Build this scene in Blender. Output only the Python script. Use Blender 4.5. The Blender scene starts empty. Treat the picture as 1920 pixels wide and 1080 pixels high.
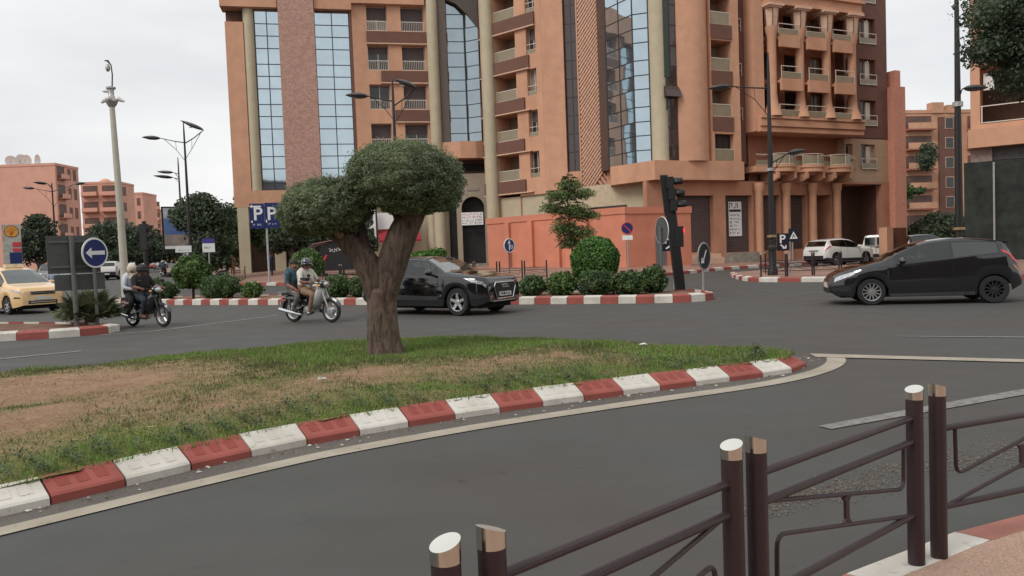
import bpy, bmesh, math, random
import numpy as np
from mathutils import Vector, Matrix, noise as mnoise

scene = bpy.context.scene
COL = scene.collection
R = math.radians

# ------------------------------------------------------------------ camera
FPX, EYE, TILT, ROLL = 1450.0, 1.5, 0.04476, 0.03768
_f = Vector((0, math.cos(TILT), -math.sin(TILT)))
_u0 = Vector((0, math.sin(TILT), math.cos(TILT)))
_r0 = Vector((1, 0, 0))
_r = _r0 * math.cos(ROLL) - _u0 * math.sin(ROLL)
_u = _r0 * math.sin(ROLL) + _u0 * math.cos(ROLL)
cam = bpy.data.cameras.new('camera')
cam.sensor_width = 36.0
cam.lens = FPX / 1920 * 36.0
cam.clip_start = 0.05
cam.clip_end = 4000
camo = bpy.data.objects.new('camera', cam)
COL.objects.link(camo)
M = Matrix.Identity(4)
for i in range(3):
    M[i][0], M[i][1], M[i][2] = _r[i], _u[i], -_f[i]
M[2][3] = EYE
camo.matrix_world = M
scene.camera = camo

# ------------------------------------------------------------------ sky and sun (overcast)
SUN_EL, SUN_AZ = 46.0, 226.0          # azimuth clockwise from +Y: to the left, a little behind the camera
world = bpy.data.worlds.new('World')
scene.world = world
world.use_nodes = True
nt = world.node_tree
nt.nodes.clear()
wo = nt.nodes.new('ShaderNodeOutputWorld')
bg = nt.nodes.new('ShaderNodeBackground')
bg.inputs['Strength'].default_value = 0.1
sky = nt.nodes.new('ShaderNodeTexSky')
sky.sky_type = 'NISHITA'
sky.sun_disc = False
sky.sun_elevation = R(SUN_EL)
sky.sun_rotation = R(SUN_AZ)
sky.air_density = 1.0
sky.dust_density = 3.0
tc = nt.nodes.new('ShaderNodeTexCoord')
mp = nt.nodes.new('ShaderNodeMapping')
mp.inputs['Scale'].default_value = (1.0, 1.0, 3.2)
nz = nt.nodes.new('ShaderNodeTexNoise')
nz.inputs['Scale'].default_value = 2.3
nz.inputs['Detail'].default_value = 5.0
nz.inputs['Roughness'].default_value = 0.5
cr = nt.nodes.new('ShaderNodeValToRGB')
cr.color_ramp.elements[0].position = 0.34
cr.color_ramp.elements[0].color = (6.3, 6.4, 6.55, 1)
cr.color_ramp.elements[1].position = 0.66
cr.color_ramp.elements[1].color = (8.5, 8.45, 8.35, 1)
mx = nt.nodes.new('ShaderNodeMix')
mx.data_type = 'RGBA'
mx.inputs[0].default_value = 0.92
nt.links.new(tc.outputs['Generated'], mp.inputs['Vector'])
nt.links.new(mp.outputs['Vector'], nz.inputs['Vector'])
nt.links.new(nz.outputs['Fac'], cr.inputs['Fac'])
nt.links.new(sky.outputs['Color'], mx.inputs[6])
nt.links.new(cr.outputs['Color'], mx.inputs[7])
nt.links.new(mx.outputs[2], bg.inputs['Color'])
nt.links.new(bg.outputs['Background'], wo.inputs['Surface'])

sl = bpy.data.lights.new('sun', 'SUN')
sl.energy = 1.35
sl.angle = R(25)
sl.color = (1.0, 0.965, 0.92)
so = bpy.data.objects.new('sun', sl)
COL.objects.link(so)
_az, _el = R(SUN_AZ), R(SUN_EL)
_sd = Vector((math.sin(_az) * math.cos(_el), math.cos(_az) * math.cos(_el), math.sin(_el)))
so.rotation_euler = _sd.to_track_quat('Z', 'Y').to_euler()

vs = scene.view_settings
vs.view_transform = 'Standard'
vs.look = 'None'
vs.gamma = 1.0
vs.use_curve_mapping = False
vs.exposure = 0.31
scene.render.engine = 'CYCLES'
scene.cycles.max_bounces = 6
scene.cycles.diffuse_bounces = 3
scene.cycles.glossy_bounces = 3
scene.cycles.transparent_max_bounces = 8
scene.cycles.use_denoising = True

# ------------------------------------------------------------------ helpers
rnd = random.Random(7)
WORLD = {}


def sm(a, b, x):
    t = min(1.0, max(0.0, (x - a) / (b - a)))
    return t * t * (3 - 2 * t)


def gz(x, y):
    """height of the ground: the far street on the left climbs gently"""
    return 0.014 * max(0.0, y - 36.0) * sm(3.0, 12.0, -x)


def px(x, y, Y):
    """world point seen at photo pixel (x, y) when it stands Y metres away (used for far things)"""
    d = _f * FPX + _r * (x - 960) - _u * (y - 540)
    d = d / d.y
    return Vector((d.x * Y, Y, EYE + d.z * Y))


def tag(o, label=None, cat=None, group=None, kind=None):
    if label: o['label'] = label
    if cat: o['category'] = cat
    if group: o['group'] = group
    if kind: o['kind'] = kind
    return o


def thing(name, label, cat, loc=(0, 0, 0), rz=0.0, group=None, kind=None, world_children=False):
    o = bpy.data.objects.new(name, None)
    o.empty_display_size = 0.2
    COL.objects.link(o)
    o.location = loc
    o.rotation_euler = (0, 0, rz)
    tag(o, label, cat, group, kind)
    if world_children:
        WORLD[o.name] = Vector(loc)
    return o


def dup(o, parent=None):
    c = o.copy()
    COL.objects.link(c)
    if parent is not None:
        c.parent = parent
    for ch in o.children:
        dup(ch, c)
    return c


class MB:
    def __init__(s):
        s.v, s.f, s.m = [], [], []

    def add(s, vs_, fs, mi=0):
        n = len(s.v)
        s.v += [tuple(p) for p in vs_]
        s.f += [tuple(i + n for i in f) for f in fs]
        s.m += [mi] * len(fs)
        return s

    def box(s, x0, x1, y0, y1, z0, z1, mi=0):
        if x0 > x1: x0, x1 = x1, x0
        if y0 > y1: y0, y1 = y1, y0
        if z0 > z1: z0, z1 = z1, z0
        return s.add([(x0, y0, z0), (x1, y0, z0), (x1, y1, z0), (x0, y1, z0), (x0, y0, z1), (x1, y0, z1), (x1, y1, z1), (x0, y1, z1)],
                     [(0, 3, 2, 1), (4, 5, 6, 7), (0, 1, 5, 4), (1, 2, 6, 5), (2, 3, 7, 6), (3, 0, 4, 7)], mi)

    def obox(s, c, sx, sy, sz, rot, mi=0):
        """box about centre c turned by the 3x3 matrix or z angle rot"""
        m = Matrix.Rotation(rot, 3, 'Z') if isinstance(rot, (int, float)) else rot
        P = []
        for dz in (-.5, .5):
            for dx, dy in ((-.5, -.5), (.5, -.5), (.5, .5), (-.5, .5)):
                P.append(Vector(c) + m @ Vector((dx * sx, dy * sy, dz * sz)))
        return s.add(P, [(0, 3, 2, 1), (4, 5, 6, 7), (0, 1, 5, 4), (1, 2, 6, 5), (2, 3, 7, 6), (3, 0, 4, 7)], mi)

    def tube(s, pts, rad, n=8, mi=0, cap=True, flat=1.0):
        pts = [Vector(p) for p in pts]
        if isinstance(rad, (int, float)): rad = [rad] * len(pts)
        rings = []
        up = Vector((0, 0, 1))
        prev = None
        for i, p in enumerate(pts):
            t = (pts[min(i + 1, len(pts) - 1)] - pts[max(i - 1, 0)])
            if t.length < 1e-9: t = Vector((0, 0, 1))
            t.normalize()
            if prev is None:
                a = up if abs(t.z) < .92 else Vector((1, 0, 0))
                x = t.cross(a).normalized()
            else:
                x = (prev - t * prev.dot(t)).normalized()
            prev = x
            y = t.cross(x)
            rings.append([p + x * (math.cos(2 * math.pi * k / n) * rad[i]) + y * (math.sin(2 * math.pi * k / n) * rad[i] * flat) for k in range(n)])
        V = [q for r_ in rings for q in r_]
        F = []
        for i in range(len(pts) - 1):
            for k in range(n):
                F.append((i * n + k, i * n + (k + 1) % n, (i + 1) * n + (k + 1) % n, (i + 1) * n + k))
        if cap:
            F.append(tuple(range(n))[::-1])
            F.append(tuple(range((len(pts) - 1) * n, len(pts) * n)))
        return s.add(V, F, mi)

    def cyl(s, x, y, z0, z1, r0, r1=None, n=14, mi=0):
        r1 = r0 if r1 is None else r1
        return s.tube([(x, y, z0), (x, y, z1)], [r0, r1], n, mi)

    def lathe(s, prof, n=16, c=(0, 0, 0), axis='Z', mi=0, close=False):
        """prof: (radius, height) pairs turned about an axis through c"""
        V = []
        for r_, h in prof:
            for k in range(n):
                a = 2 * math.pi * k / n
                p = (r_ * math.cos(a), r_ * math.sin(a), h)
                if axis == 'Y': p = (p[0], p[2], p[1])
                if axis == 'X': p = (p[2], p[0], p[1])
                V.append((p[0] + c[0], p[1] + c[1], p[2] + c[2]))
        F = []
        m = len(prof)
        for i in range(m - 1 + (1 if close else 0)):
            for k in range(n):
                a, b = i * n, ((i + 1) % m) * n
                F.append((a + k, a + (k + 1) % n, b + (k + 1) % n, b + k))
        return s.add(V, F, mi)

    def prism(s, poly, z0, z1, mi=0, plane='XY'):
        n = len(poly)
        def P(a, b, h):
            return (a, b, h) if plane == 'XY' else (a, h, b) if plane == 'XZ' else (h, a, b)
        V = [P(a, b, z0) for a, b in poly] + [P(a, b, z1) for a, b in poly]
        F = [tuple(range(n))[::-1], tuple(range(n, 2 * n))]
        F += [(i, (i + 1) % n, n + (i + 1) % n, n + i) for i in range(n)]
        return s.add(V, F, mi)

    def ell(s, c, rx, ry, rz, n=12, m=8, mi=0, z0=-1.0):
        V, F = [], []
        for i in range(m + 1):
            ph = -math.pi / 2 + math.pi * i / m
            zz = max(math.sin(ph), z0)
            cc = math.cos(ph) if math.sin(ph) >= z0 else math.sqrt(max(0, 1 - z0 * z0))
            for k in range(n):
                a = 2 * math.pi * k / n
                V.append((c[0] + rx * cc * math.cos(a), c[1] + ry * cc * math.sin(a), c[2] + rz * zz))
        for i in range(m):
            for k in range(n):
                F.append((i * n + k, i * n + (k + 1) % n, (i + 1) * n + (k + 1) % n, (i + 1) * n + k))
        return s.add(V, F, mi)

    def mesh(s, name, smooth=False, org=None, fix=True, angle=35):
        me = bpy.data.meshes.new(name)
        V = s.v if org is None else [(a - org[0], b - org[1], c - org[2]) for a, b, c in s.v]
        me.from_pydata(V, [], s.f)
        me.polygons.foreach_set('material_index', s.m)
        if fix:
            bm = bmesh.new()
            bm.from_mesh(me)
            bmesh.ops.recalc_face_normals(bm, faces=bm.faces)
            bm.to_mesh(me)
            bm.free()
        if smooth:
            me.polygons.foreach_set('use_smooth', [True] * len(me.polygons))
            try:
                me.set_sharp_from_angle(angle=R(angle))
            except Exception:
                pass
        me.update()
        return me


def link(name, me, mats, parent=None, loc=(0, 0, 0), rz=0.0):
    if not isinstance(mats, (list, tuple)): mats = [mats]
    if not me.materials:
        for m in mats: me.materials.append(m)
    o = bpy.data.objects.new(name, me)
    COL.objects.link(o)
    o.location = loc
    o.rotation_euler = (0, 0, rz)
    if parent is not None:
        o.parent = parent
    return o


def part(name, mb, mats, parent=None, smooth=False, loc=(0, 0, 0), rz=0.0, angle=35, fix=True):
    """one mesh object; under a thing marked world_children its coordinates are world ones"""
    org = None
    if parent is not None and parent.name in WORLD and tuple(loc) == (0, 0, 0):
        org = WORLD[parent.name]
    elif parent is not None and parent.name in WORLD:
        loc = Vector(loc) - WORLD[parent.name]
    return link(name, mb.mesh(name, smooth, org, fix, angle), mats, parent, loc, rz)


# ------------------------------------------------------------------ materials
def mat(name, col, rough=0.7, metal=0.0, var=0.12, scale=4.0, bump=0.0, bscale=60.0, spec=0.5, coat=0.0, col2=None, grime=0.0, space='Object', island=0.0, trans=0.0, emit=None, alpha=None):
    m = bpy.data.materials.new(name)
    m.use_nodes = True
    N, L = m.node_tree.nodes, m.node_tree.links
    b = N['Principled BSDF']
    b.inputs['Roughness'].default_value = rough
    b.inputs['Metallic'].default_value = metal
    b.inputs['Specular IOR Level'].default_value = spec
    if coat:
        b.inputs['Coat Weight'].default_value = coat
        b.inputs['Coat Roughness'].default_value = 0.04
    c2 = col2 if col2 else tuple(max(0.0, c * (1 - 2.2 * var)) for c in col)
    c1 = col if col2 else tuple(c * (1 + var) for c in col)
    t = N.new('ShaderNodeTexCoord')
    if space == 'World':
        g = N.new('ShaderNodeNewGeometry')
        vec = g.outputs['Position']
    else:
        vec = t.outputs['Object']
    n1 = N.new('ShaderNodeTexNoise')
    n1.inputs['Scale'].default_value = scale
    n1.inputs['Detail'].default_value = 6
    n1.inputs['Roughness'].default_value = 0.62
    L.new(vec, n1.inputs['Vector'])
    r = N.new('ShaderNodeValToRGB')
    r.color_ramp.elements[0].position = 0.32
    r.color_ramp.elements[0].color = (*c2, 1)
    r.color_ramp.elements[1].position = 0.62
    r.color_ramp.elements[1].color = (*c1, 1)
    L.new(n1.outputs['Fac'], r.inputs['Fac'])
    out = r.outputs['Color']
    if grime:
        n2 = N.new('ShaderNodeTexNoise')
        n2.inputs['Scale'].default_value = scale * 0.21
        n2.inputs['Detail'].default_value = 4
        mpn = N.new('ShaderNodeMapping')
        mpn.inputs['Scale'].default_value = (1, 1, 0.25)
        L.new(vec, mpn.inputs['Vector'])
        L.new(mpn.outputs['Vector'], n2.inputs['Vector'])
        r2 = N.new('ShaderNodeValToRGB')
        r2.color_ramp.elements[0].position = 0.38
        r2.color_ramp.elements[0].color = (1 - grime, 1 - grime, 1 - grime * 1.05, 1)
        r2.color_ramp.elements[1].position = 0.6
        r2.color_ramp.elements[1].color = (1, 1, 1, 1)
        L.new(n2.outputs['Fac'], r2.inputs['Fac'])
        mm = N.new('ShaderNodeMix')
        mm.data_type = 'RGBA'
        mm.blend_type = 'MULTIPLY'
        mm.inputs[0].default_value = 1
        L.new(out, mm.inputs[6])
        L.new(r2.outputs['Color'], mm.inputs[7])
        out = mm.outputs[2]
    if island:
        g2 = N.new('ShaderNodeNewGeometry')
        hsv = N.new('ShaderNodeHueSaturation')
        ma = N.new('ShaderNodeMapRange')
        ma.inputs['To Min'].default_value = 1 - island
        ma.inputs['To Max'].default_value = 1 + island
        L.new(g2.outputs['Random Per Island'], ma.inputs['Value'])
        L.new(ma.outputs['Result'], hsv.inputs['Value'])
        L.new(out, hsv.inputs['Color'])
        out = hsv.outputs['Color']
    L.new(out, b.inputs['Base Color'])
    if bump:
        n3 = N.new('ShaderNodeTexNoise')
        n3.inputs['Scale'].default_value = bscale
        n3.inputs['Detail'].default_value = 3
        L.new(vec, n3.inputs['Vector'])
        bp = N.new('ShaderNodeBump')
        bp.inputs['Strength'].default_value = bump
        bp.inputs['Distance'].default_value = 0.02
        L.new(n3.outputs['Fac'], bp.inputs['Height'])
        L.new(bp.outputs['Normal'], b.inputs['Normal'])
    if emit:
        b.inputs['Emission Color'].default_value = (*emit[:3], 1)
        b.inputs['Emission Strength'].default_value = emit[3]
    if trans:
        tr = N.new('ShaderNodeBsdfTranslucent')
        L.new(out, tr.inputs['Color'])
        ms = N.new('ShaderNodeMixShader')
        ms.inputs[0].default_value = trans
        L.new(b.outputs[0], ms.inputs[1])
        L.new(tr.outputs[0], ms.inputs[2])
        L.new(ms.outputs[0], N['Material Output'].inputs['Surface'])
    return m


TERRA = (0.60, 0.325, 0.205)
M_ = dict(
    terra=mat('terracotta render', TERRA, .85, var=.05, scale=1.2, bump=.06, bscale=40, grime=.16),
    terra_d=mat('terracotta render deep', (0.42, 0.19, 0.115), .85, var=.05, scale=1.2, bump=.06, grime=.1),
    brown=mat('brown render', (0.165, 0.078, 0.056), .85, var=.05, scale=1.5, bump=.06, grime=.08),
    beige=mat('beige column render', (0.49, 0.42, 0.295), .8, var=.04, scale=1.3, bump=.05, grime=.08),
    trim=mat('pale trim', (0.62, 0.42, 0.30), .7, var=.05),
    hoard=mat('pink hoarding paint', (0.60, 0.222, 0.138), .8, var=.05, scale=1.1, bump=.08, bscale=25, grime=.1),
    pinkb=mat('far pink render', (0.66, 0.34, 0.25), .9, var=.05, scale=.5, grime=.1),
    pinkd=mat('far pink shade render', (0.36, 0.13, 0.09), .9, var=.05, scale=.5),
    rail=mat('pale metal railing', (0.62, 0.57, 0.48), .45, metal=.1, var=.03),
    railglass=mat('frosted railing panel', (0.27, 0.225, 0.15), .35, var=.05, scale=2),
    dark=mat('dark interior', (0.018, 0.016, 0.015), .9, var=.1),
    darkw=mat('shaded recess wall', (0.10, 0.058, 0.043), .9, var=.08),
    shutter=mat('brown roller shutter', (0.085, 0.058, 0.055), .55, var=.06, scale=3),
    stone_gray=mat('grey stone facing', (0.28, 0.25, 0.21), .8, var=.15, scale=3, bump=.2),
    black=mat('black paint', (0.014, 0.013, 0.013), .45, var=.05),
    post=mat('dark plum painted steel', (0.032, 0.016, 0.019), .42, var=.12, scale=9, bump=.05, bscale=180),
    steel=mat('polished steel', (0.62, 0.60, 0.54), .18, metal=1.0, var=.04, scale=8),
    chrome=mat('chrome', (0.75, 0.75, 0.75), .12, metal=1.0, var=.02),
    alum=mat('galvanised steel', (0.42, 0.42, 0.40), .45, metal=.6, var=.08, scale=6),
    white=mat('white paint', (0.72, 0.71, 0.68), .5, var=.04),
    cream=mat('cream painted mast', (0.50, 0.47, 0.39), .5, var=.05, scale=2, grime=.1),
    greyback=mat('grey sign back', (0.075, 0.078, 0.075), .6, var=.08),
    greypole=mat('grey painted pole', (0.13, 0.13, 0.125), .55, var=.1, scale=5),
    blue=mat('blue sign sheet', (0.012, 0.026, 0.13), .35, var=.03),
    navy=mat('navy sign sheet', (0.008, 0.010, 0.022), .4, var=.03),
    signwhite=mat('white sign sheet', (0.78, 0.78, 0.76), .4, var=.02),
    signred=mat('red sign sheet', (0.42, 0.03, 0.035), .4, var=.04),
    redpaint=mat('bright red paint', (0.55, 0.03, 0.03), .4, var=.04),
    tyre=mat('tyre rubber', (0.016, 0.016, 0.017), .8, var=.1, bump=.1),
    trimblack=mat('black plastic', (0.014, 0.014, 0.015), .5, var=.05),
    undersh=mat('underbody', (0.008, 0.008, 0.008), .9, var=.05),
    alloy=mat('silver alloy', (0.62, 0.62, 0.62), .28, metal=.85, var=.03),
    darkalloy=mat('dark wheel', (0.03, 0.03, 0.032), .5, metal=.3, var=.05),
    lamp=mat('headlight lens', (0.62, 0.64, 0.66), .08, metal=.35, var=.25, scale=14, coat=1),
    redlamp=mat('red lamp lens', (0.55, 0.015, 0.02), .12, var=.1, coat=1),
    amber=mat('amber lens', (0.75, 0.32, 0.08), .2, var=.1),
    redglow=mat('lit red lens', (0.8, 0.02, 0.02), .3, var=.02, emit=(1.0, 0.05, 0.05, 1.0)),
    carglass=mat('tinted car glass', (0.022, 0.025, 0.027), .04, var=.05, coat=.6),
    greyglass=mat('reflecting windscreen', (0.20, 0.22, 0.215), .06, metal=.2, var=.1, scale=2, coat=1),
    bark=mat('bark', (0.115, 0.082, 0.058), .95, var=.3, scale=7, bump=1.0, bscale=22, space='World'),
    limb=mat('crown-shaded limb bark', (0.06, 0.037, 0.030), .95, var=.25, scale=6, bump=.8, bscale=24, space='World'),  # bark colour darkened to carry the shade of the crown
    olive=mat('olive leaf', (0.20, 0.245, 0.135), .6, var=.15, scale=1.6, island=.40, trans=.30, space='World'),
    topiary=mat('clipped leaf', (0.092, 0.205, 0.038), .5, var=.18, scale=2.0, island=.45, trans=.26, space='World'),
    shrub=mat('shrub leaf', (0.075, 0.130, 0.042), .6, var=.2, scale=2.0, island=.45, trans=.24, space='World'),
    shrublight=mat('fresh shrub leaf', (0.092, 0.158, 0.038), .6, var=.2, scale=2.0, island=.4, trans=.15, space='World'),
    treeleaf=mat('dark tree leaf', (0.072, 0.100, 0.056), .65, var=.2, scale=.8, island=.45, trans=.24, space='World'),
    fern=mat('jacaranda leaf', (0.15, 0.205, 0.07), .6, var=.2, scale=1.5, island=.4, trans=.2, space='World'),
    palm=mat('palm frond', (0.14, 0.165, 0.085), .6, var=.2, scale=3, island=.35, trans=.15, space='World'),
    hazewin=mat('haze-lightened far window', (.13, .075, .06), .6, var=.2, scale=.4),  # pane colour lightened in place of distance haze
    hatchglass=mat('grey reflecting side glass', (.075, .076, .078), .15, var=.05),
    soil=mat('soil', (0.20, 0.12, 0.075), .95, var=.15, scale=2),
    skin=mat('skin', (0.30, 0.15, 0.10), .55, var=.05),
    darkskin=mat('dark skin', (0.19, 0.085, 0.06), .55, var=.05),  # darker skin tone
    text=mat('dark lettering', (0.02, 0.02, 0.022), .6, var=.02),
    plate=mat('number plate', (0.62, 0.62, 0.60), .4, var=.03),
    net=mat('dark green netting', (0.022, 0.027, 0.022), .9, var=.3, scale=1.2, bump=.3, bscale=14),
    wood=mat('brown board', (0.15, 0.055, 0.032), .8, var=.1, scale=3),
)


def glass_mat(name, col, metal, rough, wav=.02, wscale=1.2):
    m = mat(name, col, rough, metal=metal, var=.04, scale=.6, space='World')
    N, L = m.node_tree.nodes, m.node_tree.links
    g = N.new('ShaderNodeNewGeometry')
    n = N.new('ShaderNodeTexNoise')
    n.inputs['Scale'].default_value = wscale
    n.inputs['Detail'].default_value = 1.5
    L.new(g.outputs['Position'], n.inputs['Vector'])
    b = N.new('ShaderNodeBump')
    b.inputs['Strength'].default_value = wav
    b.inputs['Distance'].default_value = .4
    L.new(n.outputs['Fac'], b.inputs['Height'])
    L.new(b.outputs['Normal'], N['Principled BSDF'].inputs['Normal'])
    return m


M_['skyglass'] = glass_mat('mirror blue curtain glass', (0.48, 0.575, 0.63), .92, .03, .012, .6)
M_['brownglass'] = glass_mat('dark glass with brown reflection colour', (0.085, 0.066, 0.064), .35, .06, .05)  # dark glass, brown of reflected buildings mixed into its colour
M_['dimglass'] = glass_mat('curtain glass dimmed for dark reflections', (0.33, 0.39, 0.425), .9, .04, .02, .5)  # mirror tint lowered to stand for dark reflections in the centre panes
M_['curtain'] = mat('drawn curtain behind glass', (.26, .22, .17), .3, var=.15, scale=1.5)
M_['winglass'] = glass_mat('window glass', (0.05, 0.05, 0.05), .25, .06, .03)
M_['mull'] = mat('dark mullion', (0.03, 0.032, 0.036), .5, var=.05)


def car_glass(name, tint, base=.10):
    m = bpy.data.materials.new(name)
    m.use_nodes = True
    N, L = m.node_tree.nodes, m.node_tree.links
    N.remove(N['Principled BSDF'])
    t = N.new('ShaderNodeBsdfTransparent')
    t.inputs['Color'].default_value = (*tint, 1)
    g = N.new('ShaderNodeBsdfGlossy')
    g.inputs['Roughness'].default_value = .03
    g.inputs['Color'].default_value = (.9, .95, .95, 1)
    f0 = N.new('ShaderNodeLayerWeight')
    f0.inputs['Blend'].default_value = .5
    f = N.new('ShaderNodeMath')
    f.operation = 'POWER'
    f.inputs[1].default_value = 3.2
    L.new(f0.outputs['Facing'], f.inputs[0])
    a = N.new('ShaderNodeMapRange')
    a.inputs['To Min'].default_value = base + .05
    a.inputs['To Max'].default_value = .85
    x = N.new('ShaderNodeMixShader')
    L.new(f.outputs[0], a.inputs[0])
    L.new(a.outputs[0], x.inputs[0])
    L.new(t.outputs[0], x.inputs[1])
    L.new(g.outputs[0], x.inputs[2])
    L.new(x.outputs[0], N['Material Output'].inputs['Surface'])
    return m


M_['carglass'] = car_glass('tinted see-through car glass', (.30, .33, .32), .03)
M_['hatchglass'] = car_glass('dark rear car glass', (.10, .11, .11), .06)
M_['greyglass'] = car_glass('windscreen glass', (.38, .42, .41), .12)
M_['seatcloth'] = mat('car seat cloth', (.035, .034, .035), .9, var=.1)


def ground_mat(name, base, patch, fine=220.0, rough=.8, cracks=False):
    m = bpy.data.materials.new(name)
    m.use_nodes = True
    N, L = m.node_tree.nodes, m.node_tree.links
    b = N['Principled BSDF']
    g = N.new('ShaderNodeNewGeometry')

    def nz_(s, d=4, sc=None):
        n = N.new('ShaderNodeTexNoise')
        n.inputs['Scale'].default_value = s
        n.inputs['Detail'].default_value = d
        if sc:
            mpp = N.new('ShaderNodeMapping')
            mpp.inputs['Scale'].default_value = sc
            mpp.inputs['Rotation'].default_value = (0, 0, R(25))
            L.new(g.outputs['Position'], mpp.inputs['Vector'])
            L.new(mpp.outputs['Vector'], n.inputs['Vector'])
        else:
            L.new(g.outputs['Position'], n.inputs['Vector'])
        return n

    def ramp(src, p0, p1, c0, c1):
        r = N.new('ShaderNodeValToRGB')
        r.color_ramp.elements[0].position, r.color_ramp.elements[1].position = p0, p1
        r.color_ramp.elements[0].color, r.color_ramp.elements[1].color = (*c0, 1), (*c1, 1)
        L.new(src, r.inputs['Fac'])
        return r

    def mix(fac, a, c, mode='MIX'):
        x = N.new('ShaderNodeMix')
        x.data_type = 'RGBA'
        x.blend_type = mode
        if isinstance(fac, float): x.inputs[0].default_value = fac
        else: L.new(fac, x.inputs[0])
        L.new(a, x.inputs[6])
        L.new(c, x.inputs[7])
        return x.outputs[2]

    big = ramp(nz_(.35, 5).outputs['Fac'], .40, .62, base, patch)
    streak = ramp(nz_(.9, 4, (.25, 2.2, 1)).outputs['Fac'], .35, .65, (.95, .95, .95), (1.03, 1.03, 1.03))
    grit = ramp(nz_(fine, 2).outputs['Fac'], .3, .7, (.62, .62, .62), (1.32, 1.32, 1.32))
    c = mix(1.0, big.outputs['Color'], streak.outputs['Color'], 'MULTIPLY')
    c = mix(1.0, c, grit.outputs['Color'], 'MULTIPLY')
    spots = ramp(nz_(6.0, 3).outputs['Fac'], .66, .73, (1, 1, 1), (.74, .73, .72))
    c = mix(1.0, c, spots.outputs['Color'], 'MULTIPLY')
    L.new(c, b.inputs['Base Color'])
    rr = ramp(nz_(1.3, 3).outputs['Fac'], .3, .7, (rough - .12,) * 3, (rough + .08,) * 3)
    L.new(rr.outputs['Color'], b.inputs['Roughness'])
    bp = N.new('ShaderNodeBump')
    bp.inputs['Strength'].default_value = .35
    bp.inputs['Distance'].default_value = .006
    L.new(nz_(fine * .8, 2).outputs['Fac'], bp.inputs['Height'])
    L.new(bp.outputs['Normal'], b.inputs['Normal'])
    return m


M_['asphalt'] = ground_mat('asphalt', (0.069, 0.071, 0.066), (0.072, 0.064, 0.056))
M_['gutter'] = ground_mat('gutter concrete', (0.115, 0.10, 0.088), (0.085, 0.075, 0.066), 120)
M_['paving'] = ground_mat('pink paving', (0.42, 0.275, 0.20), (0.37, 0.24, 0.18), 160)
M_['paving_far'] = ground_mat('far pink paving', (0.33, 0.19, 0.14), (0.26, 0.16, 0.125), 30)
M_['ground'] = ground_mat('dusty ground', (0.20, 0.16, 0.12), (0.15, 0.12, 0.09), 30)


def worn_paint(name, col, under, hold=.5, scale=14):
    m = bpy.data.materials.new(name)
    m.use_nodes = True
    N, L = m.node_tree.nodes, m.node_tree.links
    b = N['Principled BSDF']
    b.inputs['Roughness'].default_value = .75
    g = N.new('ShaderNodeNewGeometry')
    n = N.new('ShaderNodeTexNoise')
    n.inputs['Scale'].default_value = scale
    n.inputs['Detail'].default_value = 7
    n.inputs['Roughness'].default_value = .7
    L.new(g.outputs['Position'], n.inputs['Vector'])
    r = N.new('ShaderNodeValToRGB')
    r.color_ramp.elements[0].position = hold - .16
    r.color_ramp.elements[1].position = hold
    r.color_ramp.elements[0].color = (*under, 1)
    r.color_ramp.elements[1].color = (*col, 1)
    L.new(n.outputs['Fac'], r.inputs['Fac'])
    n2 = N.new('ShaderNodeTexNoise')
    n2.inputs['Scale'].default_value = 3
    n2.inputs['Detail'].default_value = 5
    L.new(g.outputs['Position'], n2.inputs['Vector'])
    r2 = N.new('ShaderNodeValToRGB')
    r2.color_ramp.elements[0].position, r2.color_ramp.elements[1].position = .3, .65
    r2.color_ramp.elements[0].color, r2.color_ramp.elements[1].color = (.78, .76, .73, 1), (1, 1, 1, 1)
    L.new(n2.outputs['Fac'], r2.inputs['Fac'])
    mm = N.new('ShaderNodeMix')
    mm.data_type = 'RGBA'
    mm.blend_type = 'MULTIPLY'
    mm.inputs[0].default_value = 1
    L.new(r.outputs['Color'], mm.inputs[6])
    L.new(r2.outputs['Color'], mm.inputs[7])
    L.new(mm.outputs[2], b.inputs['Base Color'])
    bp = N.new('ShaderNodeBump')
    bp.inputs['Strength'].default_value = .4
    bp.inputs['Distance'].default_value = .008
    L.new(n.outputs['Fac'], bp.inputs['Height'])
    L.new(bp.outputs['Normal'], b.inputs['Normal'])
    return m


M_['kwhite'] = worn_paint('white kerb paint', (0.64, 0.61, 0.55), (0.36, 0.33, 0.28), .435)
M_['kred'] = worn_paint('red kerb paint', (0.335, 0.085, 0.066), (0.25, 0.115, 0.09), .43)
M_['kwhite2'] = worn_paint('worn white kerb paint', (0.62, 0.59, 0.53), (0.46, 0.43, 0.37), .43, 30)
M_['kred2'] = worn_paint('worn red kerb paint', (0.29, 0.056, 0.043), (0.22, 0.06, 0.05), .47, 30)
M_['kpink'] = worn_paint('faded red kerb paint', (0.40, 0.165, 0.125), (0.33, 0.18, 0.14), .42)
M_['post'] = worn_paint('dark plum painted steel', (0.034, 0.017, 0.020), (0.10, 0.062, 0.060), .34, 45)
M_['post'].node_tree.nodes['Principled BSDF'].inputs['Roughness'].default_value = .40
M_['line'] = worn_paint('cream road line', (0.40, 0.355, 0.285), (0.13, 0.12, 0.105), .42, 9)
M_['lineworn'] = worn_paint('worn white road line', (0.25, 0.245, 0.235), (0.11, 0.107, 0.10), .5, 12)

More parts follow.
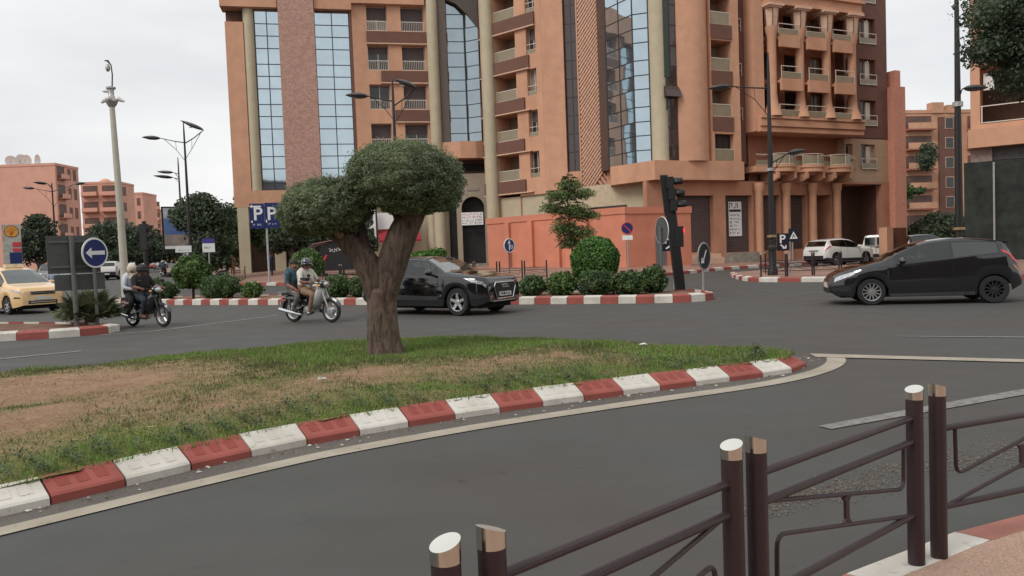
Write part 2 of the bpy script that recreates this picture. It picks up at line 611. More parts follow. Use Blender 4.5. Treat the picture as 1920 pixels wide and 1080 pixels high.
# ------------------------------------------------------------------ ground, road
def grid_sheet(name, x0, x1, y0, y1, step, dz, m, kind='structure'):
    xs = np.arange(x0, x1 + .01, step)
    ys = np.arange(y0, y1 + .01, step)
    V = [(x, y, gz(x, y) + dz) for y in ys for x in xs]
    n = len(xs)
    F = [(j * n + i, j * n + i + 1, (j + 1) * n + i + 1, (j + 1) * n + i) for j in range(len(ys) - 1) for i in range(n - 1)]
    o = link(name, MB().add(V, F).mesh(name, fix=False), m)
    return tag(o, kind=kind)


grid_sheet('ground', -900, 900, -300, 2400, 60, -1.2, M_['ground'])
grid_sheet('road', -140, 120, -30, 230, 2, 0.0, M_['asphalt'])


def strip(name, a, b, m, dz=.004, kind='structure', world_z=None):
    """sheet between two polylines of equal length lying on the road"""
    V = [(x, y, gz(x, y) + dz) for x, y in a] + [(x, y, gz(x, y) + dz) for x, y in b]
    n = len(a)
    F = [(i, i + 1, n + i + 1, n + i) for i in range(n - 1)]
    o = link(name, MB().add(V, F).mesh(name), m)
    return tag(o, kind=kind)


def resample(pts, step):
    P = [Vector((*p[:2], 0)) for p in pts]
    out = [P[0]]
    acc = 0.0
    for i in range(len(P) - 1):
        a, b = P[i], P[i + 1]
        L = (b - a).length
        d = (b - a) / L
        t = step - acc
        while t <= L + 1e-6:
            out.append(a + d * t)
            t += step
        acc = (acc + L) % step
    return out


def smooth_line(pts, it=2):
    P = [Vector((*p, 0)) for p in pts]
    for _ in range(it):
        Q = [P[0]]
        for i in range(len(P) - 1):
            Q += [P[i] * .75 + P[i + 1] * .25, P[i] * .25 + P[i + 1] * .75]
        Q.append(P[-1])
        P = Q
    return [(p.x, p.y) for p in P]


def offset_line(pts, d):
    P = [Vector((*p[:2], 0)) for p in pts]
    out = []
    for i, p in enumerate(P):
        t = (P[min(i + 1, len(P) - 1)] - P[max(i - 1, 0)]).normalized()
        out.append((p.x - t.y * d, p.y + t.x * d))
    return out


def kerb(pts, block, h, w, start=0, pattern=True, mats=('kwhite', 'kred'), slope=.03, jit=1.0, z0=0.0):
    """row of painted kerb stones; the inside lies on the left of the walk along pts"""
    P = resample(pts, block)
    c = P[len(P) // 2]
    root = thing('kerb', None, None, (c.x, c.y, gz(c.x, c.y)), kind='structure', world_children=True)
    r = random.Random(len(P) * 13 + start)
    T = []
    for i in range(len(P)):
        t = (P[min(i + 1, len(P) - 1)] - P[max(i - 1, 0)]).normalized()
        T.append(Vector((-t.y, t.x, 0)))
    for i in range(len(P) - 1):
        a, b, na, nb = P[i], P[i + 1], T[i], T[i + 1]
        g = .004 + .004 * r.random()
        e = (b - a).normalized()
        a, b = a + e * g, b - e * g
        hh = h + jit * .012 * (r.random() - .5)
        sh = jit * .012 * (r.random() - .5)
        za, zb = gz(a.x, a.y) + z0, gz(b.x, b.y) + z0
        col = (i + start) % 2
        mb = MB()
        V = []
        for p, n_, zg in ((a, na, za), (b, nb, zb)):
            for off, z in ((sh, -.05), (sh + .006, hh - .016), (sh + .022, hh), (w, hh + slope), (w, -.05)):
                q = p + n_ * off
                V.append((q.x, q.y, zg + z))
        F = [(0, 1, 6, 5), (1, 2, 7, 6), (2, 3, 8, 7), (3, 4, 9, 8), (0, 4, 3, 2, 1), (5, 6, 7, 8, 9)]
        mb.add(V, F, 0)
        if pattern:
            for k in range(3):
                u0, u1 = .14 + .27 * k, .14 + .27 * k + .17
                for v0, v1 in ((.22 + .04 * r.random(), .78),):
                    Q = []
                    for uu, vv in ((u0, v0), (u1, v0), (u1, v1), (u0, v1)):
                        p = a.lerp(b, uu)
                        n_ = na.lerp(nb, uu)
                        off = sh + .022 + (w - sh - .022) * vv
                        q = p + n_ * off
                        Q.append((q.x, q.y, za + (zb - za) * uu + hh + slope * vv + .0025))
                    mb.add(Q, [(0, 1, 2, 3)], 1)
        ms = [M_[mats[col]], M_['kwhite2' if mats[col] == 'kwhite' else 'kred2']]
        part('kerb_stone', mb, ms, root)
    return root


# ------------------------------------------------------------------ the grass island in the foreground
ISL_NEAR = smooth_line([(-6.30, 2.33), (-4.6, 3.5), (-3.3, 4.53), (-2.75, 5.17), (-2.15, 5.85), (-1.5, 6.4), (-.63, 6.98), (.17, 7.41), (1.0, 7.8), (1.82, 8.2), (2.6, 8.55), (3.1, 8.78), (3.42, 9.05), (3.55, 9.35), (3.45, 9.65)])
ISL_FAR = smooth_line([(3.45, 9.65), (3.25, 9.95), (2.9, 10.3), (2.48, 10.68), (1.83, 11.22), (1.12, 11.82), (.31, 12.32), (-.56, 12.79), (-1.48, 13.1), (-2.39, 13.1), (-3.23, 12.82), (-4.38, 12.3), (-5.41, 11.76), (-6.24, 11.06), (-7.1, 10.45), (-9.0, 9.0), (-11, 7.4)])
kerb(ISL_NEAR, .465, .070, .215, 0, slope=.085, jit=.7)
kerb(ISL_FAR, .465, .10, .14, 1, pattern=False, mats=('kwhite', 'kwhite'))


def seg_dist(p, line):
    best = 1e9
    for i in range(len(line) - 1):
        ax, ay = line[i]
        bx, by = line[i + 1]
        dx, dy = bx - ax, by - ay
        t = max(0, min(1, ((p[0] - ax) * dx + (p[1] - ay) * dy) / (dx * dx + dy * dy + 1e-12)))
        d = math.hypot(p[0] - ax - t * dx, p[1] - ay - t * dy)
        best = min(best, d)
    return best


ISL_POLY = ISL_NEAR + ISL_FAR[1:] + [(-11, 2.4)]


def inside(p, poly):
    c = False
    j = len(poly) - 1
    for i in range(len(poly)):
        xi, yi = poly[i]
        xj, yj = poly[j]
        if (yi > p[1]) != (yj > p[1]) and p[0] < (xj - xi) * (p[1] - yi) / (yj - yi) + xi:
            c = not c
        j = i
    return c


def bump_at(x, y, cx, cy, rx, ry, rot=0.0):
    dx, dy = x - cx, y - cy
    c, s = math.cos(rot), math.sin(rot)
    a, b = (dx * c + dy * s) / rx, (-dx * s + dy * c) / ry
    return math.exp(-(a * a + b * b))


def isl_grass(x, y):
    """0 bare soil .. 1 full grass"""
    g = .80
    g -= .80 * bump_at(x, y, -.1, 9.35, 1.4, .75, .25)
    g -= .55 * bump_at(x, y, -1.9, 8.4, .9, .6, .3)
    g -= 1.2 * bump_at(x, y, -5.3, 8.9, 2.15, 1.3, .45)
    g -= .95 * bump_at(x, y, -4.3, 6.7, 1.2, .75, .7)
    g -= .5 * bump_at(x, y, -2.6, 7.2, .9, .5, .6)
    g += .75 * bump_at(x, y, -2.0, 11.0, 2.6, 1.3)
    g += .4 * bump_at(x, y, 2.3, 9.6, 1.0, .8)
    g += .5 * bump_at(x, y, -3.0, 5.6, .7, .35, .8)
    n = mnoise.noise(Vector((x * .9, y * .9, 3.1))) * .5 + mnoise.noise(Vector((x * 2.6, y * 2.6, 8.1))) * .42 + mnoise.noise(Vector((x * 7, y * 7, 1.7))) * .25
    return g + n * .75


def isl_z(x, y, edge):
    z = .140 + .07 * sm(.05, 1.8, edge)
    z -= .10 * bump_at(x, y, -5.2, 7.9, .9, .55, .5)
    z += .025 * mnoise.noise(Vector((x * 1.3, y * 1.3, .4))) + .012 * mnoise.noise(Vector((x * 5, y * 5, .9)))
    return z


def build_island():
    step = .12
    xs = np.arange(-11, 3.7, step)
    ys = np.arange(2.4, 13.3, step)
    loop = ISL_NEAR + ISL_FAR[1:]
    idx, V, F, gcol = {}, [], [], []
    near_in, far_in = offset_line(ISL_NEAR, .19), offset_line(ISL_FAR, .13)
    for j, y in enumerate(ys):
        for i, x in enumerate(xs):
            if inside((x, y), ISL_POLY):
                d = seg_dist((x, y), loop)
                if d < .15:
                    continue
                idx[(i, j)] = len(V)
                V.append((x, y, isl_z(x, y, d)))
                gcol.append(max(0, min(1, isl_grass(x, y))))
    for (i, j) in list(idx):
        q = [(i, j), (i + 1, j), (i + 1, j + 1), (i, j + 1)]
        k = [idx[a] for a in q if a in idx]
        if len(k) >= 3:
            F.append(tuple(k))
        q2 = [(i, j), (i, j + 1), (i - 1, j + 1)]
        if (i - 1, j) not in idx and all(a in idx for a in q2):
            F.append(tuple(idx[a] for a in q2))
    # skirt of soil that runs in under the kerb stones
    me = MB().add(V, F).mesh('grass_island', True)
    at = me.attributes.new('grass', 'FLOAT', 'POINT')
    at.data.foreach_set('value', gcol)
    m = bpy.data.materials.new('island soil')
    m.use_nodes = True
    N, L = m.node_tree.nodes, m.node_tree.links
    b = N['Principled BSDF']
    b.inputs['Roughness'].default_value = .95
    b.inputs['Specular IOR Level'].default_value = .2
    a = N.new('ShaderNodeAttribute')
    a.attribute_name = 'grass'
    g = N.new('ShaderNodeNewGeometry')

    def nn(s, d, c0, c1, p0=.3, p1=.7):
        n = N.new('ShaderNodeTexNoise')
        n.inputs['Scale'].default_value = s
        n.inputs['Detail'].default_value = d
        n.inputs['Roughness'].default_value = .65
        L.new(g.outputs['Position'], n.inputs['Vector'])
        r = N.new('ShaderNodeValToRGB')
        r.color_ramp.elements[0].position, r.color_ramp.elements[1].position = p0, p1
        r.color_ramp.elements[0].color, r.color_ramp.elements[1].color = (*c0, 1), (*c1, 1)
        L.new(n.outputs['Fac'], r.inputs['Fac'])
        return r.outputs['Color'], n

    s1, _ = nn(2.5, 8, (.27, .165, .10), (.42, .27, .175))
    s2, nb = nn(30, 5, (.62, .62, .62), (1.25, 1.22, 1.18))
    g1, _ = nn(4, 5, (.135, .18, .045), (.21, .235, .08))
    mm = N.new('ShaderNodeMix')
    mm.data_type = 'RGBA'
    L.new(a.outputs['Fac'], mm.inputs[0])
    L.new(s1, mm.inputs[6])
    L.new(g1, mm.inputs[7])
    m2 = N.new('ShaderNodeMix')
    m2.data_type = 'RGBA'
    m2.blend_type = 'MULTIPLY'
    m2.inputs[0].default_value = 1
    L.new(mm.outputs[2], m2.inputs[6])
    L.new(s2, m2.inputs[7])
    L.new(m2.outputs[2], b.inputs['Base Color'])
    bp = N.new('ShaderNodeBump')
    bp.inputs['Strength'].default_value = 1
    bp.inputs['Distance'].default_value = .03
    L.new(nb.outputs['Fac'], bp.inputs['Height'])
    L.new(bp.outputs['Normal'], b.inputs['Normal'])
    o = link('grass_island', me, m)
    tag(o, kind='structure')


build_island()
strip('soil_fill', offset_line(ISL_NEAR, .208), offset_line(ISL_NEAR, .38), M_['soil'], .136)
strip('soil_fill', offset_line(ISL_FAR, .10), offset_line(ISL_FAR, .34), M_['soil'], .088)


def np_mesh(name, V, n_per, mats, parent=None, kind=None, smooth=False):
    """many equal small polygons: V is (count*n_per, 3)"""
    me = bpy.data.meshes.new(name)
    nv = len(V)
    nf = nv // n_per
    me.vertices.add(nv)
    me.vertices.foreach_set('co', np.asarray(V, dtype=np.float32).ravel())
    me.loops.add(nv)
    me.loops.foreach_set('vertex_index', np.arange(nv, dtype=np.int32))
    me.polygons.add(nf)
    me.polygons.foreach_set('loop_start', np.arange(0, nv, n_per, dtype=np.int32))
    me.polygons.foreach_set('loop_total', np.full(nf, n_per, dtype=np.int32))
    me.update(calc_edges=True)
    o = link(name, me, mats, parent)
    if kind: o['kind'] = kind
    return o


def build_grass():
    rs = np.random.RandomState(5)
    loop = ISL_NEAR + ISL_FAR[1:]
    # look-up grid for density, height and inside test
    st = .06
    gx0, gy0 = -8.6, 3.0
    nx, ny = int((3.6 - gx0) / st), int((13.2 - gy0) / st)
    D = np.zeros((ny, nx))
    Z = np.zeros((ny, nx))
    for j in range(ny):
        for i in range(nx):
            x, y = gx0 + i * st, gy0 + j * st
            if inside((x, y), ISL_POLY):
                d = seg_dist((x, y), loop)
                Z[j, i] = isl_z(x, y, d)
                if d > .17:
                    D[j, i] = max(0.03, isl_grass(x, y))
    n = 420000
    X = gx0 + rs.rand(n) * (nx - 1) * st
    Y = gy0 + rs.rand(n) ** .9 * (ny - 1) * st
    I, J = ((X - gx0) / st).astype(int), ((Y - gy0) / st).astype(int)
    keep = rs.rand(n) < np.clip(D[J, I], 0, 1) ** 1.3
    X, Y, I, J = X[keep], Y[keep], I[keep], J[keep]
    n = len(X)
    dens = D[J, I]
    z = Z[J, I]
    # taller tufts where the noise says so
    tn = np.array([mnoise.noise(Vector((x * .8, y * .8, 5))) for x, y in zip(X[::1], Y[::1])])
    h = (.012 + .023 * rs.rand(n)) * (.7 + .6 * np.clip(dens, 0, 1.4)) * (1 + .9 * np.clip(tn * 2, 0, 1))
    a = rs.rand(n) * 2 * np.pi
    w = .0030 + .0035 * rs.rand(n) + .0005 * np.maximum(0, Y - 6)
    lean = h * (.25 + .6 * rs.rand(n))
    la = rs.rand(n) * 2 * np.pi
    dx, dy = np.cos(a) * w, np.sin(a) * w
    lx, ly = np.cos(la) * lean, np.sin(la) * lean
    P = np.zeros((n, 3, 3))
    P[:, 0] = np.stack([X - dx, Y - dy, z - .01], 1)
    P[:, 1] = np.stack([X + dx, Y + dy, z - .01], 1)
    P[:, 2] = np.stack([X + lx, Y + ly, z + h], 1)
    kindf = rs.rand(n)
    fresh = (dens > .75) & (kindf < .62)
    dry = kindf > .86
    mid = ~(fresh | dry)
    mf = mat('fresh grass', (.165, .29, .05), .6, var=.15, scale=1.2, island=.35, trans=.25, space='World')
    mm = mat('dull grass', (.145, .175, .062), .65, var=.2, scale=1.5, island=.4, trans=.2, space='World')
    md = mat('dry grass', (.34, .26, .14), .8, var=.15, scale=2, island=.35, trans=.1, space='World')
    for msk, m_, nm in ((fresh, mf, 'grass'), (mid, mm, 'grass'), (dry, md, 'dry_grass')):
        o = np_mesh(nm, P[msk].reshape(-1, 3), 3, m_)
        tag(o, None, None, None, 'stuff')
    # dark leafy weeds along the near kerb
    W = []
    for _ in range(1500):
        t = rs.rand()
        i = int(t * (len(ISL_NEAR) - 1))
        bx, by = ISL_NEAR[i]
        nx_, ny_ = offset_line(ISL_NEAR[max(0, i - 1):i + 2], 1)[min(1, i)]
        d = .22 + abs(rs.randn()) * .55
        x, y = bx + (nx_ - bx) * d, by + (ny_ - by) * d
        if not inside((x, y), ISL_POLY) or x < -4.5 or x > 3: continue
        if mnoise.noise(Vector((x * 1.1, y * 1.1, 9))) < -.02: continue
        z0 = isl_z(x, y, seg_dist((x, y), loop))
        hh = .05 + .09 * rs.rand()
        for _k in range(9):
            aa = rs.rand() * 6.28
            zz = z0 + hh * (.2 + .8 * rs.rand())
            cx, cy = x + rs.randn() * .018, y + rs.randn() * .018
            l, ww = .022 + .02 * rs.rand(), .006 + .004 * rs.rand()
            ex, ey, ez = math.cos(aa) * l, math.sin(aa) * l, l * (rs.rand() - .2)
            W += [(cx, cy, zz), (cx + ex * .5 - ey * ww / l, cy + ey * .5 + ex * ww / l, zz + ez * .6), (cx + ex, cy + ey, zz + ez), (cx + ex * .5 + ey * ww / l, cy + ey * .5 - ex * ww / l, zz + ez * .6)]
    mw = mat('weed leaf', (.10, .14, .06), .6, var=.2, scale=3, island=.4, trans=.2, space='World')
    tag(np_mesh('weeds', W, 4, mw), None, None, None, 'stuff')
    # straw and small litter clods on the bare soil
    S = []
    for _ in range(9000):
        x, y = -8 + rs.rand() * 11, 4 + rs.rand() * 8.6
        if not inside((x, y), ISL_POLY): continue
        d = seg_dist((x, y), loop)
        if d < .25: continue
        z0 = isl_z(x, y, d) + .004
        aa = rs.rand() * 3.14
        l, ww = .015 + .05 * rs.rand() ** 2, .0018 + .0012 * rs.rand()
        ex, ey = math.cos(aa) * l, math.sin(aa) * l
        S += [(x - ex + ey * ww / l, y - ey - ex * ww / l, z0), (x + ex + ey * ww / l, y + ey - ex * ww / l, z0 + .012 * rs.rand()), (x + ex - ey * ww / l, y + ey + ex * ww / l, z0 + .006)]
    tag(np_mesh('straw', S, 3, mat('straw', (.38, .28, .17), .9, var=.2, island=.4)), None, None, None, 'stuff')


build_grass()

# crumpled litter lying on the grass
def litter(loc, sz, label, seed):
    r = random.Random(seed)
    mb = MB().ell((0, 0, sz * .3), sz, sz * .7, sz * .35, 8, 5)
    mb.v = [(a + r.uniform(-.3, .3) * sz, b + r.uniform(-.3, .3) * sz, max(0, c + r.uniform(-.2, .2) * sz)) for a, b, c in mb.v]
    o = part('crumpled_paper', mb, M_['white'], None, loc=loc)
    tag(o, label, 'litter', 'white litter on the grass island')


litter((1.75, 10.45, isl_z(1.75, 10.45, .8) + .03), .05, 'crumpled white paper on the grass near the far right of the island', 1)
litter((-2.05, 8.15, isl_z(-2.05, 8.15, 1.5) + .03), .05, 'crumpled white paper among dark weeds below the olive tree', 2)

# ------------------------------------------------------------------ painted lines
_e_o = smooth_line([(-4.9, 2.2), (-3.9, 3.35), (-2.97, 4.33), (-2.51, 4.80), (-2.22, 5.10), (-1.62, 5.68), (-1.26, 5.96), (-.23, 6.64), (.92, 7.22), (1.30, 7.41), (2.48, 7.97), (3.10, 8.36), (3.64, 8.84), (4.06, 9.40), (4.27, 9.95)])
_e_i = smooth_line([(-5.0, 2.35), (-4.0, 3.5), (-3.06, 4.47), (-2.60, 4.95), (-2.31, 5.26), (-1.70, 5.86), (-1.33, 6.15), (-.27, 6.84), (.87, 7.42), (1.25, 7.62), (2.42, 8.17), (3.0, 8.55), (3.50, 9.0), (3.86, 9.5), (4.05, 10.0)])
strip('road_marking', _e_o, _e_i, M_['line'], .008)
strip('gutter', _e_i, offset_line(_e_i, .40), M_['gutter'], .004)
strip('road_marking', [(3.9, 9.98), (5.95, 8.93), (9.5, 7.1)], [(3.95, 10.3), (6.05, 9.16), (9.6, 7.35)], M_['line'], .012)
strip('road_marking', [(5.84, 11.80), (7.4, 11.1), (10.5, 9.75)], [(5.86, 11.87), (7.43, 11.22), (10.55, 9.9)], M_['lineworn'], .008)
strip('road_marking', [(2.5, 6.1), (3.83, 6.72), (5.6, 7.55)], [(2.44, 6.22), (3.76, 6.87), (5.5, 7.7)], M_['lineworn'], .008)
strip('road_marking', [(-12.5, 9.6), (-9.1, 13.1), (-7.9, 14.1)], [(-12.6, 9.72), (-9.2, 13.22), (-8.0, 14.22)], M_['lineworn'], .008)
strip('road_marking', [(-9.3, 17.35), (-8.3, 17.9), (-7.0, 20.7), (-6.6, 21.8)], [(-9.38, 17.5), (-8.42, 18.02), (-7.12, 20.78), (-6.72, 21.88)], M_['lineworn'], .008)

# broken gravelly strip of road along the near kerb
_g0 = [(1.25, 4.15), (1.9, 4.45), (2.6, 4.75), (3.4, 5.0), (4.4, 5.35), (6, 5.9)]
_g1 = [(1.2, 4.35), (1.85, 4.75), (2.5, 5.15), (3.3, 5.5), (4.3, 5.85), (5.9, 6.4)]



def pebbles():
    rs = np.random.RandomState(3)
    V, n = [], 4600
    for _ in range(n):
        t = rs.rand() * 4.98
        i = int(t)
        f = t - i
        w = np.clip(.5 + .3 * rs.randn(), -.4, 1.4)
        ax, ay = _g0[i][0] + (_g0[i + 1][0] - _g0[i][0]) * f, _g0[i][1] + (_g0[i + 1][1] - _g0[i][1]) * f
        bx, by = _g1[i][0] + (_g1[i + 1][0] - _g1[i][0]) * f, _g1[i][1] + (_g1[i + 1][1] - _g1[i][1]) * f
        x, y = ax + (bx - ax) * w, ay + (by - ay) * w
        s_ = .003 + .009 * rs.rand() ** 2.5
        a = rs.rand() * 6.28
        P = [(x + s_ * math.cos(a + k * 2.1), y + s_ * math.sin(a + k * 2.1), .004) for k in range(3)] + [(x, y, .006 + s_ * .9)]
        for q in ((0, 1, 3), (1, 2, 3), (2, 0, 3)):
            V += [P[k] for k in q]
    tag(np_mesh('gravel', V, 3, mat('gravel stone', (.16, .14, .118), .9, var=.2, scale=30, space='World')), None, None, None, 'stuff')


pebbles()

def gutter_grit():
    rs = np.random.RandomState(9)
    A_, V, W = np.array(_e_i), [], []
    for _ in range(900):
        i = rs.randint(2, len(A_) - 2)
        (x0, y0), (x1, y1) = A_[i], A_[i + 1]
        f, d = rs.rand(), .02 + .34 * rs.rand() ** .6
        x, y = x0 + (x1 - x0) * f, y0 + (y1 - y0) * f
        L_ = math.hypot(x1 - x0, y1 - y0) + 1e-9
        x, y = x - (y1 - y0) / L_ * d, y + (x1 - x0) / L_ * d
        pale = rs.rand() < .12
        s_ = (.004 + .010 * rs.rand() ** 3) * (1.5 if pale else 1)
        a = rs.rand() * 6.28
        P = [(x + s_ * math.cos(a + k * 2.1) * (1 + rs.rand()), y + s_ * math.sin(a + k * 2.1), .009) for k in range(3)] + [(x, y, .009 + s_ * .6)]
        for q in ((0, 1, 3), (1, 2, 3), (2, 0, 3)):
            (W if pale else V).extend(P[k] for k in q)
    tag(np_mesh('grit', V, 3, mat('brown grit', (.17, .125, .085), .9, var=.3, scale=30, space='World')), None, None, None, 'stuff')
    tag(np_mesh('paint_flakes', W, 3, mat('pale paint flakes', (.58, .55, .50), .8)), None, None, None, 'stuff')


gutter_grit()

# ------------------------------------------------------------------ median with shrubs
MED = smooth_line([(-17.6, 34.5), (-17.3, 33.0), (-16.4, 31.7), (-13.5, 30.0), (-8.7, 27.3), (-4.9, 25.15), (.14, 22.55), (2.1, 21.65), (4.0, 20.85), (4.9, 20.75), (5.6, 21.3), (5.75, 22.2), (5.5, 23.6)])
kerb(MED, .5, .20, .22, 0, pattern=False)
strip('gutter', offset_line(MED, -.22), offset_line(MED, -.01), M_['gutter'], .004)
_back = smooth_line([(-17.0, 35.2), (-14.5, 34.2), (-11, 32.6), (-7, 30.2), (-3, 28.2), (1.5, 26), (4.2, 24.8), (5.5, 23.7)])
kerb(list(reversed(_back)), .5, .15, .2, 1, pattern=False)


def fill(name, poly, z, m):
    me = bpy.data.meshes.new(name)
    bm = bmesh.new()
    vs_ = [bm.verts.new((x, y, gz(x, y) + z)) for x, y in poly]
    f = bm.faces.new(vs_)
    bmesh.ops.triangulate(bm, faces=[f])
    bmesh.ops.recalc_face_normals(bm, faces=bm.faces)
    bm.to_mesh(me)
    bm.free()
    return tag(link(name, me, m), kind='structure')


_mi = offset_line(MED, .2)
_bi = offset_line(list(reversed(_back)), .18)
fill('median_soil', _mi[::2] + _bi[2::2], .15, M_['soil'])

# left island with the two sign poles
LI = smooth_line([(-21, 13.9), (-14, 16.0), (-11.2, 16.8), (-9.95, 17.2), (-9.4, 17.65), (-9.25, 18.2), (-9.6, 18.75), (-10.6, 19.3), (-13, 20.4), (-20, 23.8)])
kerb(LI, .62, .17, .22, 0, pattern=True)
_li = offset_line(LI, .2)
fill('island_soil', _li[::2], .15, mat('red soil', (.16, .075, .045), .95, var=.2, scale=3, bump=.6, bscale=30))

# ------------------------------------------------------------------ near pavement under the fence
NK = [(-3.5, -1.2), (-1.6, .6), (-.4, 1.7), (.55, 2.58), (1.21, 3.12), (1.78, 3.50), (2.58, 3.88), (4.5, 4.6), (9, 6.1)]
NK = smooth_line(NK, 2)


def near_pavement():
    inner = offset_line(NK, -.19)
    kerb(list(reversed(NK)), .82, .105, .185, 1, pattern=False, mats=('kwhite', 'kpink'), slope=.012, jit=.4)
    poly = inner + [(9, -6), (-3.5, -6)]
    fill('pavement', poly, .115, M_['paving'])


near_pavement()

# ------------------------------------------------------------------ pavement along the building
PK = [(-36, 110), (-25.5, 70), (-17.6, 48.3), (-12.8, 44.6), (-6, 39.2), (0, 34.0), (4, 37.1), (7.9, 40.5), (10.3, 43.4), (12, 45.9), (14.7, 48.5), (17, 49.9), (22, 52.2), (30, 55.8), (45, 62.6)]
PB = [(-48, 110), (-34, 75), (-25.0, 62), (-16, 63), (-8, 64), (-4, 64), (1.5, 61), (4, 59.0), (7.8, 55), (10, 53.2), (12.2, 53.2), (15, 54.6), (17.4, 55.6), (22, 57.6), (30, 61.5), (45, 68)]
PB.pop(6)
_n = len(PK)


def far_pavement():
    V, F = [], []
    rows = 5
    for i in range(_n):
        k, b = PK[i], PB[i]
        zk, zb = gz(*k) + .15, gz(*b) + .15 + (.55 if -25 < b[0] < 12 else .3)
        for j in range(rows):
            t = j / (rows - 1)
            V.append((k[0] + (b[0] - k[0]) * t, k[1] + (b[1] - k[1]) * t, zk + (zb - zk) * t ** 1.0))
    for i in range(_n - 1):
        for j in range(rows - 1):
            a = i * rows + j
            F.append((a, a + 1, a + rows + 1, a + rows))
    tag(link('pavement', MB().add(V, F).mesh('pavement', True), M_['paving_far']), kind='structure')


far_pavement()
kerb(PK[2:14], .95, .16, .22, 0, pattern=False)

# corner pavement on the right with the lamp and the short fence
RI = smooth_line([(10.9, 38.5), (10.3, 36.5), (9.6, 32.5), (9.6, 30.8), (10.1, 29.9), (11.2, 29.0), (14, 27.2), (20, 23.8), (40, 13)])
kerb(RI, .9, .16, .22, 1, pattern=False)
_ri = offset_line(RI, .2)
fill('pavement', _ri[::2] + [(60, 25), (60, 62), (34, 52), (24, 46), (14, 41)], .15, M_['paving_far'])

# ------------------------------------------------------------------ the main building
class Seg:
    """upright facade plane through two plan points; local x along it, y inward, z up"""
    def __init__(s, p0, p1):
        s.p0, s.p1 = Vector((*p0, 0)), Vector((*p1, 0))
        d = s.p1 - s.p0
        s.L = d.length
        s.rz = math.atan2(d.y, d.x)

    def P(s, u, y, z):
        c, n = math.cos(s.rz), math.sin(s.rz)
        return Vector((s.p0.x + u * c - y * n, s.p0.y + u * n + y * c, z))


def spart(name, mb, mats, parent, seg, smooth=False, u=0, y=0, z=0, fix=True, angle=35):
    return part(name, mb, mats, parent, smooth, seg.P(u, y, z), seg.rz, angle, fix)


def sput(name, me, mats, parent, seg, u, y, z):
    loc = seg.P(u, y, z)
    if parent is not None and parent.name in WORLD:
        loc = loc - WORLD[parent.name]
    return link(name, me, mats, parent, loc, seg.rz)


def wall_mb(u0, u1, z0, z1, openings, depth=.35, y=0.0, thick=.3):
    """wall face with real openings: cells round them, and reveals going in"""
    us = sorted(set([u0, u1] + [min(max(o[k], u0), u1) for o in openings for k in (0, 1)]))
    zs = sorted(set([z0, z1] + [min(max(o[k], z0), z1) for o in openings for k in (2, 3)]))
    mb = MB()
    for i in range(len(us) - 1):
        for j in range(len(zs) - 1):
            cu, cz = (us[i] + us[i + 1]) / 2, (zs[j] + zs[j + 1]) / 2
            if any(o[0] < cu < o[1] and o[2] < cz < o[3] for o in openings):
                continue
            a, b, c, d = us[i], us[i + 1], zs[j], zs[j + 1]
            mb.add([(a, y, c), (b, y, c), (b, y, d), (a, y, d)], [(0, 1, 2, 3)])
    for o in openings:
        a, b, c, d = o[:4]
        dd = o[4] if len(o) > 4 else depth
        mb.add([(a, y, c), (a, y + dd, c), (a, y + dd, d), (a, y, d)], [(0, 1, 2, 3)])
        mb.add([(b, y, c), (b, y + dd, c), (b, y + dd, d), (b, y, d)], [(3, 2, 1, 0)])
        mb.add([(a, y, d), (b, y, d), (b, y + dd, d), (a, y + dd, d)], [(3, 2, 1, 0)])
        mb.add([(a, y, c), (b, y, c), (b, y + dd, c), (a, y + dd, c)], [(0, 1, 2, 3)])
    mb.add([(u0, y, z0), (u0, y + thick, z0), (u0, y + thick, z1), (u0, y, z1)], [(0, 1, 2, 3)])
    mb.add([(u1, y, z0), (u1, y + thick, z0), (u1, y + thick, z1), (u1, y, z1)], [(3, 2, 1, 0)])
    return mb


A = Seg((-21.2, 57.87), (-5.4, 61.25))
D = Seg((-2.0, 60.75), (2.95, 56.4))
PF = Seg((2.95, 56.4), (4.35, 55.85))
LT = Seg((5.0, 55.6), (7.0, 54.8))
EB = Seg((6.95, 52.15), (9.3, 49.1))
G = Seg((9.3, 49.1), (29.3, 58.2))
CR = Seg((-5.0, 62.0), (-1.2, 62.0))
TOP = 23.2
FL = [6.0, 9.0, 12.0, 15.0, 18.0]

bld = thing('apartment_building', 'big terracotta corner block with mirror glass strips, balconies and loggia', 'building', (2.0, 58.0, 0.2), world_children=True)

# core that closes the block behind the facades
core_pts = [(-19.9, 59.4), (-6.0, 63.9), (-1.4, 63.4), (2.6, 60.0), (5.0, 58.2), (8.2, 55.2), (10.2, 52.6), (15, 54.5), (28.2, 60.7), (24.5, 74), (-22, 76)]
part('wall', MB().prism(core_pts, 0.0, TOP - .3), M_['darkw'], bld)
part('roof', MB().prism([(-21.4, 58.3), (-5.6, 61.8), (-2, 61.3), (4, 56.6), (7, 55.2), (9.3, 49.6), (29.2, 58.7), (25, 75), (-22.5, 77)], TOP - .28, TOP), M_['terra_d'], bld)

# --- segment A, left wing
spart('wall', wall_mb(.72, 2.0, 5.7, 19.42, [], thick=1.2), M_['terra'], bld, A)
spart('wall', MB().box(.70, 3.0, .9, 1.1, 5.7, 20.5).box(.72, .95, 1.1, 16, 0, 20.4), M_['brown'], bld, A)
spart('column', MB().lathe([(.40, 6.9), (.40, 20.5)], 18, (2.36, .32, 0)), M_['beige'], bld, A, True)
spart('parapet', MB().box(.45, 4.5, -.32, 1.3, 20.45, TOP), M_['terra'], bld, A)
spart('parapet', MB().box(7.2, 9.95, -.32, 1.3, 20.45, TOP), M_['terra'], bld, A)
spart('band', MB().box(.72, 9.9, -.06, 1.2, 5.7, 6.92), M_['terra'], bld, A)


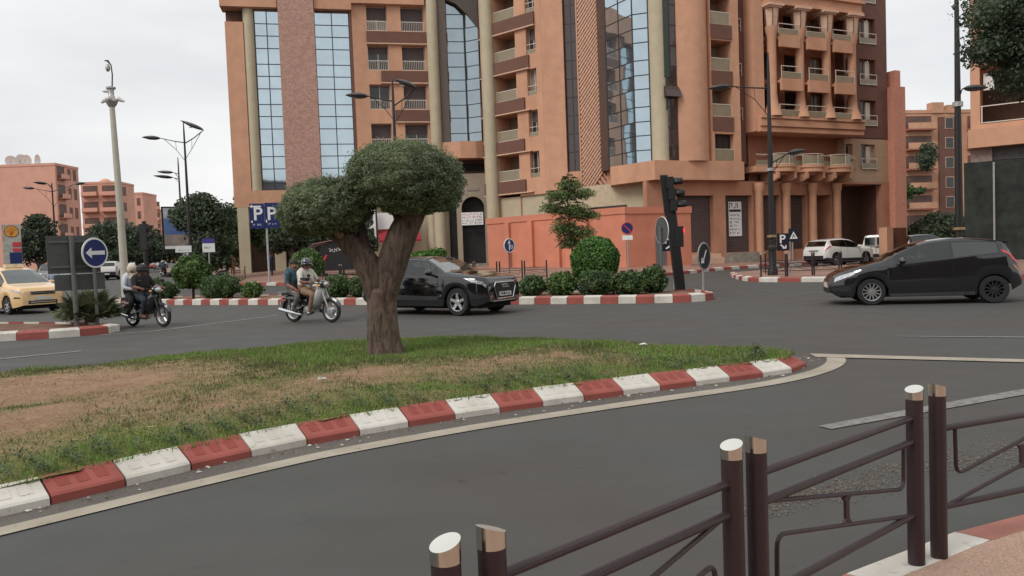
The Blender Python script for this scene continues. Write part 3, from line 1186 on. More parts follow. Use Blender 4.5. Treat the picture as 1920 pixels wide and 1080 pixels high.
def stone_mat():
    m = mat('pink stone cladding', (.43, .225, .165), .85, var=.1, scale=2, bump=.1)
    N, L = m.node_tree.nodes, m.node_tree.links
    t = N.new('ShaderNodeTexCoord')
    mp_ = N.new('ShaderNodeMapping')
    mp_.inputs['Scale'].default_value = (6.5, 6.5, 9.0)
    v = N.new('ShaderNodeTexVoronoi')
    v.inputs['Scale'].default_value = 1.0
    v.inputs['Randomness'].default_value = .8
    L.new(t.outputs['Object'], mp_.inputs['Vector'])
    L.new(mp_.outputs['Vector'], v.inputs['Vector'])
    r = N.new('ShaderNodeValToRGB')
    r.color_ramp.elements[0].position, r.color_ramp.elements[1].position = .0, 1.0
    r.color_ramp.elements[0].color, r.color_ramp.elements[1].color = (.36, .205, .16, 1), (.49, .30, .24, 1)
    sp = N.new('ShaderNodeSeparateColor')
    L.new(v.outputs['Color'], sp.inputs[0])
    L.new(sp.outputs[0], r.inputs['Fac'])
    L.new(r.outputs['Color'], N['Principled BSDF'].inputs['Base Color'])
    b = N.new('ShaderNodeBump')
    b.inputs['Strength'].default_value = .5
    b.inputs['Distance'].default_value = .02
    L.new(v.outputs['Distance'], b.inputs['Height'])
    L.new(b.outputs['Normal'], N['Principled BSDF'].inputs['Normal'])
    return m


M_['stoneclad'] = stone_mat()
spart('stone_pier', MB().box(4.56, 7.16, -.52, .8, 5.75, TOP + .3), M_['stoneclad'], bld, A)


def curtain(seg, u0, u1, cols, zs, y, m, name='glass_pane', ang=.004, seed=1):
    """panes, each a piece of its own, and the dark grid between them"""
    r = random.Random(seed)
    grid = MB()
    w = (u1 - u0) / cols
    cache = {}
    for i in range(cols):
        for j in range(len(zs) - 1):
            h = round(zs[j + 1] - zs[j], 3)
            if h not in cache:
                cache[h] = MB().box(-w / 2 + .02, w / 2 - .02, 0, .02, -h / 2 + .02, h / 2 - .02).mesh(name)
            o = sput(name, cache[h], m, bld, seg, u0 + (i + .5) * w, y, (zs[j] + zs[j + 1]) / 2)
            o.rotation_euler = (r.uniform(-ang, ang), r.uniform(-ang, ang) * .3, seg.rz + r.uniform(-ang, ang))
    for i in range(cols + 1):
        grid.box(u0 + i * w - .035, u0 + i * w + .035, y - .03, y + .06, zs[0], zs[-1])
    for j in range(len(zs)):
        grid.box(u0, u1, y - .026, y + .055, zs[j] - .03, zs[j] + .03)
    grid.box(u0, u1, y + .07, y + .12, zs[0], zs[-1])
    spart('mullions', grid, M_['mull'], bld, seg)


ZS = [6.92, 7.48] + [v for k in range(4) for v in (8.55 + 3 * k, 9.48 + 3 * k, 10.38 + 3 * k)] + [20.44]
curtain(A, 2.80, 4.56, 2, ZS, .25, M_['skyglass'], seed=2)
curtain(A, 7.16, 9.72, 2, ZS, .25, M_['skyglass'], seed=3)
spart('wall', MB().box(9.74, 9.92, -.02, .6, 6.9, 20.44), M_['brown'], bld, A)

# --- segment A, balcony bay
ops = []
for f in FL:
    ops += [(11.05, 12.62, f + 1.0, f + 2.9), (13.66, 15.45, f + 1.0, f + 2.9)]
spart('wall', wall_mb(9.94, 17.2, 5.7, TOP, ops, depth=.55, thick=.9), M_['terra'], bld, A)


def window_mesh(w, h, leaves=2, shut=0.0):
    f = MB()
    t = .05
    f.box(0, w, 0, .06, 0, t).box(0, w, 0, .06, h - t, h).box(0, t, 0, .06, t, h - t).box(w - t, w, 0, .06, t, h - t)
    for i in range(1, leaves):
        f.box(w * i / leaves - .025, w * i / leaves + .025, .004, .056, t, h - t)
    return f.mesh('window')


_wc = {}


def window(parent, seg, u, y, z, w, h, leaves=2, frame='rail', glass='winglass', shade=0.0, name='window'):
    k = (round(w, 2), round(h, 2), leaves, frame, glass)
    if k not in _wc:
        _wc[k] = (window_mesh(w, h, leaves), MB().box(.05, w - .05, .03, .036, .05, h - .05).mesh('pane'))
    o = sput(name, _wc[k][0], M_[frame], parent, seg, u, y, z)
    p = link('pane', _wc[k][1], M_[glass], o)
    if shade > 0:
        link('roller_blind', MB().box(.05, w - .05, -.01, .012, h * (1 - shade), h - .05).mesh('roller_blind'), M_['shutter'], o)
    return o


def balusters(w, h, bars=True, step=.13):
    mb = MB().box(0, w, -.025, .025, h - .05, h).box(0, w, -.02, .02, 0, .04)
    mb.box(-.0, .04, -.02, .02, .04, h - .05).box(w - .04, w, -.02, .02, .04, h - .05)
    if bars:
        n = int(w / step)
        for i in range(1, n):
            x = w * i / n
            mb.box(x - .012, x + .012, -.012, .012, .04, h - .05)
    return mb


_shades = [.0, .55, .98, .4, .0, .98, .3, .98, .5, .98]
_bc = {}
for i, f in enumerate(FL):
    for j, (u, w) in enumerate(((11.05, 1.57), (13.66, 1.79))):
        s = _shades[(i * 2 + j) % 10]
        window(bld, A, u, .48, f + 1.0, w, 1.9, 2, shade=s, glass='curtain' if (i + j) % 3 == 1 else 'winglass')
        if w not in _bc: _bc[w] = balusters(w - .02, .74).mesh('railing')
        sput('railing', _bc[w], M_['rail'], bld, A, u + .01, .06, f + 1.0)
for f, u in zip(FL, (14.2, 13.8, 12.95, 12.0, 11.0)):
    spart('brown_band', MB().box(u, 15.62, -.16, .0, f + .03, f + .92), M_['brown'], bld, A)
    spart('sill_trim', MB().box(u - .04, 15.64, -.2, .0, f - .05, f + .03), M_['trim'], bld, A)
spart('column', MB().lathe([(.44, 0.3), (.44, TOP + .1)], 22, (16.05, -.12, 0)), M_['beige'], bld, A, True)
for f in FL:
    spart('brown_band', MB().box(16.5, 17.25, -.16, -.002, f + .03, f + .92), M_['brown'], bld, A)
    spart('sill_trim', MB().box(16.48, 17.28, -.2, -.002, f - .05, f + .03), M_['trim'], bld, A)
spart('wall', MB().box(9.95, 15.5, -.35, .0, 20.95, TOP), M_['terra'], bld, A)

# --- recess C with the tall mirror window and the entrance
spart('wall', MB().box(-.35, .62, -.9, .8, 8.9, TOP), mat('taupe reveal', (.115, .09, .075), .8, var=.05), bld, CR)
spart('soffit', MB().prism([(-.4, TOP), (3.9, TOP), (3.9, 18.2), (3.2, 19.0), (2.3, 20.3), (1.4, 21.2), (.4, 21.6), (-.4, 21.6)], -.5, .0, plane='XZ'), mat('taupe soffit', (.10, .08, .07), .85, var=.05), bld, CR)
ZC = [10.45, 11.17] + [v for k in range(4) for v in (12.38 + 3 * k, 13.4 + 3 * k, 14.5 + 3 * k)][:-2] + [TOP - .3]
ZC = [z for z in ZC if z < 22.0] + [TOP - .3]
C1 = Seg((-4.42, 61.9), (-3.05, 62.1))
C2 = Seg((-3.05, 62.1), (-1.9, 61.5))
curtain(C1, 0, C1.L, 1, ZC, 0, M_['dimglass'], ang=.012, seed=9)
curtain(C2, 0, C2.L, 1, ZC, 0, M_['dimglass'], ang=.012, seed=10)
bow = MB()
pl = [(-.5, -.7), (.2, -1.15), (1.4, -1.5), (2.6, -1.25), (3.7, -.6), (3.7, .5), (-.5, .5)]
bow.prism(pl, 9.05, 10.35)
part('bow_band', bow, M_['terra'], bld, loc=CR.P(0, 0, 0), rz=CR.rz)
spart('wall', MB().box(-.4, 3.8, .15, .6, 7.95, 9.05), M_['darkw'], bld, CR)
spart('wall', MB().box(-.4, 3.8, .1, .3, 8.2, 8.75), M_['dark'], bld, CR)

# arched portal
def arch_wall(u0, u1, z0, z1, a0, a1, spring, y=0, depth=.7, n=14):
    c, r = (a0 + a1) / 2, (a1 - a0) / 2
    arc = [(c - r * math.cos(math.pi * k / n), spring + r * math.sin(math.pi * k / n)) for k in range(n + 1)]
    mb = MB()
    mb.add([(u0, y, z0), (a0, y, z0), (a0, y, spring), (u0, y, spring)], [(0, 1, 2, 3)])
    mb.add([(a1, y, z0), (u1, y, z0), (u1, y, spring), (a1, y, spring)], [(0, 1, 2, 3)])
    top = [(u0 + (u1 - u0) * k / n, z1) for k in range(n + 1)]
    low = [(u0, spring)] + arc[1:-1] + [(u1, spring)]
    low[0], low[-1] = arc[0], arc[-1]
    for k in range(n):
        mb.add([(low[k][0], y, low[k][1]), (low[k + 1][0], y, low[k + 1][1]), (top[k + 1][0], y, top[k + 1][1]), (top[k][0], y, top[k][1])], [(0, 1, 2, 3)])
    mb.add([(u0, y, spring), (a0, y, spring), (u0, y, z1)], [(0, 1, 2)])
    mb.add([(a1, y, spring), (u1, y, spring), (u1, y, z1)], [(0, 1, 2)])
    for k in range(n):
        mb.add([(arc[k][0], y, arc[k][1]), (arc[k + 1][0], y, arc[k + 1][1]), (arc[k + 1][0], y + depth, arc[k + 1][1]), (arc[k][0], y + depth, arc[k][1])], [(3, 2, 1, 0)])
    for a in (a0, a1):
        mb.add([(a, y, z0), (a, y, spring), (a, y + depth, spring), (a, y + depth, z0)], [(0, 1, 2, 3)])
    mb.box(u0, u0 + .02, y + .01, y + depth, z0, z1).box(u1 - .02, u1, y + .01, y + depth, z0, z1)
    return mb


PT = Seg((-4.2, 61.3), (-1.2, 61.3))
spart('portal', arch_wall(.05, 2.55, .3, 7.9, .45, 2.25, 5.2), mat('taupe portal render', (.34, .28, .205), .8, var=.05, grime=.1), bld, PT, fix=False)
spart('door_leaf', MB().box(.45, 2.25, .62, .68, .8, 5.2).box(.45, .55, .58, .62, .8, 4.0).box(1.3, 1.4, .58, .62, .8, 4.0), M_['black'], bld, PT)
spart('fanlight', MB().lathe([(.001, 0), (.9, 0), (.9, .05), (.001, .05)], 24, (1.35, .6, 5.2), 'Y'), M_['dark'], bld, PT)
spart('door_pane', MB().box(.62, 1.22, .6, .615, 1.3, 3.3), M_['winglass'], bld, PT)
spart('door_pane', MB().box(1.46, 2.12, .6, .615, 1.3, 3.3), M_['winglass'], bld, PT)
spart('wall_lettering', MB().box(.95, 1.85, -.04, -.002, 6.55, 6.8).box(1.0, 1.8, -.06, -.04, 6.6, 6.75), M_['stone_gray'], bld, PT)
spart('step', MB().box(.2, 2.5, -1.3, .6, .1, .62).box(.3, 2.4, -.9, .6, .62, .8), M_['stone_gray'], bld, PT)
spart('wall', MB().box(-.5, .04, .3, .8, 0, 7.9), M_['dark'], bld, PT)

# ground floor of the left wing: pale wall, piers and dark shop openings behind the trees
gops = [(1.6, 3.4, .5, 4.6, 3.0), (4.2, 7.2, .5, 4.6, 1.2), (8.0, 10.8, .5, 4.4, .8)]
spart('wall', wall_mb(.9, 16.9, 0, 5.7, gops, depth=.8, y=.5), M_['beige'], bld, A)
spart('shop_glass', MB().box(4.2, 7.2, 1.2, 1.25, .5, 4.6).box(8.0, 10.8, 1.2, 1.25, .5, 4.4), M_['winglass'], bld, A)
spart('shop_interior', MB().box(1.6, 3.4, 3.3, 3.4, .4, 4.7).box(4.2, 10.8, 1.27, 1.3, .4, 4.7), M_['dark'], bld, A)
spart('pier', MB().box(.9, 1.7, -.05, .5, 0, 5.7), M_['beige'], bld, A)
spart('column', MB().lathe([(.42, 0), (.42, 5.7)], 18, (15.5, .45, 0)), M_['beige'], bld, A, True)

# --- segment D, splayed balcony bay
ops = []
for f in FL:
    ops += [(1.75, 3.86, f + .98, f + 2.93, 1.5), (4.92, 5.8, f + 1.02, f + 2.93, .45)]
ops.append((1.75, 3.86, 4.2, 5.93, 1.5))
spart('wall', wall_mb(.3, 6.32, 5.75, TOP, ops, thick=.6), M_['terra'], bld, D)
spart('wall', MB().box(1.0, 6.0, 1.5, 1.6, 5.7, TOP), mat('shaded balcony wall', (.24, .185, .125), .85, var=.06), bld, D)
spart('column', MB().lathe([(.50, 0.2), (.50, TOP + .1)], 24, (1.27, -.25, 0)), M_['beige'], bld, D, True)
for f, u in zip(FL, (4.5, 4.5, 4.66, 5.2, 5.8)):
    spart('brown_band', MB().box(.35, u, -.16, .0, f + .03, f + .95), M_['brown'], bld, D)
    spart('sill_trim', MB().box(.33, max(u, 5.2) + .02, -.2, .0, f - .05, f + .03), M_['trim'], bld, D)
    spart('railing', MB().box(1.77, 3.84, .04, .09, f + 1.72, f + 1.77).box(1.77, 3.84, .05, .08, f + .98, f + 1.03).box(1.77, 1.81, .045, .085, f + 1.03, f + 1.72).box(3.80, 3.84, .045, .085, f + 1.03, f + 1.72), M_['rail'], bld, D)
    spart('railing_panel', MB().box(1.81, 3.80, .055, .075, f + 1.03, f + 1.72), M_['railglass'], bld, D)
    window(bld, D, 4.92, .38, f + 1.02, .88, 1.91, 2, shade=.45 if f in (9, 15) else 0, glass='curtain' if f == 12 else 'winglass')
    spart('railing', MB().box(4.94, 5.78, .04, .08, f + 1.68, f + 1.72).box(4.94, 5.78, .045, .075, f + 1.3, f + 1.33), M_['rail'], bld, D)
    spart('railing_panel', MB().box(4.94, 5.78, .055, .065, f + 1.03, f + 1.28), M_['railglass'], bld, D)
    window(bld, D, 2.9, 1.42, f + .98, .8, 1.9, 1, glass='winglass')
spart('wall', MB().box(.3, 6.3, .15, .4, 0, 5.75), M_['beige'], bld, D)

# --- plain pier, dark glass, lattice
part('pier', MB().prism([(2.62, 56.72), (2.97, 56.38), (4.30, 55.86), (4.6, 56.9), (3.4, 57.6)], 5.95, TOP), M_['terra'], bld)
GB = Seg((4.28, 56.15), (5.45, 55.68))
curtain(GB, 0, 1.26, 2, [7.2, 8.6, 9.9, 11.2, 12.5, 13.8, 15.1, 16.4, 17.7, 19, 20.3, 21.6, TOP], 0, M_['brownglass'], ang=.008, seed=4)
spart('band', MB().box(-.05, 1.3, -.12, .5, 5.9, 7.2), M_['terra'], bld, GB)
lat_b = MB().box(.28, 2.45, 0, .5, 5.66, TOP)
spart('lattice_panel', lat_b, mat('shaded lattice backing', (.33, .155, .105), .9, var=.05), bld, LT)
fr = MB().box(.26, .36, -.16, .0, 5.66, TOP).box(2.2, 2.47, -.2, .0, 5.66, TOP).box(.36, 2.2, -.16, .0, 5.6, 5.72)
spart('lattice_frame', fr, M_['terra'], bld, LT)
bars = MB()
u0, u1, s = .37, 2.19, .31
for dirn in (1, -1):
    k = 5.0
    while k < TOP + 2.4:
        za, zb = (k, k + (u1 - u0) * 1.35 * dirn)
        ua, ub = u0, u1
        lo, hi = 5.74, TOP
        def clip(z, ua=ua, za=za, zb=zb): return ua + (u1 - u0) * (z - za) / (zb - za)
        pts = [(ua, za), (ub, zb)]
        if za > zb: pts = pts[::-1]
        (pa, qa), (pb, qb) = pts
        if qb > lo and qa < hi:
            if qa < lo: pa, qa = clip(lo), lo
            if qb > hi: pb, qb = clip(hi), hi
            dx, dz = pb - pa, qb - qa
            ln = math.hypot(dx, dz)
            if ln > .1:
                nx_, nz_ = -dz / ln * .058, dx / ln * .058
                d0, d1 = (-.13, -.002) if dirn == 1 else (-.075, -.004)
                V = [(pa - nx_, d0, qa - nz_), (pb - nx_, d0, qb - nz_), (pb + nx_, d0, qb + nz_), (pa + nx_, d0, qa + nz_)]
                V += [(a, d1, c) for a, _, c in V]
                bars.add(V, [(0, 1, 2, 3), (0, 4, 5, 1), (3, 2, 6, 7)])
        k += s if dirn == 1 else s * 1.6
o = spart('lattice_bars', bars, mat('lattice terracotta', (.60, .36, .25), .85, var=.06), bld, LT)
o['kind'] = 'stuff'

# --- prow E: folded glass over a terracotta band
E1 = Seg((7.0, 53.6), (8.45, 51.05))
E2 = Seg((8.45, 51.05), (9.42, 50.75))
ZE = [7.05, 7.9] + [v for k in range(4) for v in (8.85 + 3 * k, 9.75 + 3 * k, 10.7 + 3 * k)] + [20.9, 21.9, TOP]
curtain(E1, .05, E1.L, 2, ZE, 0, M_['skyglass'], ang=.006, seed=5)
curtain(E2, 0, E2.L, 1, ZE, 0, M_['skyglass'], ang=.006, seed=6)
part('band', MB().prism([(6.92, 52.2), (9.3, 49.1), (15.85, 52.08), (15.4, 53.2), (10.2, 51.2), (9.0, 52.4), (7.2, 55.0)], 5.82, 7.04), M_['terra'], bld)
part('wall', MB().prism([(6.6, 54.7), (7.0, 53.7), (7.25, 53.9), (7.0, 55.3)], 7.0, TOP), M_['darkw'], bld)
part('column', MB().lathe([(.56, 7.04), (.56, TOP)], 24, (9.95, 50.3, 0)), M_['beige'], bld, True)
part('green_panel', MB().obox((10.38, 49.88, 17.6), .38, .1, 10.5, .43).obox((10.34, 49.86, 11.4), .12, .08, 2.2, .43), mat('dark green panel', (.035, .055, .038), .5, var=.1), bld)

# --- segment G
KG = Seg(G.P(1.05, .35, 0)[:2], G.P(2.2, .35, 0)[:2])
curtain(KG, 0, 1.15, 2, [7.05, 7.9, 9.2, 10.5, 11.8, 13.1, 14.4, 15.7, 17, 18.3, 19.6, 20.9, 22.2, TOP], 0, M_['brownglass'], ang=.008, seed=7)
spart('glass_bulge', MB().prism([(0, 11.9), (-.3, 11.5), (-.42, 11.1), (-.06, 11.1), (-.06, 11.9)], 0, 1.15, plane='YZ'), M_['brownglass'], bld, KG)
# curved pier
arc = [(2.15 + 2.5 * t, .55 - 1.1 * math.sin(math.pi * (.08 + .72 * t)) + .45 * t) for t in [k / 12 for k in range(13)]]
spart('curved_wall', MB().prism(arc + [(4.65, .9), (2.15, .9)], 7.04, TOP), M_['terra'], bld, G, True)
ops = [(4.66, 6.34, f + .97, f + 2.93, 1.4) for f in FL[1:]] + [(4.8, 6.4, 7.08, 8.85, .5)]
spart('wall', wall_mb(4.6, 6.98, 7.0, TOP, ops, thick=1.0), M_['terra'], bld, G)
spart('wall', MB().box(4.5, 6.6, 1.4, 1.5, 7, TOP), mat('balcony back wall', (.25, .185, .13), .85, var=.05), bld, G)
for f in FL[1:]:
    spart('brown_band', MB().box(4.64, 6.38, -.05, .06, f + .02, f + .95), M_['brown'], bld, G)
    spart('railing', MB().box(4.68, 6.32, .07, .12, f + 1.76, f + 1.81).box(4.68, 6.32, .08, .11, f + .97, f + 1.01).box(4.68, 4.72, .075, .115, f + 1.01, f + 1.76).box(6.28, 6.32, .075, .115, f + 1.01, f + 1.76), M_['rail'], bld, G)
    spart('railing_panel', MB().box(4.72, 6.28, .085, .105, f + 1.01, f + 1.76), M_['railglass'], bld, G)
window(bld, G, 4.8, .42, 7.9, 1.6, .95, 3, frame='black')
spart('railing', MB().box(4.8, 6.4, .05, .1, 7.82, 7.87), M_['rail'], bld, G)
spart('railing_panel', MB().box(4.8, 6.4, .06, .085, 7.1, 7.8), M_['railglass'], bld, G)
# narrow brown recess
ops = [(7.15, 7.85, f + .95, f + 2.7, .3) for f in FL[1:]]
spart('wall', wall_mb(6.98, 8.2, 7.0, TOP, ops, y=.9, thick=.4), M_['brown'], bld, G)
for f in FL[1:]:
    window(bld, G, 7.15, 1.12, f + .95, .7, 1.75, 1, glass='winglass')
    spart('railing', MB().box(7.1, 7.9, .8, .84, f + 1.75, f + 1.8).box(7.1, 7.14, .8, .84, f + .95, f + 1.75).box(7.86, 7.9, .8, .84, f + .95, f + 1.75).box(7.14, 7.86, .81, .83, f + 1.3, f + 1.33), M_['rail'], bld, G)

# loggia, carried half a metre in front of the wall
LY = -.45
spart('wall', wall_mb(8.2, 9.0, 9.1, TOP, [], y=-.1, thick=1.6), M_['terra'], bld, G)
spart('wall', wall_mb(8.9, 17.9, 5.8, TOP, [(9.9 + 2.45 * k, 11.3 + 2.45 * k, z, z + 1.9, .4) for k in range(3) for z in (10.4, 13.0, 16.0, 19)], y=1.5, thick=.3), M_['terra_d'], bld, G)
for k in range(3):
    for z in (10.4, 13.0, 16.0, 19):
        window(bld, G, 9.9 + 2.45 * k, 1.85, z, 1.4, 1.9, 2, frame='mull', glass='curtain' if (k + int(z)) % 3 == 0 else 'winglass')
cor = MB()
for z0_, z1_, o_ in ((9.05, 9.3, .35), (9.3, 9.42, .28), (9.42, 9.82, .45), (9.82, 9.93, .38), (9.93, 10.1, .52)):
    cor.box(8.35, 17.95, -o_ + LY + .4, 1.6, z0_, z1_)
spart('cornice', cor, M_['terra'], bld, G)
colm = MB()
colm.lathe([(.62, 0), (.56, .25), (.36, .9), (.30, 1.5), (.30, 5.3), (.42, 5.75), (.44, 6.0)], 14, mi=0)
capm = MB()
capm.lathe([(.36, 5.9), (.40, 6.0), (.52, 7.15), (.40, 7.2)], 6, mi=0)
capm.box(-.66, .66, -.6, .6, 7.28, 7.44).box(-.54, .54, -.5, .5, 7.18, 7.28)
ribm = MB()
for k in range(6):
    a = math.pi / 3 * k
    ribm.tube([(.42 * math.cos(a), .42 * math.sin(a), 6.0), (.54 * math.cos(a), .54 * math.sin(a), 7.15)], .03, 5)
cm, pm, rm = colm.mesh('column', True), capm.mesh('capital'), ribm.mesh('capital_rib')
for u in (9.62, 12.1, 14.58, 17.05):
    o = sput('column', cm, M_['terra'], bld, G, u, LY + .25, 10.1)
    link('capital', pm, M_['trim'], o)
    link('capital_rib', rm, M_['brown'], o)
for k in range(3):
    ua, ub = 9.62 + 2.48 * k + .3, 9.62 + 2.48 * (k + 1) - .3
    for z0_, z1_ in ((11.8, 12.6), (14.75, 15.6)):
        y0 = LY - (.32 if z0_ < 13 else .12)
        spart('balcony_front', MB().box(ua + (.12 if z0_ > 13 else -.0), ub + .02, y0, y0 + .18, z0_, z1_).box(ua, ub, y0 + .18, 1.5, z0_ + .55, z0_ + .7), M_['terra'], bld, G)
    for z0_, h_ in ((10.1, .82), (12.6, .85), (15.6, .72)):
        y0 = LY - (.28 if 12 < z0_ < 13 else .08)
        w = ub - ua - .06
        spart('railing', MB().box(ua + .03, ub - .03, y0, y0 + .05, z0_ + h_ - .05, z0_ + h_).box(ua + .03, ua + .07, y0 + .005, y0 + .045, z0_, z0_ + h_ - .05).box(ub - .07, ub - .03, y0 + .005, y0 + .045, z0_, z0_ + h_ - .05).box(ua + .07, ub - .07, y0 + .01, y0 + .04, z0_ + h_ * .5, z0_ + h_ * .5 + .03), M_['rail'], bld, G)
        spart('railing_panel', MB().box(ua + .07, ub - .07, y0 + .015, y0 + .03, z0_ + .03, z0_ + h_ * .5), M_['railglass'], bld, G)
spart('frieze', MB().box(9.0, 17.9, LY - .1, 1.5, 17.56, 17.75).box(9.05, 17.85, LY, 1.5, 17.75, 18.3).box(8.9, 18.0, LY - .2, 1.5, 18.3, 18.5), M_['terra'], bld, G)
spart('wall', wall_mb(9.0, 17.9, 18.5, TOP, [(9.9, 12.2, 18.9, 20.6), (13, 17.4, 18.9, 20.6)], y=LY + .1, thick=1.4), M_['terra'], bld, G)
spart('railing_panel', MB().box(9.9, 12.2, LY + .3, LY + .35, 18.9, 20.6).box(13, 17.4, LY + .3, LY + .35, 18.9, 20.6), M_['railglass'], bld, G)

# brown end wall with french windows
ops = [(18.9, 20.55, f + .95, f + 2.85, .4) for f in FL[1:]] + [(17.55, 18.2, f + .95, f + 2.8, .4) for f in FL[1:]]
spart('wall', wall_mb(17.3, 21.75, 9.05, TOP, ops, y=.75, thick=1.6), M_['brown'], bld, G)
spart('wall', wall_mb(17.3, 21.75, 5.62, 9.0, [(18.95, 20.45, 6.75, 8.6, .4), (17.4, 18.1, 6.8, 8.6, .4)], y=.78, thick=1.6), mat('sand terracotta', (.48, .33, .22), .85, var=.05, grime=.08), bld, G)
for f in FL:
    w = 1.65 if f > 6 else 1.5
    u = 18.9 if f > 6 else 18.95
    z = f + .95 if f > 6 else 6.75
    h = 1.9 if f > 6 else 1.85
    window(bld, G, u, 1.1, z, w * .52, h, 1, frame='trim')
    spart('window_shutter', MB().box(u + w * .52, u + w * .8, 1.02, 1.08, z, z + h - .1), M_['rail'], bld, G)
    spart('jamb', MB().box(u + w * .8, u + w - .002, 1.06, 1.14, z, z + h), M_['brown'] if f > 6 else M_['trim'], bld, G)
    spart('railing', MB().box(u - .05, u + w + .05, .66, .7, z + .75, z + .8).box(u - .05, u + w + .05, .66, .7, z + .02, z + .07).box(u - .05, u - .01, .66, .7, z + .07, z + .75).box(u + w + .01, u + w + .05, .66, .7, z + .07, z + .75), M_['rail'], bld, G)
    spart('railing_panel', MB().box(u - .01, u + w + .01, .67, .69, z + .07, z + .45), M_['railglass'], bld, G)
    window(bld, G, 17.55 if f > 6 else 17.4, 1.1, z, .65, 1.8, 1, frame='trim')
    spart('railing', MB().box(17.4, 18.3, .64, .68, z + .75, z + .8).box(17.4, 17.43, .645, .675, z, z + .75), M_['rail'], bld, G)
    spart('railing_panel', MB().box(17.43, 18.27, .65, .665, z + .03, z + .4), M_['railglass'], bld, G)

# first-floor balconies on brackets
BY = -.75
for k in range(3):
    ua = 9.55 + 2.62 * k
    ub = ua + 1.95
    c = (ua + ub) / 2
    n = 8
    bowp = [(ua + (ub - ua) * i / n, -.1 - .42 * math.sin(math.pi * i / n) + BY + .55) for i in range(n + 1)]
    def slab(d, z0_, z1_, mb):
        mb.prism([(c + (p[0] - c) * (1 + d), p[1] - d * .5) for p in bowp] + [(ub, 1.4), (ua, 1.4)], z0_, z1_)
    mb = MB()
    slab(.06, 6.68, 6.86, mb)
    slab(-.02, 6.52, 6.68, mb)
    slab(.03, 6.38, 6.52, mb)
    spart('balcony_slab', mb, M_['terra'], bld, G)
    rl = MB()
    for zz in (6.9, 7.6):
        rl.tube([(p[0], p[1] + .05, zz) for p in bowp], .025, 5)
    for i in (0, 4, 8):
        rl.tube([(bowp[i][0], bowp[i][1] + .05, 6.86), (bowp[i][0], bowp[i][1] + .05, 7.6)], .022, 5)
    rl.tube([(ua, BY + .5, 7.6), (ua, 1.2, 7.6)], .025, 5).tube([(ub, BY + .5, 7.6), (ub, 1.2, 7.6)], .025, 5)
    spart('railing', rl, M_['rail'], bld, G)
    gp = MB()
    for i in range(n):
        a, b = bowp[i], bowp[i + 1]
        gp.add([(a[0], a[1] + .05, 6.93), (b[0], b[1] + .05, 6.93), (b[0], b[1] + .05, 7.5), (a[0], a[1] + .05, 7.5)], [(0, 1, 2, 3)])
    spart('railing_panel', gp, M_['railglass'], bld, G)
    br = MB()
    br.prism([(BY + .3, 6.38), (BY + .3, 5.95), (BY + .55, 5.8), (1.2, 5.6), (1.2, 6.38)], ua + .1, ua + .34, plane='YZ')
    br.prism([(BY + .3, 6.38), (BY + .3, 5.95), (BY + .55, 5.8), (1.2, 5.6), (1.2, 6.38)], ub - .34, ub - .1, plane='YZ')
    br.box(ua + .34, ub - .34, BY + .8, 1.2, 6.2, 6.38)
    spart('bracket', br, M_['terra'], bld, G)
spart('balcony_slab', MB().box(8.2, 17.3, .0, 1.45, 6.4, 6.8), M_['terra'], bld, G)
spart('railing', MB().box(8.3, 17.3, .06, .1, 7.55, 7.6).box(8.3, 17.3, .06, .1, 6.84, 6.88), M_['rail'], bld, G)
spart('railing_panel', MB().box(8.3, 17.3, .07, .085, 6.9, 7.2), M_['railglass'], bld, G)

# ground floor: shutters, columns, passage
gops = [(2.15, 5.12, 1.1, 4.86, .5), (6.12, 8.42, 1.0, 4.86, .5), (9.3, 10.9, 1.05, 4.86, .5), (11.5, 13.35, 1.05, 4.86, .5), (13.95, 15.75, .6, 4.86, 1.6), (16.25, 20.95, .1, 5.66, 7.0)]
spart('wall', wall_mb(-.2, 21.75, -.2, 5.81, gops, y=.7, thick=.4), mat('ground floor terracotta', (.50, .245, .15), .85, var=.06, scale=1, grime=.15), bld, G)


def shutter(w, h):
    mb = MB()
    n = int(h / .12)
    for i in range(n):
        z = h * i / n
        mb.add([(0, 0, z), (w, 0, z), (w, -.018, z + .05), (0, -.018, z + .05), (w, 0, z + h / n), (0, 0, z + h / n)], [(0, 1, 2, 3), (3, 2, 4, 5)])
    return mb


for a, b, c, d, _ in gops[:4]:
    o = spart('roller_shutter', shutter(b - a, d - c), M_['shutter'], bld, G, u=a, y=1.12, z=c)
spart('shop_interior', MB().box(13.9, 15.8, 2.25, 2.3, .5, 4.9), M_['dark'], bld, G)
spart('passage_wall', MB().box(16.2, 21, 7.6, 7.7, 0, 5.7).box(20.9, 20.95, 1.2, 7.6, 0, 5.66), mat('brown passage wall', (.13, .06, .043), .85, var=.08), bld, G)
for a, b in ((2.0, 5.3), (6.0, 8.5)):
    spart('step', MB().box(a, b, -.05, .7, .2, .72).box(a + .08, b - .08, .15, .7, .72, .98), M_['stone_gray'] if a > 5 else M_['trim'], bld, G)
for u in (8.75, 11.2, 13.65, 16.0):
    spart('column', MB().lathe([(.27, .2), (.27, 5.1), (.34, 5.25), (.34, 5.66)], 14, (u, .38, 0)), M_['terra'], bld, G, True)
spart('pier', MB().box(21.76, 23.0, .2, 4.0, 1.6, 12.9).box(22.4, 23.0, .6, 3.8, 12.9, 14.2), mat('rose render', (.60, .27, .185), .85, var=.05, grime=.08), bld, G)
spart('pier_base', MB().box(21.7, 23.1, .12, 4.1, 0, 1.6), M_['stone_gray'], bld, G)
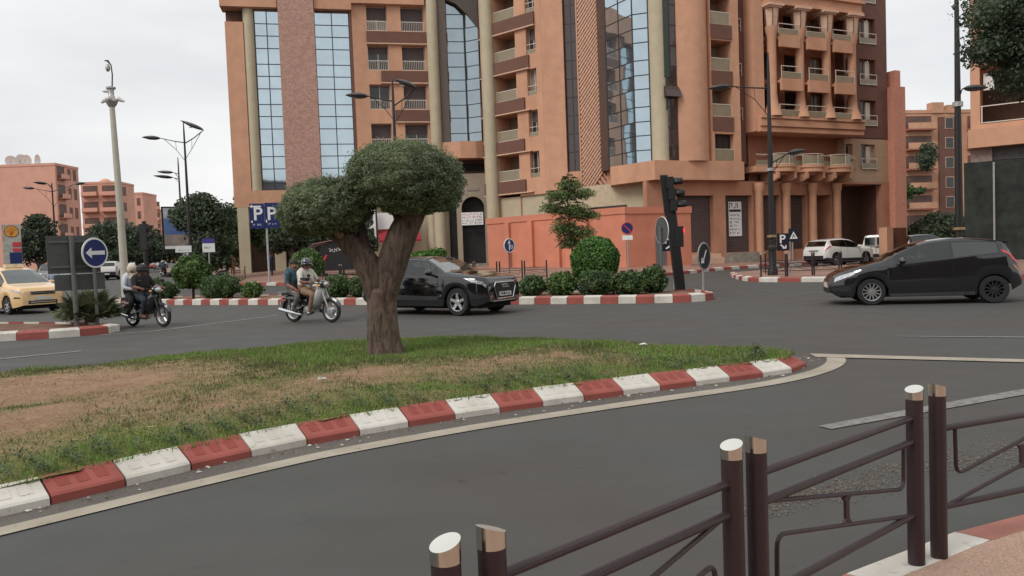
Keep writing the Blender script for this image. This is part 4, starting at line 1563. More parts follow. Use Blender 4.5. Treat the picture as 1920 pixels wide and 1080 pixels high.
# pale wall under the prow, with a dark strip window
UW = Seg((1.6, 58.3), (8.3, 51.9))
spart('wall', wall_mb(0, UW.L, 0, 6.0, [(.8, 8.7, 3.0, 4.5, .3)], y=.1), mat('sand wall', (.52, .43, .29), .8, var=.05), bld, UW)
spart('strip_window', MB().box(.8, 8.7, .32, .36, 3.0, 4.5), M_['brownglass'], bld, UW)
part('column', MB().lathe([(.62, 0), (.62, 5.82)], 20, (9.45, 51.0, 0)), M_['beige'], bld, True)
part('wall', MB().prism([(8.2, 52.0), (9.3, 50.9), (10.3, 51.2), (10.0, 52.6)], 0, 5.82), M_['beige'], bld)


def tag_stuff(*a, **k):
    return tag(part(*a, **k), kind='stuff')


# small flat lettering made of strokes
def scribble(w, h, rows, seed, lo=.3, gap=.35):
    r = random.Random(seed)
    mb = MB()
    rh = h / rows
    for i in range(rows):
        z1 = h - i * rh - rh * gap * .5
        z0 = z1 - rh * (1 - gap)
        x = .0
        while x < w:
            cw = rh * (.35 + .45 * r.random())
            if x + cw > w: break
            t = rh * .13
            k = r.random()
            if k < .8:
                mb.box(x, x + t, -.004, 0, z0, z1)
            if k > .25:
                zz = z0 + (z1 - z0) * r.choice((0, .45, .85))
                mb.box(x + t, x + cw * .8, -.0045, 0, zz, zz + t)
            if k > .55:
                mb.box(x + cw * .8, x + cw * .8 + t, -.0042, 0, z0 + (z1 - z0) * .2, z1)
            x += cw + rh * .16 + (rh * .35 if r.random() < .18 else 0)
    return mb


o = thing('banner', 'white banner with red and black writing hung in the arched doorway', 'banner', PT.P(.42, -.08, 3.85), PT.rz)
part('sheet', MB().box(0, 1.72, -.01, .01, 0, 1.0), M_['signwhite'], o)
tag_stuff('lettering', scribble(1.6, .45, 2, 3), M_['signred'], o, loc=(.06, -.012, .5))
tag_stuff('lettering', scribble(1.6, .42, 2, 4), M_['text'], o, loc=(.06, -.012, .05))
o = thing('poster', 'tall white poster of small print pasted on a brown roller shutter', 'poster', G.P(6.66, 1.06, 2.1), G.rz)
part('sheet', MB().box(0, 1.12, -.012, .0, 0, 2.35), M_['signwhite'], o)
tag_stuff('lettering', scribble(1.0, .42, 1, 5, gap=.15), M_['text'], o, loc=(.06, -.014, 1.88))
part('lettering', MB().box(0, 1.0, -.006, 0, 0, .16), M_['text'], o, loc=(.06, -.014, 1.66))
tag_stuff('lettering', scribble(.94, 1.45, 6, 6, gap=.45), M_['text'], o, loc=(.09, -.014, .1))

# shop front pieces glimpsed through the fork of the olive tree
o = thing('shop_sign', 'white shop fascia with dark lettering above a red awning', 'shop sign', A.P(11.2, -.12, 3.75), A.rz)
part('panel', MB().box(0, 3.3, -.08, .0, 0, 1.25), M_['signwhite'], o)
tag_stuff('lettering', scribble(1.3, .35, 1, 8), M_['text'], o, loc=(1.2, -.082, .25))
o = thing('awning', 'dark red shop awning under the white fascia behind the olive tree', 'awning', A.P(11.2, 0, 3.7), A.rz)
part('cloth', MB().prism([(0, 0), (-1.5, -.85), (-1.5, -1.0), (0, -.1)], 0, 3.2, plane='YZ'), mat('red awning cloth', (.30, .02, .03), .8, var=.08), o)
o = thing('hanging_sign', 'narrow upright white sign with dark pictures beside a shop awning', 'hanging sign', A.P(10.1, -.6, 2.35), A.rz)
part('panel', MB().box(0, .95, -.06, .06, 0, 2.9), M_['signwhite'], o)
part('frame', MB().box(.95, 1.07, -.08, .08, -.1, 3.0), M_['black'], o)
part('picture', MB().box(.15, .8, -.07, -.06, .95, 1.45).ell((.45, -.065, 1.95), .34, .01, .33, 10, 6).box(.25, .75, -.07, -.06, 2.2, 2.5), M_['text'], o)
part('bracket', MB().box(.4, .5, .06, .7, 2.6, 2.7), M_['black'], o)

# pink hoarding round the corner
hd = thing('hoarding', 'salmon pink rendered hoarding wall closing off the corner of the block', 'wall', (3.0, 50.5, .3), world_children=True)
H1 = Seg((-1.6, 55.0), (6.9, 46.3))
H2 = Seg((6.9, 46.3), (11.3, 48.35))
spart('wall', MB().box(0, H1.L, 0, .25, 0, 3.95), M_['hoard'], hd, H1)
spart('coping', MB().box(-.05, H1.L + .06, -.06, .3, 3.62, 4.02), M_['hoard'], hd, H1)
for u in (2.0, 4.2, 6.6, 9.0):
    spart('pilaster', MB().box(u, u + .38, -.22, .0, 0, 3.62), M_['hoard'], hd, H1)
spart('wall', MB().box(0, H2.L, .004, .254, 0, 3.95), M_['hoard'], hd, H2)
spart('coping', MB().box(.08, H2.L + .05, -.06, .3, 3.6, 4.0), M_['hoard'], hd, H2)
spart('door', MB().box(2.15, 2.9, -.05, .02, .3, 2.5), mat('grey door', (.13, .135, .14), .5, var=.05), hd, H2)

# ------------------------------------------------------------------ vehicles
def interp(pts, x):
    if x <= pts[0][0]: return pts[0][1]
    for (a, b), (c, d) in zip(pts, pts[1:]):
        if x <= c: return b + (d - b) * (x - a) / (c - a + 1e-9)
    return pts[-1][1]


def soft(pts, x, r=.05):
    return (interp(pts, x - r) + 2 * interp(pts, x) + interp(pts, x + r)) / 4


def paint_mat(name, col, rough=.3, metal=.0, coat=1.0, var=.02):
    return mat(name, col, rough, metal=metal, var=var, scale=.8, coat=coat)


class Car:
    """body grown from side-view curves: x runs from the nose backwards, local +X points forward"""
    def __init__(s, P):
        s.P = P
        s.L, s.W = P['L'], P['W']
        s.mid = (P['xf'] + P['xr']) / 2
        xs = set()
        n = P.get('n', 72)
        for i in range(n + 1):
            xs.add(round(s.L * i / n, 4))
        for c in (P['top'], P['belt']):
            for x, z in c: xs.add(round(min(max(x, 0), s.L), 4))
        for xw in (P['xf'], P['xr']):
            for k in range(19):
                xs.add(round(xw + P['ra'] * math.cos(math.pi * k / 18), 4))
        for x in (.015, .04, .08, .13, .2): xs |= {x, round(s.L - x, 4)}
        for w in P['win']: xs |= {w[0], w[1]}
        xs |= set(P['ws']) | set(P['rw'])
        s.xs = sorted(xs)

    def plan(s, x):
        P = s.P
        f = P.get('nose', .5)
        t = 1.0
        if x < f: t -= P.get('nosein', .30) * ((f - x) / f) ** 2.2
        b = P.get('tail', .35)
        if x > s.L - b: t -= P.get('tailin', .16) * ((x - s.L + b) / b) ** 2.4
        return t * s.W

    def bottom(s, x):
        P = s.P
        z = interp(P['sill'], x)
        for xw in (P['xf'], P['xr']):
            d = abs(x - xw)
            if d <= P['ra']:
                z = max(z, P['r'] + math.sqrt(max(0, P['ra'] ** 2 - d * d)))
        return z

    def sec(s, x):
        P = s.P
        w = s.plan(x)
        zb, zs, zt = s.bottom(x), soft(P['belt'], x), soft(P['top'], x, P.get('soft', .05))
        zt = max(zt, zs + .012)
        zs = max(zs, zb + .05)
        g = zt - zs
        h = zs - zb
        y4 = w * .955
        tum = P.get('tumble', .40)
        y5 = max(w * .52, y4 - .045 - tum * g)
        z5 = zs + g * .84
        pts = [(w * .965, zb), (w * .995, zb + .22 * h), (w, zb + .52 * h), (w * .99, zb + .70 * h), (w * .972, zb + .90 * h), (y4, zs),
               (y4 + (y5 - y4) * .07, zs + (z5 - zs) * .07), (y4 + (y5 - y4) * .90, zs + (z5 - zs) * .90), (y5, z5),
               (y5 * .93, zs + g * .925), (y5 * .62, zs + g * .985), (0, zt)]
        return pts

    def at(s, x, k):
        """point on the right-hand half section, k counts section points"""
        p = s.sec(x)
        i = min(int(k), len(p) - 2)
        t = k - i
        return Vector((s.mid - x, p[i][0] + (p[i + 1][0] - p[i][0]) * t, p[i][1] + (p[i + 1][1] - p[i][1]) * t))

    def patch(s, corners, off=.006, n=6, m=4, sides=(1, -1)):
        """raised patch on the body between four (x, k) corners"""
        mbs = []
        for sd in sides:
            mb = MB()
            V = []
            for j in range(m + 1):
                for i in range(n + 1):
                    u, v = i / n, j / m
                    (x0, k0), (x1, k1), (x2, k2), (x3, k3) = corners
                    x = (x0 * (1 - u) + x1 * u) * (1 - v) + (x3 * (1 - u) + x2 * u) * v
                    k = (k0 * (1 - u) + k1 * u) * (1 - v) + (k3 * (1 - u) + k2 * u) * v
                    p = s.at(x, k)
                    a, b = s.at(x + .01, k), s.at(x, k + .05)
                    nn = (a - p).cross(b - p)
                    if nn.length > 1e-9:
                        nn.normalize()
                        if nn.y < 0 and abs(nn.y) > .05: nn = -nn
                    else:
                        nn = Vector((0, 1, 0))
                    q = p + nn * off
                    V.append((q.x, q.y * sd, q.z))
            F = [(j * (n + 1) + i, j * (n + 1) + i + 1, (j + 1) * (n + 1) + i + 1, (j + 1) * (n + 1) + i) for j in range(m) for i in range(n)]
            mbs.append(mb.add(V, F))
        return mbs

    def build(s, name, label, loc, rz, paint, group=None, cat='car', detail=True, rims=None, glass=None, clad=False, ws_glass=None):
        P = s.P
        root = thing(name, label, cat, loc, rz, group)
        secs = [s.sec(x) for x in s.xs]
        K = len(secs[0])
        regs = {}

        def reg(n_):
            if n_ not in regs: regs[n_] = MB()
            return regs[n_]
        for sd in (1, -1):
            for i in range(len(s.xs) - 1):
                xa, xb = s.xs[i], s.xs[i + 1]
                xm = (xa + xb) / 2
                for k in range(K - 1):
                    q = [(s.mid - xa, secs[i][k][0] * sd, secs[i][k][1]), (s.mid - xb, secs[i + 1][k][0] * sd, secs[i + 1][k][1]),
                         (s.mid - xb, secs[i + 1][k + 1][0] * sd, secs[i + 1][k + 1][1]), (s.mid - xa, secs[i][k + 1][0] * sd, secs[i][k + 1][1])]
                    r = 'body'
                    if k == 6:
                        for wi, w in enumerate(P['win']):
                            if w[0] <= xm <= w[1]: r = ('side_window', wi, sd)
                        if r == 'body' and P['win'][0][0] - .02 < xm < P['win'][-1][1] + .02: r = ('window_frame', sd)
                    elif k in (5, 7) and P['win'][0][0] < xm < P['win'][-1][1]:
                        r = ('window_frame', sd)
                    elif k >= 9 and P['ws'][0] <= xm <= P['ws'][1]: r = 'windscreen'
                    elif k >= 9 and P['rw'][0] <= xm <= P['rw'][1]: r = 'rear_window'
                    elif k == 0 and clad: r = ('sill_cladding', sd)
                    if sd < 0: q = q[::-1]
                    reg(r).add(q, [(0, 1, 2, 3)])
        # close the two ends
        for i in (0, len(s.xs) - 1):
            x = s.mid - s.xs[i]
            sc = secs[i]
            poly = [(x, y, z) for y, z in sc] + [(x, -y, z) for y, z in sc[::-1]]
            reg('body').add(poly, [tuple(range(len(poly)))])
        gl = glass or M_['carglass']
        for r, mb in regs.items():
            if isinstance(r, tuple) and r[0] == 'side_window':
                part('side_window', mb, P['win_mats'][r[1]] if 'win_mats' in P else gl, root, True, angle=40)
            elif isinstance(r, tuple):
                part(r[0], mb, M_['trimblack'], root, True, angle=38)
            else:
                m_ = dict(body=paint, pillar=M_['trimblack'], windscreen=ws_glass or gl, rear_window=gl, cladding=M_['trimblack'])[r]
                me = mb
                o = part(dict(pillar='window_frame', cladding='sill_cladding').get(r, r), me, m_, root, True, angle=38)
                if r == 'body':
                    bm = bmesh.new()
                    bm.from_mesh(o.data)
                    bmesh.ops.remove_doubles(bm, verts=bm.verts, dist=.0005)
                    bmesh.ops.recalc_face_normals(bm, faces=bm.faces)
                    bm.to_mesh(o.data)
                    bm.free()
                    o.data.polygons.foreach_set('use_smooth', [True] * len(o.data.polygons))
                    o.data.set_sharp_from_angle(angle=R(42))
        # underbody and wheel wells
        ub = MB().box(s.mid - s.L + .25, s.mid - .25, -s.W + .26, s.W - .26, .17, .62)
        ub.box(s.mid - P['xf'] - .42, s.mid - P['xf'] + .42, -s.W + .1, s.W - .1, P['r'] + .12, P['r'] + P['ra'] + .02)
        ub.box(s.mid - P['xr'] - .42, s.mid - P['xr'] + .42, -s.W + .1, s.W - .1, P['r'] + .12, P['r'] + P['ra'] + .02)
        part('underbody', ub, M_['undersh'], root)
        # seats seen through the glass
        if detail:
            xs0 = P['win'][0][1] + .55
            for x_, ys in ((xs0, (-.36, .36)), (xs0 + .85, (-.40, 0, .40))):
                for y_ in ys:
                    cx = s.mid - x_
                    zt = interp(P['top'], x_ + .1)
                    if zt < 1.3: continue
                    st = MB().prism([(cx + .28, .50), (cx + .30, .62), (cx - .05, .64), (cx - .20, zt - .50), (cx - .30, zt - .50), (cx - .18, .50)], y_ - .20, y_ + .20, plane='XZ')
                    st.prism([(cx - .20, zt - .47), (cx - .17, zt - .28), (cx - .26, zt - .27), (cx - .29, zt - .47)], y_ - .12, y_ + .12, plane='XZ')
                    part('car_seat', st, M_['seatcloth'], root)
            dz = interp(P['belt'], P['ws'][0] + .3)
            part('dashboard', MB().prism([(s.mid - P['ws'][0] - .15, .6), (s.mid - P['ws'][0] - .12, dz - .02), (s.mid - P['ws'][0] - .62, dz - .01), (s.mid - P['ws'][0] - .70, .6)], -s.W + .16, s.W - .16, plane='XZ'), M_['seatcloth'], root)
            sw_ = MB().lathe([(.18 + .016 * math.cos(t), .016 * math.sin(t)) for t in [2 * math.pi * q / 6 for q in range(6)]], 16, (0, 0, 0), 'X', close=True)
            o = part('steering_wheel', sw_, M_['trimblack'], root, True, loc=(s.mid - P['ws'][0] - .78, .36, dz + .02))
        # wheels
        rim_m = rims or M_['alloy']
        rr = P['r']
        tw = P.get('tw', .20)
        ty = MB().lathe([(rr * .66, -tw / 2), (rr * .93, -tw / 2), (rr, -tw / 2 + .035), (rr, tw / 2 - .035), (rr * .93, tw / 2), (rr * .66, tw / 2)], 28, axis='Y', close=True).mesh('tyre', True)
        rm = MB()
        rm.lathe([(rr * .70, .02), (rr * .70, tw / 2 - .005), (rr * .62, tw / 2 - .012), (rr * .62, .02)], 24, axis='Y', close=True)
        ns = P.get('spokes', 5)
        for k in range(ns):
            a = 2 * math.pi * k / ns + .3
            ca, sa = math.cos(a), math.sin(a)
            wd = P.get('spw', .055)
            for r0, r1, w0, w1 in ((rr * .10, rr * .64, wd, wd * .72),):
                V = []
                for rd, ww, yy in ((r0, w0, tw / 2 - .022), (r1, w1, tw / 2 - .012)):
                    for sg in (-1, 1):
                        V.append((ca * rd - sa * ww / 2 * sg, yy, sa * rd + ca * ww / 2 * sg))
                V += [(a_, b_ - .03, c_) for a_, b_, c_ in V]
                rm.add(V, [(0, 1, 3, 2), (0, 2, 6, 4), (1, 5, 7, 3)])
        rm.lathe([(.001, tw / 2 - .008), (rr * .17, tw / 2 - .012), (rr * .17, tw / 2 - .05)], 14, axis='Y')
        rmm = rm.mesh('rim', True)
        bk = MB().lathe([(.001, .025), (rr * .64, .025)], 20, axis='Y').mesh('brake_disc')
        for xw, ax in ((P['xf'], 'front'), (P['xr'], 'rear')):
            for sd in (1, -1):
                w = thing('wheel', None, None, (s.mid - xw, sd * (s.W - tw / 2 - .03), rr), 0 if sd > 0 else math.pi)
                w.parent = root
                link('tyre', ty, M_['tyre'], w)
                rmx = rim_m if not (P.get('rear_rims') and ax == 'rear') else P['rear_rims']
                o = bpy.data.objects.new('rim', rmm if rmx is rim_m else rmm.copy())
                if rmx is not rim_m: o.data.materials.clear()
                COL.objects.link(o)
                if not o.data.materials: o.data.materials.append(rmx)
                o.parent = w
                link('brake_disc', bk, M_['undersh'], w)
        if not detail:
            return root
        # lamps
        for nm, key, mt in (('headlight', 'hl', 'lamp'), ('tail_light', 'tl', 'redlamp')):
            if key in P:
                for mb in s.patch(P[key], .008, 7, 4):
                    part(nm, mb, M_[mt], root, True)
        # seams
        sm_ = MB()
        for x, k0, k1 in P.get('seams', []):
            for mb in s.patch([(x - .005, k0), (x + .005, k0), (x + .005, k1), (x - .005, k1)], .0025, 1, 10):
                sm_.add(mb.v, mb.f)
        if sm_.v: part('door_seam', sm_, M_['undersh'], root)
        for x, k in P.get('handles', []):
            for mb in s.patch([(x - .09, k - .06), (x + .09, k - .06), (x + .09, k + .14), (x - .09, k + .14)], .028, 3, 2):
                part('door_handle', mb, P.get('handle_mat', paint), root, True)
        # mirrors
        if 'mir' in P:
            x, z = P['mir']
            for sd in (1, -1):
                w = s.plan(x) * .95
                mb = MB().ell((s.mid - x, sd * (w + .13), z + .03), .075, .125, .075, 12, 8).box(s.mid - x - .03, s.mid - x + .03, sd * (w - .05), sd * (w + .08), z - .05, z - .01)
                part('wing_mirror', mb, P.get('mirmat', paint), root, True)
        return root


HATCH = dict(L=3.95, W=.86, xf=.88, xr=3.37, r=.305, ra=.345, tw=.195, spokes=12, spw=.034, tumble=.46, nose=.75, nosein=.36, tail=.5, tailin=.22,
             top=[(0, .50), (.03, .62), (.12, .70), (.3, .785), (.6, .88), (.95, .965), (1.12, 1.00), (1.45, 1.19), (1.80, 1.36), (2.1, 1.44), (2.5, 1.485), (2.9, 1.48), (3.3, 1.435), (3.58, 1.385), (3.64, 1.33), (3.72, 1.13), (3.80, 1.02), (3.88, .92), (3.95, .62)],
             belt=[(0, .47), (.03, .58), (.12, .655), (.3, .73), (.6, .81), (.95, .875), (1.2, .905), (1.6, .93), (2.2, .975), (2.8, 1.035), (3.3, 1.09), (3.6, 1.10), (3.74, 1.03), (3.88, .87), (3.95, .58)],
             sill=[(0, .30), (.2, .22), (.5, .20), (3.4, .20), (3.75, .30), (3.95, .40)],
             win=[(1.38, 1.56), (1.60, 2.52), (2.58, 3.46)], ws=(1.12, 1.90), rw=(3.64, 3.78), soft=.06,
             hl=[(.10, 3.2), (.62, 4.0), (.68, 5.05), (.14, 4.7)], tl=[(3.50, 6.3), (3.66, 6.2), (3.86, 3.9), (3.72, 4.0)],
             seams=[(1.36, .2, 5.2), (2.55, .2, 5.0)], handles=[(2.38, 4.1)], mir=(1.50, .97))
hatch_paint = paint_mat('charcoal car paint', (0.0095, 0.0095, 0.012), .12, .0, 1.0)
hatch = Car({**HATCH, 'rear_rims': M_['darkalloy'], 'win_mats': [M_['carglass'], M_['carglass'], M_['hatchglass']]})
h_o = hatch.build('parked_car' if False else 'hatchback_car', 'charcoal hatchback with silver front wheels crossing the junction on the right', (9.65, 18.14, 0), math.atan2(.264, -.965), hatch_paint)
hx = hatch
for sd in (1, -1):
    p = hx.at(.16, 1.6)
part('number_plate', MB().box(hx.mid + .0, hx.mid + .015, -.26, .26, .40, .51), M_['plate'], h_o)
part('grille', MB().box(hx.mid - .02, hx.mid + .008, -.42, .42, .28, .39), M_['trimblack'], h_o)
for mb in hx.patch([(.05, 1.0), (.45, 1.0), (.42, 1.7), (.06, 1.6)], .006, 4, 2): part('fog_lamp_surround', mb, M_['trimblack'], h_o, True)
for mb in hx.patch([(3.70, 3.4), (3.80, 3.2), (3.88, 2.7), (3.80, 2.8)], .01, 4, 3): part('indicator', mb, M_['amber'], h_o, True)
part('spoiler', MB().prism([(hx.mid - 3.50, 1.385), (hx.mid - 3.72, 1.345), (hx.mid - 3.74, 1.32), (hx.mid - 3.5, 1.33)], -.52, .52, plane='XZ'), hatch_paint, h_o)
for mb in hx.patch([(.75, 4.25), (3.55, 4.72), (3.55, 4.82), (.75, 4.36)], .007, 20, 1): part('body_crease', mb, hatch_paint, h_o, True)
for mb in hx.patch([(1.25, .0), (2.98, .0), (2.98, .45), (1.25, .45)], .02, 12, 2): part('side_skirt', mb, mat('grey skirt', (.05, .05, .052), .4), h_o, True)

SUV = dict(L=4.19, W=.895, xf=.84, xr=3.44, r=.345, ra=.40, tw=.215, spokes=5, spw=.085, tumble=.42, nose=.6, nosein=.24, tail=.4, tailin=.16,
           top=[(0, .66), (.02, .84), (.08, .93), (.3, .98), (.7, 1.02), (1.15, 1.08), (1.28, 1.10), (1.7, 1.34), (1.95, 1.45), (2.3, 1.505), (2.7, 1.51), (3.2, 1.475), (3.55, 1.42), (3.70, 1.30), (3.92, 1.06), (4.08, .96), (4.19, .72)],
           belt=[(0, .62), (.02, .79), (.08, .87), (.3, .92), (.7, .965), (1.2, 1.00), (2.0, 1.02), (2.8, 1.05), (3.3, 1.08), (3.65, 1.10), (3.95, 1.02), (4.08, .92), (4.19, .68)],
           sill=[(0, .34), (.25, .25), (.5, .24), (3.6, .24), (3.95, .33), (4.19, .42)],
           win=[(1.50, 1.62), (1.66, 2.50), (2.56, 3.24), (3.30, 3.58)], ws=(1.28, 2.02), rw=(3.60, 3.90),
           hl=[(.05, 3.45), (.62, 3.95), (.56, 4.45), (.05, 4.25)], tl=[(3.88, 4.5), (4.08, 4.4), (4.14, 3.3), (3.96, 3.5)],
           seams=[(1.42, .2, 5.2), (2.52, .2, 5.2), (3.3, 2.6, 5.1)], handles=[(2.36, 3.9), (3.16, 3.95)], mir=(1.62, 1.06), mirmat=None)
suv_paint = paint_mat('black car paint', (0.004, 0.004, 0.0046), .08, .0, 1.0)
SUV['mirmat'] = suv_paint
suv = Car(SUV)
s_o = suv.build('suv_car', 'black compact suv with silver star wheels passing behind the olive tree', (-1.97, 20.55, 0), R(-34), suv_paint, clad=True, ws_glass=M_['greyglass'])
m0 = suv.mid
gpoly = [(-.40, .80), (.40, .80), (.47, .70), (.34, .40), (-.34, .40), (-.47, .70)]
part('grille', MB().prism(gpoly, m0 - .02, m0 + .022, plane='YZ'), M_['trimblack'], s_o)
gf = MB()
for (a, b), (c, d) in zip(gpoly, gpoly[1:] + gpoly[:1]):
    gf.tube([(m0 + .022, a, b), (m0 + .022, c, d)], .016, 6)
part('grille_frame', gf, M_['chrome'], s_o)
rg = MB()
for k in range(4):
    a0 = -.102 + .068 * k
    rg.lathe([(.043 + .007 * math.cos(t), m0 + .032 + .007 * math.sin(t)) for t in [2 * math.pi * q / 6 for q in range(6)]], 16, (0, a0, .71), 'X', close=True)
part('ring_badge', rg, M_['chrome'], s_o)
part('number_plate', MB().box(m0 + .022, m0 + .036, -.26, .26, .46, .565), M_['plate'], s_o)
pl = scribble(.44, .07, 1, 12, gap=.1)
o = tag_stuff('lettering', pl, M_['text'], s_o, loc=(m0 + .038, -.22, .478), rz=math.pi / 2)
for mb in suv.patch([(.03, 1.1), (.5, 1.2), (.45, 1.7), (.03, 1.6)], .006, 4, 2): part('bumper_vent', mb, M_['trimblack'], s_o, True)
part('bumper_trim', MB().box(m0 - .06, m0 + .012, -.5, .5, .33, .36), M_['alum'], s_o)
for mb in suv.patch([(1.5, .9), (3.0, .9), (2.85, 1.45), (1.35, 1.35)], .004, 10, 2): part('door_panel', mb, mat('dark grey panel', (.035, .035, .037), .35, coat=.6), s_o, True)
rr_ = MB()
for sd in (1, -1):
    rr_.tube([(m0 - x, sd * .56, interp(SUV['top'], x) + .0 - .03) for x in (1.95, 2.2, 2.6, 3.1, 3.5)], .016, 6)
part('roof_rail', rr_, M_['trimblack'], s_o)

TAXI = dict(L=4.5, W=.875, xf=.84, xr=3.65, r=.32, ra=.37, tw=.2, spokes=6, spw=.06, tumble=.30, nose=.6, nosein=.24, tail=.4, tailin=.14,
            top=[(0, .68), (.02, .84), (.08, .92), (.35, .98), (.7, 1.03), (1.0, 1.08), (1.45, 1.38), (1.8, 1.58), (2.1, 1.66), (2.8, 1.69), (3.6, 1.66), (4.1, 1.60), (4.3, 1.40), (4.42, 1.05), (4.5, .70)],
            belt=[(0, .63), (.02, .79), (.08, .86), (.35, .91), (.7, .955), (1.1, .99), (2, 1.02), (3, 1.04), (4.1, 1.06), (4.38, .98), (4.5, .66)],
            sill=[(0, .32), (.25, .25), (.5, .23), (3.9, .23), (4.25, .32), (4.5, .4)],
            win=[(1.22, 1.5), (1.55, 2.4), (2.46, 3.3), (3.36, 4.05)], ws=(1.0, 1.86), rw=(4.14, 4.36),
            hl=[(.04, 3.6), (.50, 3.9), (.46, 4.5), (.04, 4.35)], tl=[(4.2, 5.2), (4.34, 5.1), (4.42, 3.5), (4.3, 3.5)],
            seams=[(1.2, .2, 5.2), (2.43, .2, 5.2), (3.33, .2, 5.2)], handles=[(2.28, 4.0), (3.16, 4.0)], mir=(1.42, 1.06))
taxi_paint = paint_mat('cream yellow taxi paint', (.80, .53, .26), .35, 0, .8)
taxi = Car(TAXI)
t_o = taxi.build('taxi', 'cream yellow taxi with roof lamp waiting at the left edge of the junction', (-18.54, 28.81, 0), R(-35), taxi_paint, cat='taxi', ws_glass=M_['greyglass'])
m1 = taxi.mid
part('grille', MB().box(m1 - .03, m1 + .014, -.40, .40, .68, .80), M_['trimblack'], t_o)
part('grille_bar', MB().box(m1 + .014, m1 + .022, -.40, .40, .785, .80).box(m1 + .014, m1 + .022, -.40, .40, .73, .745).box(m1 + .014, m1 + .022, -.42, -.39, .68, .81).box(m1 + .014, m1 + .022, .39, .42, .68, .81), M_['chrome'], t_o)
part('air_intake', MB().box(m1 - .03, m1 + .008, -.48, .48, .36, .47), M_['trimblack'], t_o)
part('bumper_strip', MB().box(m1 + .008, m1 + .018, -.42, .42, .40, .43), M_['alum'], t_o)
part('number_plate', MB().box(m1 + .01, m1 + .022, -.26, .26, .50, .61), M_['plate'], t_o)
part('roof_sign', MB().prism([(-.13, 0), (.13, 0), (.09, .13), (-.09, .13)], -.3, .3, plane='XZ'), mat('taxi roof lamp', (.7, .55, .35), .3), t_o, loc=(m1 - 2.2, 0, 1.665))
for mb in taxi.patch([(.06, 1.9), (.30, 1.9), (.28, 2.3), (.06, 2.2)], .006, 3, 2): part('fog_lamp', mb, M_['trimblack'], t_o, True)

RAV = dict(L=4.57, W=.92, xf=.95, xr=3.61, r=.36, ra=.41, tw=.22, spokes=5, spw=.08, tumble=.36, n=60, nose=.6, nosein=.24, tail=.5, tailin=.13,
           top=[(0, .72), (.03, .92), (.1, 1.0), (.5, 1.06), (1.2, 1.14), (1.75, 1.44), (2.1, 1.60), (2.5, 1.665), (3.2, 1.67), (3.8, 1.63), (4.12, 1.58), (4.3, 1.38), (4.45, 1.12), (4.53, .98), (4.57, .72)],
           belt=[(0, .68), (.03, .86), (.1, .93), (.5, .99), (1.2, 1.05), (2, 1.08), (3, 1.13), (3.8, 1.2), (4.2, 1.22), (4.45, 1.06), (4.53, .92), (4.57, .68)],
           sill=[(0, .36), (.25, .28), (4.1, .28), (4.35, .36), (4.57, .42)],
           win=[(1.5, 1.7), (1.75, 2.6), (2.66, 3.4), (3.46, 3.95)], ws=(1.2, 2.1), rw=(4.16, 4.40),
           hl=[(.04, 3.6), (.6, 4.0), (.56, 4.5), (.04, 4.3)], tl=[(3.98, 5.15), (4.47, 5.3), (4.51, 3.9), (4.25, 4.0)],
           seams=[(1.5, .2, 5.2), (2.63, .2, 5.2), (3.43, .2, 5.2)], handles=[(2.48, 4.0), (3.26, 4.0)], mir=(1.68, 1.14))
white_paint = paint_mat('white car paint', (.66, .64, .60), .35, 0, .8)
rav = Car(RAV)
r_o = rav.build('white_suv', 'white suv with red tail lights parked in front of the brown shutters', (20.4, 48.1, .0), math.atan2(.47, .88), white_paint, clad=True)
e1 = rav.mid - rav.L
part('bumper', MB().box(e1 - .03, e1 + .1, -.74, .74, .42, .66), M_['trimblack'], r_o)
part('number_plate', MB().box(e1 - .012, e1 + .0, -.26, .26, .80, .91), M_['plate'], r_o)
part('plate_garnish', MB().box(e1 - .008, e1 + .05, -.34, .34, .94, .98), M_['trimblack'], r_o)

VAN = dict(L=4.2, W=.87, xf=.85, xr=3.5, r=.31, ra=.36, tw=.2, spokes=6, tumble=.16, n=50, tail=.12, tailin=.05,
           top=[(0, .66), (.03, .88), (.1, .96), (.8, 1.1), (1.4, 1.55), (1.8, 1.78), (2.4, 1.83), (4.0, 1.82), (4.12, 1.76), (4.18, 1.2), (4.2, .75)],
           belt=[(0, .62), (.03, .82), (.1, .9), (.8, 1.02), (2, 1.08), (4.0, 1.1), (4.18, 1.08), (4.2, .7)],
           sill=[(0, .32), (.25, .25), (4.2, .3)], win=[(1.1, 1.4), (1.45, 2.2), (2.3, 3.9)], ws=(.85, 1.7), rw=(4.19, 4.195), tl=[(4.02, 4.6), (4.17, 4.6), (4.18, 3.0), (4.04, 3.0)], mir=(1.35, 1.1))
van = Car(VAN)
v_o = van.build('white_van', 'white panel van seen from behind beside the brown parking wall', (24.6, 51.9, .0), R(62), white_paint, cat='van')
e2 = van.mid - van.L
for sd in (1, -1):
    part('rear_pane', MB().box(e2 - .01, e2 + .02, sd * .06, sd * .66, 1.12, 1.66), M_['carglass'], v_o)
    part('door_hinge', MB().box(e2 - .02, e2 + .02, sd * .74, sd * .8, .9, 1.0), M_['trimblack'], v_o)
part('door_seam', MB().box(e2 - .012, e2 + .0, -.012, .012, .4, 1.75), M_['undersh'], v_o)
part('door_handle', MB().box(e2 - .03, e2 + .0, -.2, -.03, .98, 1.04), M_['trimblack'], v_o)
part('number_plate', MB().box(e2 - .012, e2 + .0, .12, .6, .82, .93), M_['plate'], v_o)
part('bumper', MB().box(e2 - .06, e2 + .1, -.8, .8, .38, .58), M_['trimblack'], v_o)

